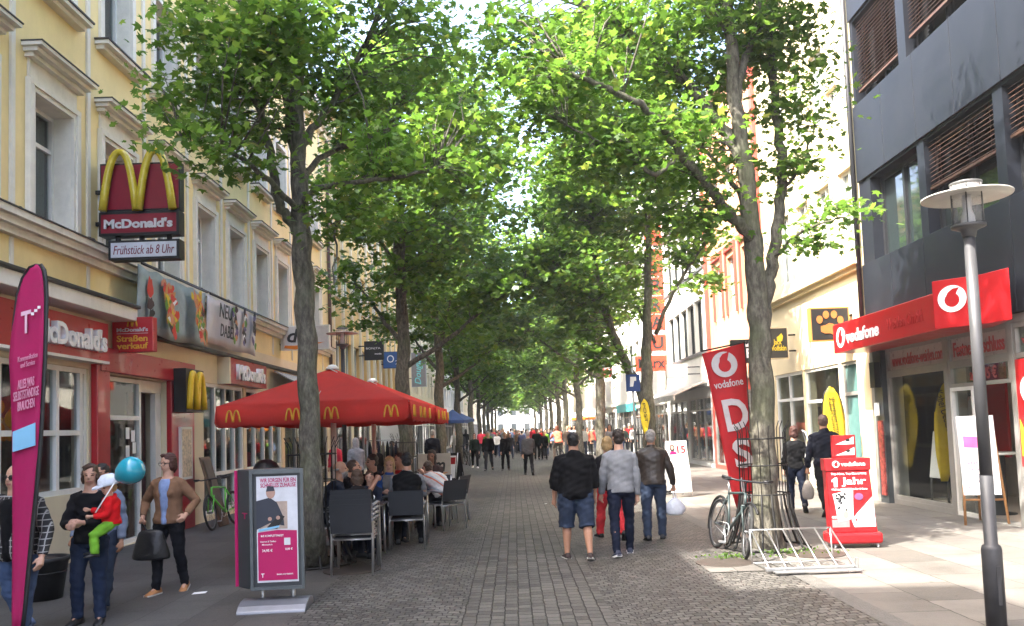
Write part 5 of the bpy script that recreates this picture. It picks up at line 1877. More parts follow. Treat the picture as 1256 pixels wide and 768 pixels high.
r, c, w_, h_ = sq_sign('perfumery_sign', 'tall grey projecting sign with turquoise script running upwards', 505, 522, 432, 475, 50.5, mat('warm_grey_panel', (0.16, 0.15, 0.15), 0.5), grey_wall)
letters('Douglas', r, c, UZ, (-1, 0, 0), h_ * 0.85, w_ * 0.55, mat('turquoise_script', (0.15, 0.55, 0.55), 0.5), 0.01, bold=0.01, shear=0.3)

r, c, w_, h_ = sq_sign('paw_sign', 'square black sign with an orange paw print and orange edge', 995, 1041, 376, 419, 17.75, blackprint, mat('orange_edge', (0.45, 0.22, 0.05), 0.5))
mb = MB()
fq = frame_fn(c, XR_, UZ)
mb.prism([(-0.2, -0.16), (-0.12, -0.2), (0.0, -0.2), (0.08, -0.25), (0.16, -0.2), (0.14, -0.08), (0.06, 0.0), (-0.02, 0.02), (-0.1, -0.02), (-0.2, -0.04)], fq, 0.012)
for x, z in ((-0.22, 0.1), (-0.08, 0.2), (0.09, 0.2), (0.22, 0.08)):
    mb.prism(circle(0.065, 14, x, z, 0.085), fq, 0.012)
mb.build('paw_print', mat('paw_orange', (0.36, 0.14, 0.035), 0.5), r)
r, c, w_, h_ = sq_sign('outdoor_shop_sign', 'black projecting box sign with beige sides and yellow lettering by the trunk', 938, 966, 401, 441, 21.4, blackprint, mat('beige_sign_side', (0.5, 0.4, 0.26), 0.6))
letters('Jack\nWolfskin', r, c + V((0.03, 0, -0.05)), XR_, UZ, w_ * 0.7, h_ * 0.36, yellowprint, 0.006, bold=0.02)
mb = MB()
mb.prism([(-0.02, 0.0), (0.1, 0.0), (0.13, 0.12), (0.09, 0.2), (0.03, 0.14), (-0.03, 0.1)], frame_fn(c + V((0.05, 0, 0.05)), XR_, UZ), 0.008)
mb.build('emblem', yellowprint, r)
r, c, w_, h_ = sq_sign('jeweller_sign', 'black projecting sign with white letters under a small white crown', 898, 924, 416, 446, 24.6, blackprint, black)
letters('TEB', r, c + V((0.0, 0, -0.06)), XR_, UZ, w_ * 0.85, h_ * 0.4, whiteprint, 0.008, bold=0.03)
mb = MB()
mb.prism([(-0.12, 0), (0.12, 0), (0.15, 0.12), (0.06, 0.06), (0, 0.14), (-0.06, 0.06), (-0.15, 0.12)], frame_fn(c + V((0.05, 0, 0.13)), XR_, UZ), 0.008)
mb.build('crown_emblem', whiteprint, r)
r, c, w_, h_ = sq_sign('blank_sign', 'blank white projecting box sign over the slatted awning', 818, 843, 446, 464, 32.5, whiteprint, white)
# tall lettered sign in separate red blocks
yb = 39.3
zz = lambda py: D(806, py, yb).z
xa, xb = D(797, 430, yb).x, D(818, 430, yb).x
root = thing('store_sign', 'tall vertical sign of orange red blocks with black capital letters', 'sign', (xb, yb, zz(453)))
for t, y0, y1 in (('', 262, 300), ('', 305, 338), ('B', 340, 361), ('R', 363, 384), ('A', 386, 404), ('U', 411, 430)):
    mb = MB()
    mb.bx(xa, xb, yb, yb + 0.3, zz(y1), zz(y0))
    k = mb.build('block', brau_red, root)
    if t:
        letters(t, k, ((xa + xb) / 2, yb - 0.002, (zz(y0) + zz(y1)) / 2), XR_, UZ, (xb - xa) * 0.62, (zz(y0) - zz(y1)) * 0.78, blackprint, 0.012, bold=0.022)
mb = MB()
x2 = D(780, 445, yb).x
mb.bx(x2, xb, yb, yb + 0.3, zz(455), zz(436))
k = mb.build('block', brau_red, root)
letters('Marx', k, ((x2 + xb) / 2, yb - 0.002, zz(445)), XR_, UZ, (xb - x2) * 0.85, (zz(436) - zz(455)) * 0.66, blackprint, 0.012, bold=0.022)
mb = MB()
mb.bx(xb, xb + 0.12, yb + 0.08, yb + 0.2, zz(455), zz(262))
for y0 in (384.5, 405, 431):
    mb.bx(xa + 0.05, xb - 0.05, yb + 0.05, yb + 0.25, zz(y0 + 5), zz(y0 + 0.5))
mb.bx(xb, 7.3, yb + 0.1, yb + 0.18, zz(430), zz(424))
mb.bx(xb, 7.3, yb + 0.1, yb + 0.18, zz(300), zz(294))
mb.build('bracket', white, root)
r, c, w_, h_ = sq_sign('fashion_store_letters', 'white sign with big red slanted letters far down the right side', 733, 756, 447, 468, 62, whiteprint, white)
letters('H&M', r, c, XR_, UZ, w_ * 0.9, h_ * 0.6, vred, 0.02, bold=0.03, shear=0.25)
# blue sign on a thin post
pp = G(782, 606)
root = thing('post_sign', 'thin grey post with a blue square sign near the second right tree', 'sign post', tuple(pp))
mb = MB()
mb.lathe([(0.03, 0), (0.03, 3.6)], 10)
mb.build('post', steel, root, world=False)
mb = MB()
mb.bx(-0.17, 0.17, -0.06, -0.03, 2.5, 2.92)
pn = mb.build('panel', mat('traffic_blue', (0.015, 0.05, 0.2), 0.4), root, world=False)
mb = MB()
mb.prism([(-0.08, -0.12), (0.0, -0.12), (0.03, 0.02), (0.08, 0.02), (0.08, 0.12), (-0.06, 0.12)], frame_fn((0, -0.061, 2.74), XR_, UZ), 0.003)
mb.build('pictogram', whiteprint, pn, world=False)


# ------------------------------------------------------------------ small things
def round_grate(label, loc, r):
    root = thing('drain_grate', label, 'drain grate', tuple(loc))
    mb = MB()
    z = 0.014
    mb.lathe([(r * 0.86, z), (r, z), (r, 0.005)], 36, smooth=False)
    mb.build('rim', iron, root, world=False)
    mb = MB()
    n = 15
    for k in range(n):
        x = -r * 0.8 + 1.6 * r * k / (n - 1)
        hh = math.sqrt(max(0, (r * 0.85) ** 2 - x * x))
        mb.bx(x - r * 0.03, x + r * 0.03, -hh, hh, 0.009, z - 0.001)
    mb.build('bars', iron, root, world=False)
    return root


round_grate('round rusty iron grate under the stacked chairs', G(432, 700), 0.36)
round_grate('round iron grate beneath the bicycle at the right tree', G(889, 691), 0.34)
round_grate('round iron grate behind the bicycle rack by the red stand', G(1000, 680), 0.36)

o = MB().add([(0, 0, 0), (0.14, 0.03, 0.004), (0.13, 0.12, 0.008), (-0.01, 0.1, 0.003)], [(0, 1, 2, 3)])
o = o.build('paper_scrap', whiteprint)
sm = o.modifiers.new('thickness', 'SOLIDIFY')
sm.thickness = 0.002
o.location = G(235, 730) + V((0, 0, 0.008))
tag(o, 'white paper scrap lying on the pavement by the woman with the bag', 'litter')
for i, (px, py, lb) in enumerate(((447, 612, 'tiny white scrap lying on the cobbles left of the walkers'), (668, 619, 'small white scrap of paper on the setts left of the black hooded man'))):
    o = MB().add([(0, 0, 0), (0.06, 0.02, 0.004), (0.05, 0.06, 0.006), (0, 0.05, 0.002)], [(0, 1, 2, 3)]).build('paper_scrap', whiteprint)
    sm = o.modifiers.new('thickness', 'SOLIDIFY')
    sm.thickness = 0.002
    o.location = G(px, py) + V((0, 0, 0.014))
    tag(o, lb, 'litter')

pb4 = G(52, 735)
root = thing('planter_tub', 'black round plastic tub standing by the restaurant window', 'tub', tuple(pb4))
mb = MB()
mb.lathe([(0.2, 0.0), (0.26, 0.4), (0.28, 0.42), (0.28, 0.46), (0.25, 0.46), (0.24, 0.42), (0.0, 0.4)], 24)
mb.torus((0, 0, 0.3), 0.25, 0.008, (1, 0, 0), (0, 1, 0), 24, 6)
mb.build('tub', black, root, world=False)
mb = MB()
mb.lathe([(0.23, 0.425), (0.1, 0.45), (0, 0.455)], 20)
mb.build('soil', mat('dark_soil', (0.03, 0.022, 0.016), 0.9), root, world=False)

pd = D(327, 600, 12.3)
root = thing('litter_bin', 'black domed litter bin behind the advertising pylon', 'bin', (pd.x, 12.3, 0))
mb = MB()
mb.lathe([(0.19, 0.0), (0.2, 0.9), (0.21, 0.92)], 24)
mb.build('body', anthracite, root, world=False)
mb = MB()
mb.lathe([(0.215, 0.92), (0.215, 1.1), (0.2, 1.22), (0.15, 1.32), (0.07, 1.37), (0, 1.38)], 24)
mb.bx(-0.12, 0.12, -0.225, -0.2, 1.0, 1.14)
mb.build('hood', black, root, world=False)

root = thing('leaning_board', 'brown wooden board leaning on the wall beside the green bicycle', 'board', (-6.0, 16.6, 0))
mb = MB()
mb.hexa([(0.24, -0.25, 0), (0.28, -0.25, 0), (0.28, 0.25, 0), (0.24, 0.25, 0), (-0.14, -0.25, 1.35), (-0.1, -0.25, 1.35), (-0.1, 0.25, 1.35), (-0.14, 0.25, 1.35)])
mb.build('panel', brownboard, root, world=False, bevel=0.01)
mb = MB()
mb.hexa([(0.29, -0.2, 0.03), (0.295, -0.2, 0.03), (0.295, 0.2, 0.03), (0.29, 0.2, 0.03), (-0.07, -0.2, 1.3), (-0.065, -0.2, 1.3), (-0.065, 0.2, 1.3), (-0.07, 0.2, 1.3)])
mb.build('slate_face', mat('dull_slate', (0.12, 0.09, 0.07), 0.7, var=0.3), root, world=False)

# cafe parasols and stalls further down, small in the picture
def far_parasol(label, x, y, m, z=2.5, w=1.5, grp='parasols further down the street'):
    root = thing('cafe_parasol', label, 'parasol', (x, y, 0), 0, grp)
    mb = MB()
    mb.lathe([(0.03, 0), (0.03, z + 0.5)], 8)
    mb.lathe([(0.3, 0), (0.3, 0.06), (0.05, 0.08)], 12)
    mb.build('pole', steel, root, world=False)
    mb = MB()
    mb.lathe([(0.02, z + 0.5), (w * 0.6, z + 0.17), (w, z - 0.02), (w, z - 0.16)], 8, smooth=False)
    mb.build('canopy', m, root, world=False)


navy = mat('navy_canvas', (0.03, 0.06, 0.16), 0.8)
far_parasol('dark blue cafe parasol past the third left tree', D(548, 470, 37).x, 40, navy, 2.2, 0.8)
far_parasol('dark blue cafe parasol a little further on, among the left trees', D(556, 490, 45).x, 45, navy, 2.3, 1.1)
far_parasol('orange cafe parasol beneath the far right trees', D(716, 505, 60).x, 60, orangeprint, 2.3, 0.9)
far_parasol('pale cafe parasol beneath the far right trees', D(722, 505, 52).x, 52, white, 2.4, 1.2)
root = thing('clothes_rail', 'clothes rail with dark coats outside the shop behind the parasols', 'clothes rail', tuple(G(474, 607)))
mb = MB()
for x in (-0.5, 0.5):
    mb.tube([(x, 0, 0), (x, 0, 1.5)], 0.015, 6)
mb.tube([(-0.5, 0, 1.5), (0.5, 0, 1.5)], 0.015, 6)
mb.build('rail', steel, root, world=False)
for k in range(8):
    x = -0.42 + 0.12 * k
    mb = MB()
    mb.tube([(x, 0, 1.47), (x, 0.0, 1.3), (x, 0.02, 0.9), (x, 0, 0.5 + 0.1 * (k % 3))], [(0.015, 0.03), (0.035, 0.2), (0.04, 0.2), (0.045, 0.24)], 8)
    mb.build('coat', [cloth(25, 25, 28), cloth(70, 70, 76), cloth(40, 36, 50), cloth(120, 110, 100)][k % 4], root, world=False)
root = thing('white_notice', 'white paper notice on a stand outside the left shops', 'notice', tuple(G(481, 604)))
mb = MB()
mb.tube([(0, 0, 0), (0, 0, 1.35)], 0.02, 6)
mb.build('post', steel, root, world=False)
mb = MB()
mb.hexa([(-0.28, -0.02, 1.35), (0.28, -0.02, 1.25), (0.28, 0, 1.25), (-0.28, 0, 1.35), (-0.3, 0.03, 1.95), (0.26, 0.03, 1.9), (0.26, 0.05, 1.9), (-0.3, 0.05, 1.95)])
mb.build('sheet', whiteprint, root, world=False)
# ------------------------------------------------------------------ trees
def leaf_mat():
    m = bpy.data.materials.new('maple_leaf')
    m.use_nodes = True
    t = NT(m)
    b = t.n['Principled BSDF']
    ge = t.new('ShaderNodeNewGeometry')
    r = ge.outputs['Random Per Island']
    c = t.ramp(r, [(0.0, (0.054, 0.112, 0.024)), (0.45, (0.086, 0.158, 0.034)), (0.8, (0.118, 0.193, 0.042)), (0.97, (0.15, 0.222, 0.05)), (1.0, (0.19, 0.19, 0.055))])
    c2 = t.mix(1.0, c, (2.0, 2.1, 1.25), 'MULTIPLY')
    t.link(c, b.inputs['Base Color'])
    b.inputs['Roughness'].default_value = 0.42
    b.inputs['Specular IOR Level'].default_value = 0.4
    tr = t.new('ShaderNodeBsdfTranslucent')
    t.link(c2, tr.inputs[0])
    ad = t.new('ShaderNodeMixShader')
    ad.inputs[0].default_value = 0.5
    t.link(b.outputs[0], ad.inputs[1])
    t.link(tr.outputs[0], ad.inputs[2])
    t.link(ad.outputs[0], t.n['Material Output'].inputs[0])
    return m


def bark_mat():
    m = bpy.data.materials.new('maple_bark')
    m.use_nodes = True
    t = NT(m)
    b = t.n['Principled BSDF']
    tc = t.new('ShaderNodeTexCoord')
    mp = t.new('ShaderNodeMapping')
    mp.inputs['Scale'].default_value = (20, 20, 7)
    t.link(tc.outputs['Object'], mp.inputs[0])
    n1 = t.new('ShaderNodeTexNoise', i_Scale=1.0, i_Detail=7.0, i_Roughness=0.7)
    t.link(mp.outputs[0], n1.inputs['Vector'])
    n2 = t.new('ShaderNodeTexNoise', i_Scale=2.2, i_Detail=4.0)
    t.link(tc.outputs['Object'], n2.inputs['Vector'])
    c = t.ramp(n1.outputs['Fac'], [(0.34, (0.04, 0.034, 0.027)), (0.5, (0.105, 0.094, 0.073)), (0.66, (0.2, 0.185, 0.145))])
    moss = t.ramp(n2.outputs['Fac'], [(0.45, (0, 0, 0)), (0.7, (0.6, 0.6, 0.6))])
    c = t.mix(moss, c, (0.1, 0.115, 0.055))
    t.link(c, b.inputs['Base Color'])
    b.inputs['Roughness'].default_value = 0.9
    bp = t.new('ShaderNodeBump', i_Strength=0.9, i_Distance=0.025)
    t.link(n1.outputs['Fac'], bp.inputs['Height'])
    t.link(bp.outputs[0], b.inputs['Normal'])
    return m


LEAF, BARK = leaf_mat(), bark_mat()


def leaf_template(kind):
    if kind == 0:
        pts = [(-88, .42), (-50, .5), (-18, .66), (5, .42), (33, .95), (62, .5), (90, 1.08), (118, .5), (147, .95), (175, .42), (198, .66), (230, .5)]
    elif kind == 1:
        pts = [(-88, .45), (-15, .72), (10, .48), (40, .98), (65, .55), (90, 1.05), (140, .98), (170, .48), (195, .72)]
    else:
        pts = [(-80, .6), (0, .8), (45, .95), (90, 1.0), (150, .95), (200, .7)]
    v = []
    for a, r in pts:
        x, y = r * math.cos(R_(a)), r * math.sin(R_(a))
        v.append((x * 0.62, y * 0.62, -0.14 * (x * x + y * y) + 0.1 * abs(x)))
    return np.array(v)


def crown_mesh(name, P, size, kind, rng, flat=0.55):
    n = len(P)
    T = leaf_template(kind)
    k = len(T)
    nrm = rng.normal(size=(n, 3)) * flat
    nrm[:, 2] = np.abs(nrm[:, 2]) * 0.4 + 0.75
    nrm /= np.linalg.norm(nrm, axis=1)[:, None]
    a = rng.normal(size=(n, 3))
    a -= nrm * (a * nrm).sum(1)[:, None]
    a /= np.linalg.norm(a, axis=1)[:, None]
    b = np.cross(nrm, a)
    s = size * rng.uniform(0.6, 1.25, n)
    vv = P[:, None, :] + s[:, None, None] * (T[None, :, 0:1] * a[:, None, :] + T[None, :, 1:2] * b[:, None, :] + T[None, :, 2:3] * nrm[:, None, :])
    me = bpy.data.meshes.new(name)
    me.vertices.add(n * k)
    me.vertices.foreach_set('co', vv.reshape(-1))
    me.loops.add(n * k)
    me.loops.foreach_set('vertex_index', np.arange(n * k, dtype=np.int32))
    me.polygons.add(n)
    me.polygons.foreach_set('loop_start', np.arange(0, n * k, k, dtype=np.int32))
    me.update(calc_edges=True)
    me.materials.append(LEAF)
    return me


def smooth_path(pts, rad, sub=4):
    """Catmull-Rom through the given points"""
    pts = [V(p) for p in pts]
    out, ro = [], []
    for i in range(len(pts) - 1):
        p0, p1, p2, p3 = pts[max(0, i - 1)], pts[i], pts[i + 1], pts[min(len(pts) - 1, i + 2)]
        for j in range(sub):
            t = j / sub
            out.append(0.5 * ((2 * p1) + (p2 - p0) * t + (2 * p0 - 5 * p1 + 4 * p2 - p3) * t * t + (3 * p1 - p0 - 3 * p2 + p3) * t ** 3))
            ro.append(rad[i] * (1 - t) + rad[i + 1] * t)
    out.append(pts[-1])
    ro.append(rad[-1])
    return out, ro


def grow(trunk, trad, limbs, blobs, nspray, nleaf, size, kind, seed, wob=0.012, n=14):
    """returns (trunk mesh builder, crown mesh): limbs = [(points, r0, r1)], blobs = [(centre, radii, weight)]"""
    rng = np.random.default_rng(seed)
    mb = MB()
    path, rad = smooth_path(trunk, trad, 6)
    rad = [r * (1 + 0.05 * math.sin(i * 1.7 + seed) + 0.03 * math.sin(i * 4.1)) for i, r in enumerate(rad)]
    path = [p + V((wob * math.sin(i * 1.1 + seed), wob * math.cos(i * 0.9), 0)) for i, p in enumerate(path)]
    mb.tube(path, rad, n)
    nodes = [(p, r) for p, r in zip(path, rad) if p.z > 2.6]
    for pts, r0, r1 in limbs:
        lp, lr = smooth_path(pts, [r0 + (r1 - r0) * i / (len(pts) - 1) for i in range(len(pts))], 5)
        lp = [p + V((0.02 * math.sin(i * 2.1 + r0 * 90), 0.02 * math.cos(i * 1.7), 0.012 * math.sin(i * 3.1))) if 0 < i else p for i, p in enumerate(lp)]
        mb.tube(lp, lr, 8)
        nodes += list(zip(lp[2:], lr[2:]))
    NP = np.array([tuple(p) for p, r in nodes])
    w = np.array([b[2] if len(b) > 2 else 1.0 for b in blobs]) * np.array([b[1][0] * b[1][1] * b[1][2] for b in blobs]) ** 0.8
    w /= w.sum()
    which = rng.choice(len(blobs), nspray, p=w)
    leaves = []
    per = nleaf // nspray
    for bi in which:
        c, r = np.array(blobs[bi][0]), np.array(blobs[bi][1])
        d = rng.normal(size=3)
        d /= np.linalg.norm(d)
        q = c + d * r * rng.uniform(0.25, 1.0) ** 0.5
        dist = np.linalg.norm(NP - q, axis=1) + 0.5 * np.maximum(0, NP[:, 2] - q[2])
        j = int(dist.argmin())
        p0, r0 = nodes[j]
        p0, q_ = V(p0), V(q)
        L = (q_ - p0).length
        mid = p0.lerp(q_, 0.55) + V((0, 0, 0.12 * L)) + V(rng.normal(size=3) * 0.06 * L)
        if L < 3.2:
            mb.tube([p0, mid, q_], [min(r0 * 0.6, 0.006 + 0.008 * L), 0.004 + 0.005 * L, 0.003], 5)
        out = np.array((q_ - p0).normalized()) if L > 0.01 else d
        sr = rng.uniform(0.22, 0.42) * (1 if kind < 2 else 1.5)
        m = max(3, int(per * rng.uniform(0.6, 1.4)))
        o = rng.normal(size=(m, 3)) * np.array([sr, sr, sr * 0.33]) * 0.75
        o[:, 2] -= 0.35 * (o[:, 0] ** 2 + o[:, 1] ** 2)
        leaves.append(q + o + out * rng.uniform(-0.6, 0.25, m)[:, None] * min(1, L) * 0.6)
    P = np.concatenate(leaves)
    if seed == 3:                       # boughs cut back above the shop signs
        P = P[~((P[:, 0] < -3.85) & (P[:, 2] < 4.85))]
    return mb, crown_mesh('crown', P, size, kind, rng)


def plant_tree(label, mb, crown, loc=(0, 0, 0), rz=0, group='maple trees lining the street', world=True):
    root = thing('maple_tree', label, 'tree', loc, rz, group)
    mb.build('trunk', BARK, root, world=world)
    o = bpy.data.objects.new('crown', crown)
    COL.objects.link(o)
    o.parent = root
    if world:
        o.matrix_parent_inverse = root.matrix_basis.inverted()
    return root


def pts(lst, y0):
    return [D(a[0], a[1], y0 + (a[2] if len(a) > 2 else 0)) for a in lst]


def blob(px, py, y, rx, ry, rz, w=1.0):
    return (tuple(D(px, py, y)), (rx, ry, rz), w)


# left near tree
Y1 = 10.75
base = G(384, 693)
tk = [base + V((0, 0.05, 0))] + pts([(383, 650), (381, 560), (378, 470), (375, 390), (371, 320), (369, 270), (366, 200), (364, 120), (362, 40), (359, -60), (356, -160)], Y1)
tr_ = [0.2, 0.155, 0.135, 0.128, 0.125, 0.13, 0.12, 0.1, 0.088, 0.078, 0.06, 0.04]
lm = [(pts([(370, 292), (354, 268, -.1), (341, 245, -.2), (331, 187, -.3), (315, 122, -.4), (300, 40, -.4), (285, -60, -.4)], Y1), 0.075, 0.03),
      (pts([(367, 225), (357, 175, .3), (344, 84, .5), (321, 5, .8), (310, -80, 1)], Y1), 0.055, 0.025),
      (pts([(367, 190), (380, 163, .2), (405, 131, .4), (433, 80, .6), (461, 28, .8), (480, -60, 1.0)], Y1), 0.06, 0.025),
      (pts([(370, 258), (384, 234, -.4), (424, 225, -.8), (485, 218, -1.1), (540, 205, -1.2)], Y1), 0.05, 0.015),
      (pts([(369, 230), (386, 200, .6), (428, 173, 1.2), (471, 145, 1.7), (510, 100, 2.0)], Y1), 0.05, 0.02),
      (pts([(368, 262), (330, 222, -.7), (280, 185, -1.1), (225, 175, -1.3)], Y1), 0.045, 0.012),
      (pts([(370, 275), (395, 262, -.3), (412, 290, -.5), (408, 350, -.5)], Y1), 0.025, 0.008)]
bl = [blob(312, 70, Y1 - .3, 1.05, 1.3, 0.75), blob(262, 185, Y1 - 1.1, 0.55, 0.8, 0.3, 1.3), blob(265, 130, Y1 - .6, 0.8, 0.9, 0.42), blob(228, 145, Y1 - 1, .3, .5, .18, 1.2),
      blob(470, 50, Y1 + .5, 1.3, 1.3, 0.8), blob(500, 190, Y1 - .8, 0.8, 0.9, 0.4), blob(560, 130, Y1, 0.55, 0.9, 0.6), blob(420, 130, Y1 + 1.2, 0.6, 0.8, 0.7),
      blob(575, 215, Y1 - 1.0, .4, .5, .3), blob(430, 255, Y1 - .4, 0.45, 0.5, 0.25), blob(410, 300, Y1 - .4, 0.15, 0.2, 0.3, 0.8), blob(345, 60, Y1 - 1.5, 0.7, .6, .7), blob(300, 10, Y1 - 1.3, 1.1, .8, .6),
      ((base.x, Y1, 9.3), (2.3, 2.4, 1.3), 0.8), ((base.x, Y1, 10.6), (1.7, 1.8, 1.2), 0.6)]
mbt, cr = grow(tk, tr_, lm, bl, 600, 21500, 0.122, 0, 3, n=18)
plant_tree('nearest left maple, straight dark trunk rising through the guard by the chair stack', mbt, cr, tuple(base))

# right near tree, two stems
Y2 = 11.25
base2 = G(941, 672)
tk = [base2] + pts([(940, 640), (937, 560), (934, 470), (931, 400), (927, 340), (921, 270), (911, 185), (901, 118), (895, 30), (886, -60), (878, -150)], Y2)
tr_ = [0.24, 0.18, 0.16, 0.155, 0.142, 0.133, 0.12, 0.105, 0.09, 0.076, 0.06, 0.04]
lm = [(pts([(934, 418, 0.05), (941, 360, .2), (948, 318, .3), (956, 258, .4), (959, 197, .5), (952, 141, .5), (947, 70, .5), (944, 0, .5), (940, -80, .5)], Y2), 0.095, 0.05),
      (pts([(924, 295), (909, 277, -.2), (891, 258, -.4), (862, 220, -.7), (834, 188, -1.0), (802, 141, -1.2), (755, 113, -1.4), (700, 90, -1.5)], Y2), 0.085, 0.03),
      (pts([(909, 195), (895, 169, .1), (877, 145, .2), (848, 108, .3), (806, 66, .4), (759, 33, .4), (708, 0, .4), (650, -40, .4)], Y2), 0.085, 0.04),
      (pts([(903, 125), (912, 78, .1), (928, 37, .2), (935, -30, .3)], Y2), 0.06, 0.04),
      (pts([(834, 188, -1.0), (800, 215, -1.1), (770, 172, -1.1), (740, 175, -1.1), (690, 150, -1.2)], Y2), 0.035, 0.012),
      (pts([(923, 285), (905, 235, 1.0), (870, 190, 1.8), (820, 150, 2.4)], Y2), 0.05, 0.02),
      (pts([(958, 235, .4), (985, 200, .3), (1000, 150, .2)], Y2), 0.03, 0.01),
      (pts([(950, 318, .3), (975, 290, -.2), (1005, 275, -.5), (1040, 265, -.7)], Y2), 0.028, 0.008)]
bl = [blob(760, 50, Y2, 1.25, 1.3, 0.75), blob(690, 110, Y2 - .9, 0.85, 1.0, 0.55), blob(800, 180, Y2 - .6, 0.95, 1.2, 0.55), blob(640, 60, Y2, 0.6, 0.9, 0.6), blob(720, 190, Y2 - 1, .6, .7, .3),
      blob(840, 255, Y2 - .4, 0.55, 0.8, 0.3), blob(978, 120, Y2 + .2, 0.35, 0.6, 0.55), blob(975, 60, Y2 + .3, 0.36, 0.5, 0.45), blob(1022, 262, Y2 - .6, 0.3, 0.35, 0.2, 1.6), blob(985, 288, Y2 - .3, 0.3, 0.4, 0.16, 1.6),
      blob(985, 190, Y2 + .2, 0.22, 0.3, 0.25, 1.3), blob(955, 215, Y2 + .3, 0.28, 0.4, 0.35), blob(880, 50, Y2 + .8, 0.85, 1.0, 0.7), blob(850, 110, Y2 + 1.4, 0.7, 0.8, 0.6), blob(890, 200, Y2 + .9, .35, .5, .35), blob(960, 20, Y2, .45, .5, .4),
      ((base2.x - .4, Y2, 9.3), (2.3, 2.4, 1.2), 0.8), ((base2.x - .3, Y2, 10.6), (1.7, 1.8, 1.1), 0.6)]
mbt, cr = grow(tk, tr_, lm, bl, 660, 26000, 0.122, 0, 8, n=18)
plant_tree('nearest right maple with two stems and mossy bark behind the bicycle rack', mbt, cr, tuple(base2))

# second right tree: forked, leaning left
Y3 = 20.6
b3 = G(799, 606)
tk = [b3] + pts([(798, 580), (797, 530), (794, 490), (793, 440), (794, 390), (795, 330), (795, 270), (793, 200)], Y3)
tr_ = [0.25, 0.2, 0.18, 0.16, 0.135, 0.11, 0.09, 0.07, 0.04]
lm = [(pts([(797, 518), (789, 488, .1), (776, 462, .1), (758, 425, .1), (744, 385, .1), (733, 330, .1), (725, 270, .1), (718, 200, .1)], Y3), 0.14, 0.06),
      (pts([(804, 410), (825, 360, -.4), (850, 320, -.8), (865, 300, -1)], Y3), 0.06, 0.02),
      (pts([(803, 420), (780, 370, .9), (770, 320, 1.5)], Y3), 0.05, 0.02), (pts([(744, 385, .1), (700, 340, -.5), (665, 310, -.9)], Y3), 0.05, 0.02)]
bl = [blob(842, 285, Y3 - .5, 0.85, 1.4, 0.75), blob(740, 330, Y3, 1.3, 1.4, 1.3), blob(690, 330, Y3 - .5, 1.0, 1.4, 1.1), blob(770, 220, Y3, 1.8, 1.8, 1.6), blob(700, 220, Y3, 1.2, 1.5, 1.4),
      blob(852, 350, Y3 - .8, .5, .8, .3, 1.2), blob(730, 430, Y3 - .3, .6, .8, .5), blob(690, 400, Y3, .7, .9, .5), ((b3.x - .8, Y3, 10.5), (2.0, 2.2, 1.6), 1)]
mbt, cr = grow(tk, tr_, lm, bl, 520, 20000, 0.165, 1, 15, n=14)
plant_tree('second right maple, forked trunk leaning left, before the tall lettered sign', mbt, cr, tuple(b3))

# the rest of the two rows: three grown forms, copied and turned
def generic(seed, kind, nleaf, size, nspray):
    q = random.Random(seed)
    tk = [V((0, 0, 0)), V((0.02, 0, 0.5)), V((0.04, 0.03, 1.6)), V((-0.02, 0.02, 2.8)), V((0.05, -0.05, 4.2)), V((-0.05, 0.05, 6)), V((0.05, 0, 8)), V((0, 0, 10))]
    tr_ = [0.26, 0.205, 0.18, 0.175, 0.15, 0.115, 0.075, 0.03]
    lm, bl = [], []
    for k in range(9):
        a = k * 2.4 + q.uniform(-0.4, 0.4)
        z0 = 3.3 + k * 0.6
        rr_ = q.uniform(2.0, 2.9) * (1.0 if k < 6 else 0.7)
        e = V((math.cos(a) * rr_ * (1.22 if math.cos(a) > 0 else 0.62), math.sin(a) * rr_, z0 + q.uniform(1.2, 2.2)))
        s0 = V((0.04 - 0.005 * k, 0.02, z0))
        lm.append(([s0, s0.lerp(e, 0.35) + V((0, 0, -0.05)), s0.lerp(e, 0.7) + V((0, 0, 0.1)), e], 0.075 - 0.004 * k, 0.015))
        bl.append((tuple(e + V((0, 0, 0.1))), (q.uniform(0.9, 1.3), q.uniform(0.9, 1.3), q.uniform(0.55, 0.9)), 1))
        bl.append((tuple(s0.lerp(e, 0.6) + V((0, 0, -0.1))), (0.8, 0.8, 0.5), 0.8))
    bl += [((0.3, 0, 9.6), (2.0, 2.0, 1.5), 1), ((0.2, 0, 11), (1.3, 1.3, 0.9), 1), ((0.8, 0, 7.5), (2.4, 2.6, 1.4), 0.8), ((0.9, 0, 5.7), (2.1, 2.5, 1.0), 0.5)]
    return grow(tk, tr_, lm, bl, nspray, nleaf, size, kind, seed, n=12)


def row_tree(proto, label, x, y, rz, sc=1.0):
    o = copy_tree(proto)
    o.location = (x, y, 0)
    o.rotation_euler = (0, 0, rz)
    o.scale = (sc, sc, sc)
    o['label'] = label
    USED[label] = 1
    return o


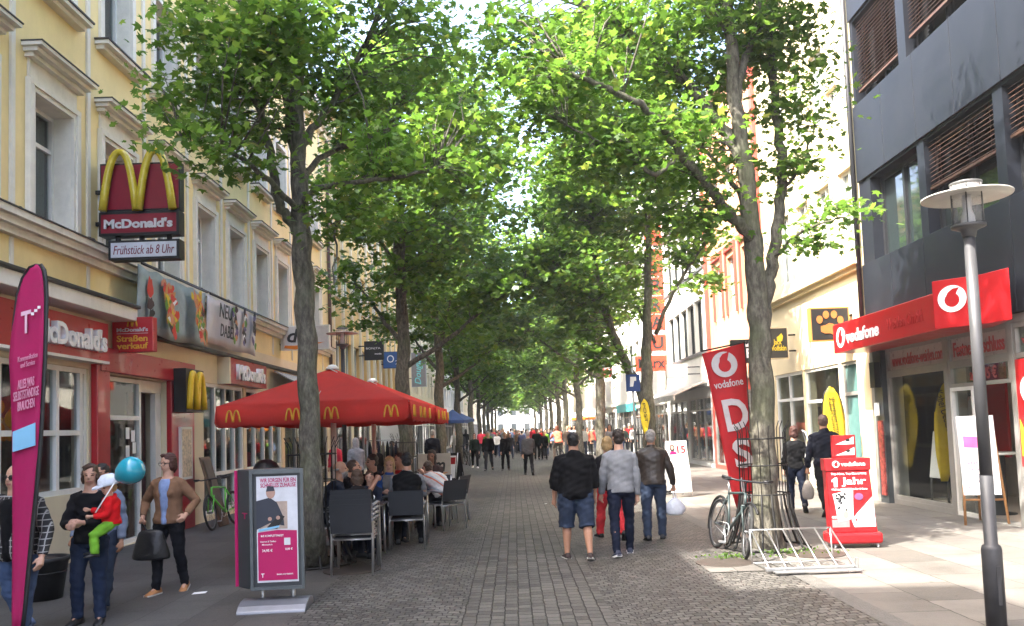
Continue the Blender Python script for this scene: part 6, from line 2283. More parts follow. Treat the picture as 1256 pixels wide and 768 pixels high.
ORD = ['second', 'third', 'fourth', 'fifth', 'sixth', 'seventh', 'eighth', 'ninth', 'tenth', 'eleventh']
protos = []
for i, (seed, kind, nl, sz, ns) in enumerate(((21, 1, 21000, 0.168, 560), (33, 1, 21000, 0.168, 560), (47, 2, 10000, 0.25, 320), (58, 2, 10000, 0.25, 320))):
    mbt, cr = generic(seed, kind, nl, sz, ns)
    protos.append((mbt, cr))
left = [(496, 20.7), (540, 31), (562, 41.5), (578, 54), (588, 66), (594, 78), (599, 91), (604, 105), (608, 122)]
right = [(738, 31.3), (711, 42), (695, 53), (686, 63), (677, 74), (671, 86), (664, 98), (657, 114)]
made = {}
k = 0
for side, lst in (('left', left), ('right', right)):
    for j, (px, y) in enumerate(lst):
        word = ORD[j + (0 if side == 'left' else 1)]
        what = {20.7: 'straight trunk behind the second red parasol', 31: 'dark trunk by the parked bicycles', 41.5: 'slim trunk beyond the bicycles', 31.3: 'trunk behind the grey sweater man'}.get(y, 'small in the distance')
        lb = '%s maple in the %s row of trees, %s' % (word, side, what)
        v = (k % 2) if y < 45 else 2 + k % 2
        x = D(px, 530, y).x
        x = max(-3.0, min(3.8, x))
        rz = (0 if side == 'left' else PI) + 0.5 * math.sin(k * 2.7)
        if v in made:
            o = row_tree(made[v], lb, x, y, rz, 1.0 + 0.06 * math.sin(k * 2.3))
        else:
            mbt, cr = protos[v]
            o = plant_tree(lb, mbt, cr, (x, y, 0), rz, world=False)
            made[v] = o
        k += 1


# iron guards round the trunks
def tree_guard_proto(label, loc):
    root = thing('tree_guard', label, 'tree guard', tuple(loc), 0, 'iron guards round the tree trunks')
    n = 16
    mb = MB()
    for k in range(n):
        a = 2 * PI * k / n
        c, s = math.cos(a), math.sin(a)
        ra, top = 0.31, 1.62 + 0.06 * (k % 2)
        mb.tube([(c * ra * 1.16, s * ra * 1.16, top), (c * ra, s * ra, top - 0.1), (c * ra, s * ra, 0.72)], 0.0062, 5)
    mb.build('bars', black_metal, root, world=False)
    mb = MB()
    for z in (0.72, 1.1, 1.45):
        mb.torus((0, 0, z), 0.315, 0.01, (1, 0, 0), (0, 1, 0), 28, 6)
    mb.build('ring', black_metal, root, world=False)
    mb = MB()
    for k in range(n):
        a = 2 * PI * k / n
        c, s = math.cos(a), math.sin(a)
        mb.tube([(c * .32, s * .32, 0.72), (c * .34, s * .34, 0.55), (c * .42, s * .42, 0.25), (c * .5, s * .5, 0.05), (c * .56, s * .56, 0.012)], [(0.016, 0.006)] * 5, 6)
    mb.torus((0, 0, 0.02), 0.54, 0.012, (1, 0, 0), (0, 1, 0), 28, 6)
    mb.build('skirt', black_metal, root, world=False)
    return root


gd = tree_guard_proto('black iron guard round the nearest left trunk by the chair stack', (base.x, base.y + 0.05, 0))
for lb, p_ in (('black iron guard round the nearest right trunk with the bicycle', (base2.x, base2.y, 0)), ('black iron guard round the second left trunk behind the parasols', (D(496, 530, 20.7).x, 20.7, 0)), ('black iron guard round the forked second right trunk', (b3.x, b3.y, 0))):
    c = copy_tree(gd)
    c.location = p_
    c['label'] = lb
# weeds growing at the foot of the right trunk
rng = np.random.default_rng(3)
P = np.stack([rng.normal(0, 1, 420), rng.normal(0, 1, 420), rng.uniform(0.005, 0.06, 420)], 1)
P[:, 0] = np.where(np.arange(420) < 170, 2.62 + 0.14 * P[:, 0], base2.x + 0.1 + 0.3 * P[:, 0])
P[:, 1] = np.where(np.arange(420) < 170, 10.55 + 0.1 * P[:, 1], 10.72 + 0.12 * P[:, 1])
me = crown_mesh('weeds', P[::2], 0.035, 2, rng, 1.2)
o = bpy.data.objects.new('weeds', me)
COL.objects.link(o)
tag(o, 'low green weeds growing at the foot of the right tree', 'weeds', None, 'stuff')
# ------------------------------------------------------------------ people
QUEUE = []          # (temporary object, final name, parent, materials, colouring function)


def qbody(mb, name, parent, mats, vox, post=None, smooth=2, fold=0.0, fscale=9.0, seed=0):
    """closed overlapping tubes are fused into one continuous skin when the queue is flushed"""
    me = mb.mesh('tmp')
    o = bpy.data.objects.new('tmp', me)
    COL.objects.link(o)
    r = o.modifiers.new('r', 'REMESH')
    r.mode = 'VOXEL'
    r.voxel_size = vox
    r.use_smooth_shade = True
    s = o.modifiers.new('s', 'SMOOTH')
    s.iterations = smooth
    s.factor = 0.5
    QUEUE.append((o, name, parent, mats, post, fold, fscale, seed))


def flush():
    dg = bpy.context.evaluated_depsgraph_get()
    dg.update()
    for o, name, parent, mats, post, fold, fscale, seed in QUEUE:
        me = bpy.data.meshes.new_from_object(o.evaluated_get(dg))
        me.name = name
        n = len(me.vertices)
        co = np.empty(n * 3)
        me.vertices.foreach_get('co', co)
        co = co.reshape(-1, 3)
        if fold:
            nm = np.empty(n * 3)
            me.vertices.foreach_get('normal', nm)
            nm = nm.reshape(-1, 3)
            ph = seed * 1.7
            x, y, z = co[:, 0] * fscale, co[:, 1] * fscale, co[:, 2] * fscale
            w = (np.sin(3.1 * z + 2.2 * np.sin(1.3 * x + ph) + 1.7 * y + ph) + 0.7 * np.sin(5.3 * z + 3.1 * x - 2.3 * y + 1.3 * np.sin(2.1 * z + ph) + 2 * ph) + 0.5 * np.sin(9.7 * z - 4.3 * x + 5.1 * y + ph))
            co = co + nm * (w * fold * 0.5)[:, None]
            me.vertices.foreach_set('co', co.ravel())
        me.materials.clear()
        for m in mats:
            me.materials.append(m)
        me.polygons.foreach_set('use_smooth', np.ones(len(me.polygons), dtype=bool))
        if post is not None:
            me.update()
            c = np.empty(len(me.polygons) * 3)
            me.polygons.foreach_get('center', c)
            me.polygons.foreach_set('material_index', post(c.reshape(-1, 3)).astype(np.int32))
        else:
            me.polygons.foreach_set('material_index', np.zeros(len(me.polygons), dtype=np.int32))
        me.update()
        fo = bpy.data.objects.new(name, me)
        COL.objects.link(fo)
        fo.parent = parent
        bpy.data.objects.remove(o)
    QUEUE.clear()


def sph(fwd, out, side):
    """limb direction: fwd = swing forward from hanging straight down, out = lifted away from the body (degrees)"""
    a, b = R_(fwd), R_(out)
    return V((side * math.sin(b), math.sin(a) * math.cos(b), -math.cos(a) * math.cos(b)))


WALK = dict(lt=(24, 3), lk=8, rt=(-14, 3), rk=28, la=(-14, 8), le=18, ra=(16, 8), re=24, lean=3)
WALK2 = dict(lt=(-16, 3), lk=30, rt=(22, 3), rk=6, la=(16, 8), le=22, ra=(-14, 8), re=16, lean=3)
STAND = dict(lt=(3, 4), lk=3, rt=(-2, 4), rk=3, la=(2, 8), le=14, ra=(0, 8), re=14, lean=2)
SIT = dict(lt=(82, 8), lk=84, rt=(82, 8), rk=80, la=(32, 10), le=62, ra=(30, 10), re=66, lean=6, curl=10, li=20, ri=20)


def person(label, loc, heading, H, pose, outfit, hair='brown', style='short', skin=None, wide=1.0, belly=0.0, vox=0.014, head=(0, 0), seat=None, group=None, glasses=None, female=False):
    """heading 0 walks away from the camera, 180 comes towards it; seat = height of the seat when sitting"""
    skin = skin or skin_a
    near = vox < 0.012
    far = vox > 0.02
    P = dict(STAND)
    P.update(pose)
    k = H
    b = wide
    # --- joints
    joints = {}
    low = 1e9
    for s, nm in ((-1, 'l'), (1, 'r')):
        hp = V((s * 0.052 * k * (0.5 + 0.5 * b), 0, -0.01 * k))
        th = sph(P[nm + 't'][0], P[nm + 't'][1], s)
        kn = hp + th * 0.245 * k
        sh = sph(P[nm + 't'][0] - P[nm + 'k'], P[nm + 't'][1] * 0.4, s)
        an = kn + sh * 0.235 * k
        pitch = P.get(nm + 'f', max(0, P[nm + 'k'] - P[nm + 't'][0] - 4) if seat is None else 0)
        fd = V((s * 0.18, math.cos(R_(pitch)), -math.sin(R_(pitch)))).normalized()
        joints[nm] = (hp, kn, an, fd)
        low = min(low, an.z - 0.042 * k, (an + fd * 0.1 * k).z - 0.02 * k)
    zp = -low if seat is None else seat + 0.075 * k
    if seat is not None:
        # feet come down to the ground: the shin turns at the knee
        for nm, s in (('l', -1), ('r', 1)):
            hp, kn, an, fd = joints[nm]
            an = V((an.x, an.y, 0.045 * k - zp))
            joints[nm] = (hp, kn, an, V((s * 0.2, 1, 0)).normalized())
    off = V((0, 0, zp))
    for nm in 'lr':
        hp, kn, an, fd = joints[nm]
        joints[nm] = (hp + off, kn + off, an + off, fd)
    # --- spine
    lean, curl = P['lean'], P.get('curl', 4)
    N = 12
    sp = []
    p = off.copy()
    tw = P.get('tilt', 0)
    for i in range(N + 1):
        t = i / N
        a = R_(lean + curl * t)
        d = V((math.sin(R_(tw)) * t, math.sin(a), math.cos(a))).normalized()
        sp.append((p.copy(), d))
        p = p + d * (0.29 * k / N)

    def spine(t):
        if t <= 0:
            return off + sp[0][1] * (0.29 * k * t), sp[0][1]
        if t >= 1:
            return sp[-1][0] + sp[-1][1] * (0.29 * k * (t - 1)), sp[-1][1]
        i = min(N - 1, int(t * N))
        f = t * N - i
        return sp[i][0].lerp(sp[i + 1][0], f), sp[i][1]

    shw = (0.088 if female else 0.099) * (0.55 + 0.45 * b)
    rings = [(-0.2, .05, .055), (-0.1, .084, .068), (0.0, .094 if female else .089, .07), (.2, .078 if female else .083, .06), (.45, .08 if female else .088, .062), (.66, .086 if female else .096, .066), (.82, .09 if female else .1, .06), (.92, .08 if female else .088, .052), (1.0, .058, .044), (1.05, .043, .04), (1.12, .034, .036)]

    def torso(mb, ease, t0, t1, n=16, wd=1.0, shift=0.0, scale=1.0):
        vs = []
        cnt = 0
        for t, rx, ry in rings:
            if t < t0 - 0.001 or t > t1 + 0.001:
                continue
            c, d = spine(t)
            fw = V((0, d.z, -d.y))
            bl = belly * max(0, 1 - abs(t - 0.22) / 0.5)
            kk = b if t < 1.0 else 1.0
            for q in range(n):
                a = 2 * PI * q / n
                ca, sa = math.cos(a), math.sin(a)
                ca = math.copysign(abs(ca) ** 0.85, ca)
                x = ca * (rx * k * kk + ease) * (wd if wd == 1.0 else wd * (0.62 + 0.6 * max(0, t))) * scale
                y = sa * (ry * k * (0.4 + 0.6 * kk) + ease + (bl * k if sa > 0 else 0.2 * bl * k)) * scale
                vs.append(c + V((x, 0, 0)) + fw * (y + shift))
            cnt += 1
        fs = []
        for i in range(cnt - 1):
            for q in range(n):
                fs.append((i * n + q, i * n + (q + 1) % n, (i + 1) * n + (q + 1) % n, (i + 1) * n + q))
        fs.append(tuple(range(n))[::-1])
        fs.append(tuple(range((cnt - 1) * n, cnt * n)))
        mb.add(vs, fs, 0, True)

    # --- arms
    arms = {}
    for s, nm in ((-1, 'l'), (1, 'r')):
        c, d = spine(0.88)
        sh = c + V((s * shw * k, 0, 0))
        ua = sph(P[nm + 'a'][0] + lean * 0.3, P[nm + 'a'][1], s)
        el = sh + ua * 0.172 * k
        fa = sph(P[nm + 'a'][0] + P[nm + 'e'] + lean * 0.3, P[nm + 'a'][1] * 0.6 - P.get(nm + 'i', 4), s)
        wr = el + fa * 0.15 * k
        arms[nm] = (sh, el, wr, fa)
    # --- head frame
    c, d = spine(1.1)
    hy, hpch = head
    hd_up = (d * 0.35 + V((0, 0, 0.65))).normalized()
    hb = c + hd_up * 0.022 * k
    M = Matrix.Rotation(R_(hy), 3, 'Z') @ Matrix.Rotation(R_(hpch), 3, 'X')
    HT = Matrix.Translation(hb + hd_up * 0.055 * k) @ M.to_4x4()
    hk = k if H > 1.3 else k * (1 + (1.3 - H) * 0.75)          # children have relatively larger heads
    root = thing('person', label, 'person', loc, R_(heading), group)
    seed = int(abs(loc[0] * 37 + loc[1] * 11)) % 50
    # --- body
    mb = MB()
    torso(mb, -0.007, -0.1, 1.12, 14)
    cN, dN = spine(1.0)
    mb.tube([cN - dN * 0.02 * k, hb + hd_up * 0.03 * k], [0.039 * k * (0.7 + 0.3 * b), 0.034 * k * (0.7 + 0.3 * b)], 12)
    mb.ell((0, -0.006 * hk, 0.022 * hk), (0.045 * hk, 0.056 * hk, 0.052 * hk), 16, 0, HT)
    mb.ell((0, 0.012 * hk, -0.018 * hk), ((0.034 if female else 0.037) * hk * (0.7 + 0.3 * b), 0.042 * hk, 0.046 * hk), 16, 0, HT)
    mb.ell((0, 0.022 * hk, -0.045 * hk), (0.022 * hk, 0.022 * hk, 0.018 * hk), 10, 0, HT)
    if not far:
        mb.tube([HT @ V((0, 0.049 * hk, 0.012 * hk)), HT @ V((0, 0.061 * hk, -0.012 * hk)), HT @ V((0, 0.052 * hk, -0.018 * hk))], [0.005 * hk, 0.009 * hk, 0.006 * hk], 8)
        mb.ell((0, 0.048 * hk, -0.033 * hk), (0.015 * hk, 0.008 * hk, 0.006 * hk), 8, 0, HT)
        for s in (-1, 1):
            mb.ell((s * 0.045 * hk, -0.006 * hk, -0.002 * hk), (0.006 * hk, 0.013 * hk, 0.019 * hk), 8, 0, HT)
            mb.ell((s * 0.017 * hk, 0.044 * hk, 0.014 * hk), (0.013 * hk, 0.009 * hk, 0.005 * hk), 8, 0, HT)
    for s, nm in ((-1, 'l'), (1, 'r')):
        sh, el, wr, fa = arms[nm]
        fl = 0.8 + 0.2 * b
        mb.tube([sh - V((s * 0.03 * k, 0, 0)), sh, sh.lerp(el, 0.5), el, el.lerp(wr, 0.35), wr], [0.03 * k * fl, 0.032 * k * fl, 0.028 * k * fl, 0.024 * k * fl, 0.025 * k * fl, 0.016 * k], 10)
        # hand: palm, four fingers, thumb
        pn = V((s * -1, 0, 0)) if abs(fa.x) < 0.8 else V((0, 1, 0))
        pn = (pn - fa * pn.dot(fa)).normalized()          # palm faces the thigh
        wd_ = fa.cross(pn).normalized()
        if wd_.y < 0 and abs(wd_.y) > 0.2:
            wd_ = -wd_
        pc = wr + fa * 0.026 * k
        mb.tube([wr - fa * 0.005 * k, wr + fa * 0.02 * k, wr + fa * 0.05 * k], [(0.014 * k, 0.014 * k), 0.019 * k, 0.02 * k], 8)
        grip = P.get(nm + 'g', 0)
        if not far:
            for i in range(4):
                o_ = wd_ * ((1.5 - i) * 0.0118 * k)
                L = (0.04, 0.045, 0.042, 0.033)[i] * k
                a0, a1, a2 = (12, 40, 62) if not grip else (35, 105, 170)
                q = pc + fa * 0.022 * k + o_
                pts_ = [q - fa * 0.015 * k]
                for j, a in enumerate((a0, a1, a2)):
                    pts_.append(pts_[-1] + (fa * math.cos(R_(a)) + pn * math.sin(R_(a))) * (L * (0.62, 0.36, 0.3)[j]))
                mb.tube(pts_, [0.0062 * k, 0.006 * k, 0.0055 * k, 0.0045 * k], 7)
            q = wr + fa * 0.012 * k + wd_ * 0.014 * k
            mb.tube([q, q + (wd_ * 0.6 + fa * 0.6 + pn * 0.4) * 0.022 * k, q + (wd_ * 0.55 + fa * 1.3 + pn * 0.9) * 0.028 * k], [0.0085 * k, 0.0075 * k, 0.0055 * k], 7)
        else:
            mb.ell(tuple(wr + fa * 0.06 * k), (0.016 * k, 0.018 * k, 0.028 * k), 8)
        joints[nm + 'hand'] = pc + fa * 0.025 * k
    for nm in 'lr':
        hp, kn, an, fd = joints[nm]
        fl = 0.7 + 0.3 * b
        cb = V((0, -0.008 * k, 0)) if seat is None else V((0, 0, 0))
        mb.tube([hp + V((0, 0, 0.02 * k)), hp.lerp(kn, 0.3), kn, kn.lerp(an, 0.3) + cb, kn.lerp(an, 0.7), an], [0.05 * k * fl, 0.047 * k * fl, 0.031 * k * fl, 0.033 * k * fl, 0.024 * k * fl, 0.02 * k], 10)
        mb.tube([an + V((0, 0, 0.0)), an + fd * 0.05 * k - V((0, 0, 0.025 * k))], [0.019 * k, 0.017 * k], 8)
    HI = HT.inverted()
    hm = np.array(HI)

    def post(c):
        out = np.zeros(len(c), dtype=np.int32)
        q = c @ hm[:3, :3].T + hm[:3, 3]
        q = q / hk
        ex = (np.abs(np.abs(q[:, 0]) - 0.0175) < 0.0065) & (np.abs(q[:, 2] - 0.003) < 0.0036) & (q[:, 1] > 0.025)
        out[ex] = 1
        br = (np.abs(np.abs(q[:, 0]) - 0.018) < (0.009 if female else 0.011)) & (np.abs(q[:, 2] - 0.0165) < (0.002 if female else 0.003)) & (q[:, 1] > 0.025)
        out[br] = 3
        mo = (np.abs(q[:, 0]) < 0.0145) & (np.abs(q[:, 2] + 0.0335) < 0.0042) & (q[:, 1] > 0.03)
        out[mo] = 2
        if outfit.get('beard'):
            bd = (q[:, 2] < -0.022) & (q[:, 2] > -0.075) & (q[:, 1] > 0.004) & (np.abs(q[:, 0]) < 0.05) & ~mo
            out[bd] = 3
        return out

    hm_ = HAIR[hair]
    qbody(mb, 'body', root, [skin, eyedark, lips, hm_], vox if not near else min(vox, 0.008), None if far else post, 2 if near else 1)
    # --- hair
    if style != 'none':
        mb = MB()
        if style == 'shaved':
            mb.ell((0, -0.013 * hk, 0.027 * hk), (0.0485 * hk, 0.056 * hk, 0.053 * hk), 16, 0, HT)
            mb.ell((0, -0.022 * hk, 0.0 * hk), (0.044 * hk, 0.038 * hk, 0.04 * hk), 14, 0, HT)
        elif style == 'bald':
            mb.torus(HT @ V((0, -0.012 * hk, 0.008 * hk)), 0.043 * hk, 0.009 * hk, M @ V((1, 0, 0)), M @ V((0, -1, 0)), 20, 8, 0, (0, 0.5))
        else:
            mb.ell((0, -0.011 * hk, 0.031 * hk), (0.0485 * hk, 0.056 * hk, 0.052 * hk), 16, 0, HT)
            mb.ell((0, -0.028 * hk, 0.0 * hk), (0.044 * hk, 0.036 * hk, 0.045 * hk), 14, 0, HT)
            if style in ('bob', 'long'):
                for s in (-1, 1):
                    mb.ell((s * 0.041 * hk, -0.004 * hk, -0.008 * hk), (0.014 * hk, 0.03 * hk, 0.045 * hk), 10, 0, HT)
                mb.ell((0, -0.036 * hk, -0.02 * hk), (0.047 * hk, 0.03 * hk, 0.05 * hk), 12, 0, HT)
                mb.ell((0.012 * hk, 0.022 * hk, 0.06 * hk), (0.034 * hk, 0.024 * hk, 0.016 * hk), 10, 0, HT)
            if style == 'long':
                mb.ell((0, -0.036 * hk, -0.075 * hk), (0.043 * hk, 0.022 * hk, 0.07 * hk), 12, 0, HT)
                for s in (-1, 1):
                    mb.ell((s * 0.038 * hk, 0.0 * hk, -0.06 * hk), (0.014 * hk, 0.02 * hk, 0.06 * hk), 10, 0, HT)
            if style == 'bun':
                mb.ell((0, -0.066 * hk, 0.03 * hk), (0.022 * hk, 0.02 * hk, 0.022 * hk), 10, 0, HT)
            if style == 'scarf':
                mb.ell((0, -0.012 * hk, -0.01 * hk), (0.054 * hk, 0.055 * hk, 0.08 * hk), 14, 0, HT)
                mb.ell((0, -0.005 * hk, -0.075 * hk), (0.06 * hk, 0.05 * hk, 0.03 * hk), 14, 0, HT)
        hmx = [hm_] if style != 'scarf' else [outfit['scarf']]
        if style == 'bald':
            o = mb.build('hair', hmx, root, world=False)
        else:
            qbody(mb, 'headscarf' if style == 'scarf' else 'hair', root, hmx, max(0.007, vox * 0.8), None, 1, 0 if far else 0.005, 30, seed)
    if glasses:
        mb = MB()
        for s in (-1, 1):
            cen = HT @ V((s * 0.018 * hk, 0.055 * hk, 0.003 * hk))
            ax_, az_ = M @ V((1, 0, 0)), M @ V((0, 0, 1))
            if glasses == 'dark':
                mb.prism(circle(0.016 * hk, 14, 0, 0, 0.011 * hk), frame_fn(cen, ax_ * -1, az_), 0.004, 0)
            mb.torus(cen, 0.0145 * hk, 0.0018 * hk, ax_, az_, 16, 5)
            mb.tube([HT @ V((s * 0.032 * hk, 0.053 * hk, 0.006 * hk)), HT @ V((s * 0.047 * hk, 0.0, 0.006 * hk))], 0.0018 * hk, 5)
        mb.tube([HT @ V((-0.005 * hk, 0.058 * hk, 0.005 * hk)), HT @ V((0.005 * hk, 0.058 * hk, 0.005 * hk))], 0.0018 * hk, 5)
        mb.build('glasses' if glasses != 'dark' else 'sunglasses', black, root, world=False)
    # --- clothes
    top = outfit['top']
    ez = outfit.get('ease', 0.012)
    mb = MB()
    torso(mb, ez, outfit.get('hem', -0.1), outfit.get('neck', 1.05), 18)
    sl = outfit.get('sleeve', 'long')
    for s, nm in ((-1, 'l'), (1, 'r')):
        sh, el, wr, fa = arms[nm]
        fl = 0.8 + 0.2 * b
        if sl == 'long':
            end, er = wr - fa * 0.012 * k, 0.019 * k
            mb.tube([sh - V((s * 0.05 * k, 0, -0.016 * k)), sh, sh.lerp(el, 0.5), el, el.lerp(end, 0.5), end], [0.034 * k * fl + ez * .5, 0.034 * k * fl + ez * .5, 0.03 * k * fl + ez * .7, 0.026 * k * fl + ez * .7, 0.023 * k * fl + ez * .7, er + ez * 0.5], 12)
        elif sl == 'elbow':
            end = el.lerp(wr, 0.4)
            mb.tube([sh - V((s * 0.05 * k, 0, -0.004 * k)), sh, sh.lerp(el, 0.5), el, end], [0.034 * k * fl + ez * .6, 0.037 * k * fl + ez * .6, 0.032 * k * fl + ez, 0.028 * k * fl + ez, 0.026 * k * fl + ez], 12)
        elif sl == 'short':
            end = sh.lerp(el, 0.72)
            mb.tube([sh - V((s * 0.05 * k, 0, -0.004 * k)), sh, end], [0.034 * k * fl + ez * .6, 0.037 * k * fl + ez * .6, 0.033 * k * fl + ez * 1.2], 12)
    if female and not far:
        cB, dB = spine(0.64)
        for s in (-1, 1):
            mb.ell(tuple(cB + V((s * 0.042 * k, 0.05 * k, 0))), (0.034 * k, 0.034 * k, 0.034 * k), 10)
    if outfit.get('collar'):
        cC, dC = spine(1.06)
        mb.tube([cC - dC * 0.02 * k, cC + dC * 0.025 * k], [0.05 * k, 0.045 * k], 12)
    if outfit.get('hood'):
        cC, dC = spine(0.98)
        mb.ell(tuple(cC + V((0, -0.05 * k, 0.0))), (0.075 * k, 0.035 * k, 0.05 * k), 12)
    qbody(mb, outfit.get('topname', 'jacket'), root, [top], max(vox, 0.01), None, 2, 0.0 if far else outfit.get('fold', 0.009), 8, seed)
    if outfit.get('inner'):
        mb = MB()
        torso(mb, ez, outfit.get('hem', -0.1), 1.0, 14, wd=outfit.get('inw', 0.42), shift=0.024, scale=1.0)
        qbody(mb, 'shirt', root, [outfit['inner']], max(vox, 0.01), None, 2, 0.004, 9, seed)
    if outfit.get('sleeve2'):               # sleeves of the shirt under a sleeveless vest
        mb = MB()
        for s, nm in ((-1, 'l'), (1, 'r')):
            sh, el, wr, fa = arms[nm]
            mb.tube([sh - V((s * 0.03 * k, 0, 0)), sh, sh.lerp(el, .5), el, wr - fa * 0.012 * k], [0.034 * k, 0.037 * k, 0.034 * k, 0.03 * k, 0.022 * k], 12)
        cC, dC = spine(1.06)
        mb.tube([cC - dC * 0.03 * k, cC + dC * 0.02 * k], [0.048 * k, 0.042 * k], 12)
        qbody(mb, 'shirt', root, [outfit['sleeve2']], max(vox, 0.01), None, 2, 0.007, 9, seed)
    bt = outfit['bottom']
    mb = MB()
    lg = outfit.get('leg', 1.0)
    le_ = outfit.get('legease', 0.01)
    torso(mb, 0.01, -0.2, 0.0, 16)
    for nm in 'lr':
        hp, kn, an, fd = joints[nm]
        fl = 0.7 + 0.3 * b
        fullp = [hp + V((0, 0, 0.02 * k)), hp.lerp(kn, 0.3), hp.lerp(kn, 0.7), kn, kn.lerp(an, 0.35) + V((0, -0.004 * k, 0)), kn.lerp(an, 0.75), an - V((0, 0, 0.012 * k))]
        rad = [0.052 * k * fl + le_, 0.05 * k * fl + le_, 0.04 * k * fl + le_, 0.034 * k * fl + le_, 0.034 * k * fl + le_, 0.028 * k + le_, 0.026 * k + le_ * 1.1]
        if lg < 1:
            m_ = 4
            fullp, rad = fullp[:4] + [kn.lerp(an, 0.12)], [r + 0.012 for r in rad[:4]] + [rad[3] + 0.018]
        mb.tube(fullp, rad, 12)
    qbody(mb, 'shorts' if lg < 1 else 'trousers', root, [bt], max(vox, 0.01), None, 2, 0.0 if far else 0.007, 9, seed + 3)
    # --- shoes
    sm = outfit.get('shoe', black)
    for s, nm in ((-1, 'l'), (1, 'r')):
        hp, kn, an, fd = joints[nm]
        up = V((0, 0, 1))
        sd = fd.cross(up).normalized()
        up2 = sd.cross(fd).normalized()
        base_ = an - up2 * 0.042 * k
        mb = MB()
        prof = [(-0.045, .017, .03), (-0.04, .022, .046), (-0.01, .024, .05), (0.03, .024, .042), (0.065, .028, .028), (0.095, .026, .02), (0.112, .016, .014)]
        vs = []
        for y, hw, ht in prof:
            c_ = base_ + fd * y * k
            for a, z in ((-1, 0.004), (-1, 0.55), (-0.6, 1), (0.6, 1), (1, 0.55), (1, 0.004)):
                vs.append(c_ + sd * a * hw * k * (1.0 if z < 0.9 else 0.9) + up2 * z * ht * k)
        fs = []
        for i in range(len(prof) - 1):
            for q in range(6):
                fs.append((i * 6 + q, i * 6 + (q + 1) % 6, i * 6 + 6 + (q + 1) % 6, i * 6 + 6 + q))
        fs += [tuple(range(6))[::-1], tuple(range(6 * (len(prof) - 1), 6 * len(prof)))]
        mb.add(vs, fs, 0, True)
        so = mb.build('shoe', sm, root, world=False)
        if not far and outfit.get('sole'):
            mb = MB()
            vs = []
            for y, hw, ht in prof:
                c_ = base_ + fd * y * k
                for a, z in ((-1, -0.002), (-1, 0.012), (1, 0.012), (1, -0.002)):
                    vs.append(c_ + sd * a * (hw + 0.002) * k + up2 * z * k)
            fs = []
            for i in range(len(prof) - 1):
                for q in range(4):
                    fs.append((i * 4 + q, i * 4 + (q + 1) % 4, i * 4 + 4 + (q + 1) % 4, i * 4 + 4 + q))
            fs += [(3, 2, 1, 0), tuple(range(4 * (len(prof) - 1), 4 * len(prof)))]
            mb.add(vs, fs, 0, False)
            mb.build('sole', outfit['sole'], so, world=False)
    Mw = Matrix.Translation(V(loc)) @ Matrix.Rotation(R_(heading), 4, 'Z')
    return root, {n_: Mw @ joints[n_ + 'hand'] for n_ in 'lr'}, Mw @ HT


def stature(px, py_head, py_feet):
    """ground point under the feet and the height that reaches the pixel of the crown of the head"""
    g = G(px, py_feet)
    return g, D(px, py_head, g.y).z


plaid = bpy.data.materials.new('plaid_shirt')
plaid.use_nodes = True
_t = NT(plaid)
_tc = _t.new('ShaderNodeTexCoord')
_s = _t.new('ShaderNodeSeparateXYZ')
_t.link(_tc.outputs['Object'], _s.inputs[0])
_a = _t.math('LESS_THAN', _t.math('FRACT', _t.math('MULTIPLY', _s.outputs[0], 21.0)), 0.16)
_b = _t.math('LESS_THAN', _t.math('FRACT', _t.math('MULTIPLY', _s.outputs[2], 19.0)), 0.16)
_c = _t.math('MAXIMUM', _a, _b)
_t.link(_t.mix(_c, (0.018, 0.017, 0.018), (0.3, 0.29, 0.28)), _t.n['Principled BSDF'].inputs['Base Color'])
_t.n['Principled BSDF'].inputs['Roughness'].default_value = 0.9
striped = bpy.data.materials.new('striped_shirt')
striped.use_nodes = True
_t = NT(striped)
_tc = _t.new('ShaderNodeTexCoord')
_s = _t.new('ShaderNodeSeparateXYZ')
_t.link(_tc.outputs['Object'], _s.inputs[0])
_w = _t.math('ADD', _t.math('MULTIPLY', _s.outputs[0], 5.0), _t.math('MULTIPLY', _s.outputs[2], 4.0))
_t.link(_t.ramp(_t.math('FRACT', _w), [(0.0, (0.55, 0.53, 0.5)), (0.6, (0.55, 0.53, 0.5)), (0.64, (0.45, 0.09, 0.05)), (0.8, (0.5, 0.2, 0.1)), (0.84, (0.35, 0.42, 0.46))]), _t.n['Principled BSDF'].inputs['Base Color'])
_t.n['Principled BSDF'].inputs['Roughness'].default_value = 0.9

denim = cloth(36, 46, 68)
denim_d = cloth(22, 28, 44)
denim_l = cloth(74, 92, 124)
denim_g = cloth(46, 56, 74)
c_black = cloth(20, 20, 22)
c_char = cloth(46, 47, 50)
c_navy = cloth(24, 27, 40)
c_brown = cloth(58, 46, 38)
c_tan = cloth(122, 92, 70)
c_grey = cloth(126, 128, 132)
c_lblue = cloth(130, 148, 186)
c_red = cloth(196, 30, 36)
c_white = cloth(214, 212, 208)
c_coral = cloth(222, 120, 92)
c_pink = cloth(214, 60, 78)
c_green = cloth(104, 150, 50)
c_dgreen = cloth(28, 40, 34)
brown_shoe = mat('brown_leather', (0.2, 0.1, 0.05), 0.5, var=0.2)
navy_shoe = mat('navy_suede', (0.03, 0.035, 0.06), 0.7)
brown_leather = mat('dark_leather_jacket', (0.035, 0.026, 0.02), 0.42, var=0.25, bump=0.2, bscale=30)
pale_sole = mat('pale_sole', (0.6, 0.58, 0.53), 0.7)

N1, N2 = 0.0085, 0.013
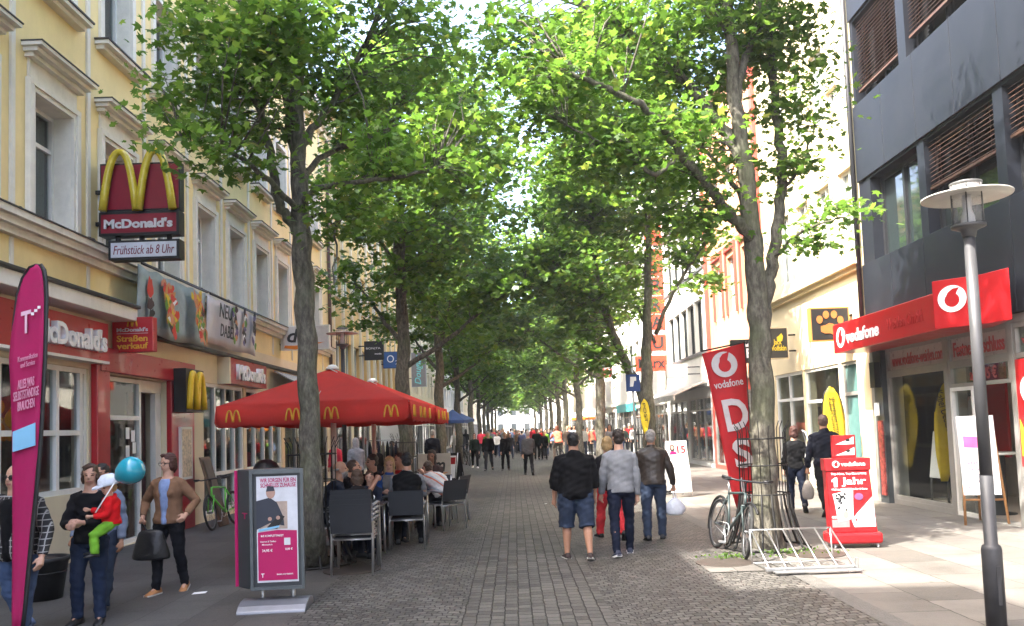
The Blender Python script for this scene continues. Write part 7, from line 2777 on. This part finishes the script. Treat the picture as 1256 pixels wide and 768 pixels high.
# ---- walkers going away, in front
g, h = stature(709, 530, 686)
person('stout person in a black hooded top and denim shorts walking away up the setts', g, 2, h, dict(lt=(10, 3), lk=10, rt=(-6, 4), rk=14, la=(0, 13), le=20, ra=(4, 12), re=18, lean=1), dict(top=cloth(16, 16, 18), topname='hooded_top', hem=-0.2, ease=0.03, sleeve='elbow', hood=True, bottom=denim_g, leg=0.5, legease=0.028, shoe=mat('dark_brown_trainer', (0.035, 0.02, 0.018), 0.6), sole=pale_sole), 'black', 'shaved', skin_b, 1.38, 0.02, N1, (-3, 0))
g, h = stature(765, 525, 681)
person('slim person in a grey sweater and dark jeans walking away', g, 3, h, dict(lt=(-8, 3), lk=12, rt=(14, 3), rk=3, la=(6, 11), le=20, ra=(-4, 9), re=14, lean=2), dict(top=c_grey, topname='sweater', hem=-0.1, ease=0.021, fold=0.007, bottom=denim_d, legease=0.008, shoe=navy_shoe, sole=whiteprint), 'dark', 'short', skin_a, 1.08, 0, N1, (2, 4))
g, h = stature(804, 527, 662)
_, hands, _ = person('greying person in a dark brown leather jacket and jeans carrying a plastic bag', g, -3, h, dict(lt=(-4, 3), lk=8, rt=(8, 3), rk=3, la=(8, 9), le=16, ra=(2, 22), re=14, rg=1, lean=3), dict(top=brown_leather, topname='leather_jacket', hem=-0.1, fold=0.006, ease=0.024, collar=True, bottom=denim_g, legease=0.016, shoe=black), 'grey', 'short', skin_b, 1.15, 0.01, N1, (-12, 0))


def carrier_bag(label, hand, m, w=0.17, hgt=0.27, name='carrier_bag', drop=0.1):
    root = thing(name, label, 'bag', (hand.x, hand.y, hand.z - drop - hgt))
    mb = MB()
    mb.tube([(0, 0, 0.0), (0, 0, 0.03), (0, 0, hgt * 0.45), (0.0, 0, hgt * 0.8), (0, 0, hgt)], [(w * 0.55, w * 0.35), (w * 0.85, w * 0.5), (w, w * 0.55), (w * 0.6, w * 0.3), (w * 0.15, w * 0.12)], 14)
    for i, v in enumerate(mb.v):
        n_ = noise.noise(V(v) * 14 + V((i % 3, 0, 0)))
        mb.v[i] = (v[0] * (1 + 0.16 * n_), v[1] * (1 + 0.2 * n_), v[2])
    b_ = mb.build('bag_body', m, root, world=False)
    sd = b_.modifiers.new('s', 'SUBSURF')
    sd.levels = sd.render_levels = 2
    mb = MB()
    for s in (-1, 1):
        mb.tube([(s * 0.02, 0, hgt * 0.9), (s * 0.016, 0, hgt + drop * 0.5), (0, 0, hgt + drop)], [(0.01, 0.02), (0.006, 0.01), (0.006, 0.008)], 6)
    mb.build('handle', m, root, world=False)
    return root


plastic = mat('thin_white_plastic', (0.62, 0.64, 0.68), 0.35, var=0.12, scale=9, bump=0.5, bscale=22)
carrier_bag('white plastic carrier bag hanging from the hand of the leather jacket wearer', hands['r'], plastic)
g, h = stature(750, 532, 661)
person('person in red trousers walking away, mostly hidden by the grey sweater wearer', g, 8, h, dict(WALK, la=(2, 14), ra=(2, 10)), dict(top=cloth(30, 28, 30), topname='jacket', hem=-0.2, ease=0.016, bottom=cloth(206, 58, 64), legease=0.018, shoe=black, scarf=c_white), 'blonde', 'bob', skin_a, 0.98, 0, N2, female=True)
g, h = stature(979, 522, 628)
_, hands, _ = person('person in black top and dark jeans with a white shoulder bag walking to the shops', g, -14, h, dict(lt=(12, 2), lk=6, rt=(-14, 2), rk=26, la=(6, 10), le=14, ra=(4, 14), re=30, lean=3), dict(top=c_black, topname='top', hem=-0.1, ease=0.012, bottom=denim_d, legease=0.012, shoe=black), 'auburn', 'bob', skin_a, 1.0, 0, N2, (14, 0), female=True)
root = thing('shoulder_bag', 'white shoulder bag hanging at the side of the person in black', 'bag', (g.x + 0.24, g.y - 0.06, 0.93))
mb = MB()
mb.tube([(0, 0, 0), (0, 0, 0.06), (0, 0, 0.2), (0, 0, 0.28)], [(0.06, 0.13), (0.08, 0.17), (0.06, 0.16), (0.02, 0.1)], 12)
mb.build('bag_body', cloth(205, 205, 203), root, world=False)
mb = MB()
mb.tube([(0, -0.1, 0.24), (-0.07, -0.06, 0.52), (-0.1, 0.0, 0.55), (-0.07, 0.06, 0.52), (0, 0.1, 0.24)], 0.012, 6)
mb.build('strap', cloth(205, 205, 203), root, world=False)
g = G(1017, 632)
h = D(1020, 505, g.y).z
_, hands, _ = person('balding person in a dark navy jacket beside the red stand, seen from behind', g, -8, h, dict(WALK2, la=(4, 14), le=12, lg=1, ra=(0, 10)), dict(top=cloth(22, 24, 34), topname='jacket', hem=-0.1, ease=0.022, collar=True, bottom=c_black, shoe=black), 'shaved', 'shaved', skin_b, 1.2, 0.01, N2, (-8, 4))
carrier_bag('greyish shopping bag hanging between the navy jacket wearer and the red stand', hands['l'], cloth(160, 150, 140), 0.12, 0.36)

# ---- left group coming towards the camera
g = G(22, 789)
h = D(12, 573, g.y).z
person('person in an open plaid shirt and sunglasses half hidden by the magenta flag', (g.x, g.y, 0), 176, max(1.55, h), dict(lt=(14, 3), lk=4, rt=(-12, 3), rk=22, la=(4, 24), le=22, li=10, ra=(8, 16), re=18, lean=2), dict(top=plaid, topname='plaid_shirt', hem=-0.2, ease=0.024, inner=cloth(18, 18, 20), inw=0.46, fold=0.005, bottom=denim_l, legease=0.014, shoe=c_lblue), 'grey', 'shaved', skin_a, 1.42, 0.015, N1, (-6, 2), glasses='dark')
g, h = stature(111, 570, 764)
mom, hands, mh = person('dark haired person in a black jacket carrying a small child on the arm', g, 186, h, dict(lt=(4, 2), lk=4, rt=(12, 2), rk=16, la=(22, 8), le=78, li=42, ra=(28, 10), re=60, ri=34, rg=1, lean=-1, curl=1), dict(top=cloth(19, 19, 23), topname='jacket', hem=-0.1, ease=0.016, neck=1.0, bottom=denim, legease=0.012, shoe=black), 'brown', 'bob', skin_a, 1.04, 0.01, N1, (12, 0), female=True)
mg = g
# child sits on the mother's left arm (towards the right of the picture)
ck, hc = D(136, 587, mg.y - 0.17), 0.8
cp_ = V((ck.x + 0.02, mg.y - 0.19, ck.z - 0.64))
ch, chands, chh = person('small child in red hooded jacket, white cap and green trousers carried on the arm', (cp_.x, cp_.y, cp_.z - 0.06), 118, hc, dict(lt=(58, 14), lk=62, rt=(52, 14), rk=52, la=(18, 10), le=70, lg=1, ra=(22, 12), re=84, lean=2, curl=6), dict(top=cloth(204, 26, 32), topname='hooded_jacket', hem=-0.1, ease=0.022, hood=True, bottom=cloth(112, 168, 52), legease=0.014, shoe=black), 'blonde', 'short', skin_a, 1.22, 0.015, 0.009, (14, -6), seat=0.24)
# lift the feet off: legs hang at the mother's side
mb = MB()
mb.lathe([(0.0, 0.105), (0.05, 0.1), (0.088, 0.065), (0.098, 0.02), (0.098, 0.0)], 18)
mb.prism([(-0.085, 0.0), (0.085, 0.0), (0.07, 0.07), (0.0, 0.1), (-0.07, 0.07)], lambda a, b_, d: V((a, 0.075 + b_ * 0.8, d + 0.004 - b_ * 0.15)), 0.012)
capo = mb.build('cap', cloth(208, 214, 224), ch, world=False)
capo.matrix_local = (ch.matrix_basis.inverted() @ chh) @ Matrix.Translation((0, -0.004, 0.028)) @ Matrix.Rotation(R_(-6), 4, 'X')
# balloon on its stick
bc = D(159, 578, mg.y - 0.35)
root = thing('balloon', 'turquoise balloon on a white stick held by the child', 'balloon', tuple(bc))
mb = MB()
mb.lathe([(0.0, -0.165), (0.018, -0.16), (0.05, -0.14), (0.1, -0.09), (0.133, -0.02), (0.14, 0.03), (0.125, 0.085), (0.08, 0.13), (0.03, 0.148), (0, 0.15)], 26)
ba = mb.build('balloon_skin', mat('turquoise_rubber', (0.005, 0.28, 0.38), 0.22, var=0.04, spec=0.6, coat=0.5), root, world=False)
ba.rotation_euler = (0, R_(62), 0)
ba.scale = (0.92, 0.92, 0.92)
mb = MB()
a_, b2 = D(117, 629, mg.y - 0.42) - bc, D(143, 588, mg.y - 0.36) - bc
mb.tube([a_, b2], 0.0065, 6)
mb.build('stick', whiteprint, root, world=False)
g, h = stature(127, 564, 744)
person('person in a light blue shirt with short black hair walking behind the child carrier', (g.x, g.y, 0), 184, h, dict(WALK, la=(0, 12)), dict(top=cloth(112, 124, 146), topname='shirt', hem=-0.1, ease=0.018, bottom=denim_g, shoe=black), 'black', 'short', skin_b, 1.1, 0.0, N2, (-10, 0))
g, h = stature(208, 556, 727)
_, hands, _ = person('person with glasses in a tan leather jacket and blue blouse holding a black bag', g, 176, h, dict(lt=(-6, 2), lk=14, rt=(10, 2), rk=4, la=(-18, 34), le=72, li=30, ra=(-20, 36), re=64, ri=32, rg=1, lean=1, curl=0), dict(top=c_tan, topname='leather_jacket', hem=-0.1, ease=0.018, neck=1.0, inner=c_lblue, inw=0.46, fold=0.005, bottom=cloth(24, 25, 30), legease=0.007, shoe=cloth(172, 122, 82), sole=pale_sole), 'auburn', 'bob', skin_a, 1.08, 0, N1, (-24, 0), glasses='thin', female=True)
hb2 = D(185, 668, g.y - 0.12)
root = thing('handbag', 'big black leather bag hanging beside the tan jacket', 'bag', (hb2.x, hb2.y, hb2.z - 0.17))
mb = MB()
mb.tube([(0, 0, 0), (0, 0, 0.02), (0, 0, 0.14), (0, 0, 0.27), (0, 0, 0.34)], [(0.19, 0.09), (0.23, 0.11), (0.2, 0.1), (0.15, 0.06), (0.13, 0.03)], 16)
for i, v in enumerate(mb.v):
    n_ = noise.noise(V(v) * 11)
    mb.v[i] = (v[0] * (1 + 0.1 * n_), v[1] * (1 + 0.3 * n_), v[2])
bb_ = mb.build('bag_body', mat('black_soft_leather', (0.012, 0.012, 0.013), 0.4, bump=0.3, bscale=30), root, world=False)
sd = bb_.modifiers.new('s', 'SUBSURF')
sd.levels = sd.render_levels = 2
hl = hands['r'] - V(root.location)
mb = MB()
for s in (-1, 1):
    mb.tube([(s * 0.1, -0.02, 0.3), (hl.x * 0.6 + s * 0.04, hl.y * 0.6, hl.z * 0.75), (hl.x, hl.y, hl.z)], 0.009, 6)
mb.build('handle', black, root, world=False)


# ---- seated under the parasols
def sitter(label, px, py, y, heading, outfit, hair, style, skin=None, pose=None, H=1.68, seat=0.46, chair_label=None, head=(0, 6), wide=1.05, vox=0.012, female=False, crown=None, child=False):
    p = D(px, py, y)
    P = dict(SIT)
    P.update(pose or {})
    person(label, (p.x, y, 0), heading, H, P, outfit, hair, style, skin, wide, 0.01, vox, head, seat=seat, female=female)
    if chair_label:
        a = R_(heading)
        chair(chair_label, p.x - math.sin(a) * -0.02, y - math.cos(a) * 0.02, heading)


T = lambda c, **k: dict(dict(top=c, topname='top', hem=-0.1, ease=0.016, bottom=denim_d, shoe=black), **k)
sitter('broad person in a black vest over a pale shirt on the second chair, back turned', 499, 600, 12.55, 4, T(cloth(17, 17, 19), topname='vest', sleeve='none', sleeve2=cloth(128, 130, 134), bottom=c_black), 'black', 'short', skin_b, dict(lean=8, curl=12), 1.74, 0.46, 'dark chair carrying the person in the black vest', (4, 4), 1.22)
sitter('bearded person in a dark patterned jacket at the table by the left trunk', 403, 600, 11.75, -72, T(cloth(34, 38, 50), beard=True), 'grey', 'bald', skin_b, dict(lean=10, curl=14), 1.66, 0.45, 'dark chair hidden behind the left trunk', (-10, 8), 1.12)
sitter('person in a dark tee shirt with clasped hands raised before the mouth', 418, 600, 12.35, -78, T(cloth(22, 22, 25), sleeve='short'), 'brown', 'shaved', skin_b, dict(la=(52, 10), le=88, li=26, ra=(54, 10), re=86, ri=24, lg=1, rg=1, lean=12, curl=16), 1.66, 0.45, 'dark chair of the person with clasped hands', (0, 10), 1.12)
sitter('brown haired person in black bending over the food behind the stacked chairs', 438, 605, 11.15, 10, T(cloth(22, 20, 22)), 'brown', 'bob', skin_a, dict(lean=22, curl=26), 1.6, 0.44, 'dark chair just behind the stack of chairs', (0, -12), 1.0, female=True)
sitter('small dark haired child facing the camera over the red food carton', 456, 605, 12.45, 172, T(cloth(28, 32, 44)), 'brown', 'short', skin_a, dict(lean=8, curl=8), 1.28, 0.46, None, (10, -8), 1.0)
sitter('person with dark hair in a black shirt looking aside, at the second table', 462, 600, 13.75, 150, T(cloth(18, 18, 20), sleeve='short'), 'dark', 'short', skin_b, dict(lean=6, curl=8), 1.68, 0.45, 'dark chair of the dark haired person at the second table', (-30, 0), 1.1)
sitter('blonde long haired person in a grey top and blue cardigan at the second table', 477, 600, 13.55, 196, T(cloth(120, 118, 114), sleeve='none', sleeve2=cloth(40, 72, 130), topname='top'), 'blonde', 'long', skin_a, dict(lean=8, curl=10), 1.62, 0.45, 'dark chair of the blonde person', (-14, -12), 1.0, female=True)
sitter('person in a bright red jacket seated behind the black vest', 492, 600, 14.35, 170, T(cloth(176, 34, 34)), 'dark', 'short', skin_b, dict(lean=4, curl=6), 1.66, 0.45, 'dark chair of the person in red', (-40, 0), 1.05)
sitter('smiling dark haired person at the third table facing the camera', 533, 600, 16.0, 168, T(cloth(60, 46, 44)), 'dark', 'long', skin_c, dict(lean=8, curl=6), 1.66, 0.45, 'dark chair of the smiling person at the third table', (0, 0), 1.05, female=True)
sitter('person in a white shirt with red stripes bending far over the third table', 545, 600, 14.75, 42, T(striped, ease=0.022, bottom=cloth(28, 28, 32)), 'brown', 'short', skin_a, dict(lean=34, curl=34, la=(70, 10), le=40, ra=(70, 10), re=40), 1.72, 0.45, 'dark chair under the person in the striped shirt', (-10, -6), 1.2)
chair('empty dark chair beside the bent person in the striped shirt', D(552, 600, 15.9).x, 15.9, 70)

# ---- standing behind the parasols
for args in (('grey haired person in a pink jacket standing outside the shops behind the poles', 413, 539, 606, 160, T(c_pink, bottom=cloth(60, 30, 50)), 'grey', 'bob', STAND, True),
             ('person in a pale headscarf and light grey coat walking behind the parasol pole', 438, 535, 614, 20, T(cloth(146, 148, 158), hem=-0.2, ease=0.028, scarf=cloth(176, 174, 180)), 'dark', 'scarf', WALK, True),
             ('person in black standing behind the blonde diner', 462, 545, 610, 20, T(c_black), 'dark', 'short', STAND, False),
             ('person in a beige coat by the white notice outside the left shops', 482, 541, 606, 200, T(cloth(140, 128, 104), hem=-0.2), 'black', 'short', STAND, False),
             ('person in a dark suit beyond the beige sign board, back turned', 532, 527, 590, 10, T(cloth(24, 26, 32), ease=0.022, bottom=c_black), 'grey', 'short', STAND, False)):
    lb, px, py, pf, hd, of, hr, stl, ps2, fem = args
    g, h = stature(px, py, pf)
    person(lb, g, hd, h, ps2, of, hr, stl, skin_a, 1.08, 0, 0.018, female=fem)

# ---- walkers in the middle distance
MID = [('person in a dark green coat and black leggings coming towards the camera', 583, 530, 574, 180, T(c_dgreen, hem=-0.2, bottom=c_black, shoe=whiteprint), 'brown', 'long', WALK, True),
       ('heavy person in a black jacket and grey jeans coming towards the camera', 600, 528, 577, 178, T(c_black, ease=0.03, bottom=cloth(60, 62, 68)), 'grey', 'short', WALK2, False),
       ('fair haired person in black coming beside the heavy one in the black jacket', 620.5, 530, 577, 182, T(c_black, bottom=cloth(26, 26, 30)), 'blonde', 'bob', STAND, True),
       ('person in a grey suit jacket walking away alone in mid street', 649, 527, 583, 2, T(cloth(66, 66, 68), ease=0.024, hem=-0.2, bottom=c_black), 'grey', 'short', WALK, False),
       ('person in black coming along mid street, right of the grey jacket', 668, 529, 564, 176, T(c_black, bottom=c_black), 'dark', 'short', STAND, False),
       ('person in white with dark hair just left of the grey jacket', 610.5, 529, 561, 180, T(c_white, bottom=denim), 'dark', 'long', WALK, True),
       ('person in a navy coat behind the one in the grey jacket', 641, 527, 560, 10, T(cloth(50, 54, 76), bottom=denim), 'dark', 'short', WALK2, False),
       ('person with long dark hair right of the fair haired walker', 626.5, 530, 563, 184, T(cloth(34, 34, 38), bottom=denim_g), 'dark', 'long', WALK, True)]
for lb, px, py, pf, hd, of, hr, stl, ps2, fem in MID:
    g, h = stature(px, py, pf)
    person(lb, g, hd, h, ps2, of, hr, stl, skin_a, 1.1, 0, 0.02, female=fem)
# cyclist in orange
g = G(686, 571)
bicycle('bicycle ridden by the person in the orange top', g, 12, dark_frame, 0, 0, True)
yc = g.y
person('person in an orange top riding a bicycle away up the street', (g.x, yc - 0.28, 0), 12, 1.66, dict(lt=(64, 4), lk=66, rt=(38, 4), rk=62, la=(52, 10), le=12, ra=(52, 10), re=12, lean=20, curl=10), T(c_coral, ease=0.02, bottom=cloth(150, 140, 130)), 'red', 'bob', skin_a, 1.12, 0, 0.02, seat=0.9, female=True)

# ---- crowd further off, one by one
CLS = [('black', c_black), ('navy', c_navy), ('white', c_white), ('red', c_red), ('grey', c_grey), ('light blue', c_lblue), ('tan', c_tan), ('pink', c_pink), ('dark green', c_dgreen), ('brown', c_brown), ('charcoal', c_char), ('coral', c_coral), ('leaf green', c_green)]
crowd = [(558, 2), (571, 0), (566, 10), (594, 3), (606, 7), (614, 3), (633, 4), (637, 3), (655, 0), (660, 9), (664, 3), (673, 1), (679, 5), (699, 5), (704, 2), (708, 3), (715, 2), (720, 11), (727, 6), (731, 3), (743, 0), (772, 3), (777, 2), (652, 7), (645, 5), (629, 2), (623, 6), (617, 4), (684, 8), (692, 10), (598, 12), (603, 4), (611, 9), (616, 2), (626, 5), (631, 11), (635, 6), (642, 2), (647, 10), (654, 3), (658, 8), (663, 5), (669, 12), (675, 4), (682, 6), (688, 2), (696, 9), (701, 0), (712, 7), (735, 10), (748, 4), (766, 8), (590, 7)]
WHERE = {}
q = random.Random(77)
for i, (px, ci) in enumerate(crowd):
    y = [46, 58, 52, 70, 62, 80, 55, 66, 90, 75][i % 10] + q.uniform(-3, 3)
    if px > 695:
        y = min(y, 56) - 8
    p = D(px, 530, y)
    cn, cm = CLS[ci]
    hd = 180 if q.random() < 0.6 else 0
    near_ = 'right' if px > 690 else ('left' if px < 590 else 'middle')
    mates = {'right': 'under the right hand trees', 'left': 'under the left hand trees', 'middle': 'in the middle of the street'}[near_]
    lb = 'distant person in %s walking %s, %s' % (cn, 'this way' if hd else 'away', mates)
    if lb in WHERE:
        lb = lb.replace('distant person', 'farther small person' if y > WHERE[lb] else 'nearer small person')
    WHERE[lb] = y
    if lb in USED:
        lb = lb.replace('small person', 'tiny person')
    person(lb, (p.x, y, 0), hd + q.uniform(-15, 15), q.uniform(1.6, 1.82), q.choice([WALK, WALK2, STAND]), T(cm, bottom=q.choice([denim, c_black, denim_d, c_char])), q.choice(['dark', 'brown', 'blonde', 'grey', 'black']), q.choice(['short', 'long', 'bob']), q.choice([skin_a, skin_b]), q.uniform(0.95, 1.2), 0, 0.032, female=q.random() < 0.5, group='distant strollers')
flush()
# ------------------------------------------------------------------ daylight
SUN_EL, SUN_AZ = 53.0, 32.0       # travels towards +x and a little away from the camera
h = V((math.cos(R_(SUN_AZ)), math.sin(R_(SUN_AZ)), 0))
dirv = (h * math.cos(R_(SUN_EL)) + V((0, 0, -math.sin(R_(SUN_EL))))).normalized()
ld = bpy.data.lights.new('sun', 'SUN')
ld.energy = 2.25
ld.angle = R_(0.53)
ld.color = (1.0, 0.95, 0.86)
lo = bpy.data.objects.new('sun', ld)
COL.objects.link(lo)
lo.rotation_mode = 'QUATERNION'
lo.rotation_quaternion = dirv.to_track_quat('-Z', 'Y')
lo.location = (-20, -12, 40)
w = bpy.data.worlds.new('World')
SC.world = w
w.use_nodes = True
nt = w.node_tree
sky = nt.nodes.new('ShaderNodeTexSky')
sky.sky_type = 'NISHITA'
sky.sun_disc = False
sky.sun_elevation = R_(SUN_EL)
to_sun = -dirv
sky.sun_rotation = math.atan2(to_sun.x, to_sun.y)
sky.air_density = 0.8
sky.dust_density = 5.0
sky.ozone_density = 0.4
bg = nt.nodes['Background']
bg.inputs['Strength'].default_value = 0.15
nt.links.new(sky.outputs[0], bg.inputs[0])
SC.view_settings.view_transform = 'Standard'
SC.view_settings.look = 'None'
SC.view_settings.exposure = 3.25
SC.view_settings.gamma = 1
SC.render.engine = 'CYCLES'
SC.cycles.max_bounces = 8
SC.cycles.diffuse_bounces = 5
SC.cycles.transparent_max_bounces = 12
SC.cycles.use_denoising = True
SC.cycles.sample_clamp_indirect = 6
SC.cycles.caustics_reflective = False
SC.cycles.caustics_refractive = False
bpy.context.view_layer.update()

# thin haze volume added to lift the shadows down the street
mb = MB()
mb.bx(-1000, 1000, -500, 1600, -1, 30)
hz = mb.build('haze', None)
hm = bpy.data.materials.new('shadow_lift_haze')
hm.use_nodes = True
ht = NT(hm)
ht.n.remove(ht.n['Principled BSDF'])
pv = ht.new('ShaderNodeVolumePrincipled')
pv.inputs['Color'].default_value = (0.9, 0.92, 0.93, 1)
pv.inputs['Density'].default_value = 0.0012
pv.inputs['Anisotropy'].default_value = 0.3
ht.link(pv.outputs[0], ht.n['Material Output'].inputs['Volume'])
hz.data.materials.clear()
hz.data.materials.append(hm)
hz['kind'] = 'stuff'
hz['label'] = 'thin pale haze added to lift the shadows in the street'
SC.cycles.volume_bounces = 0
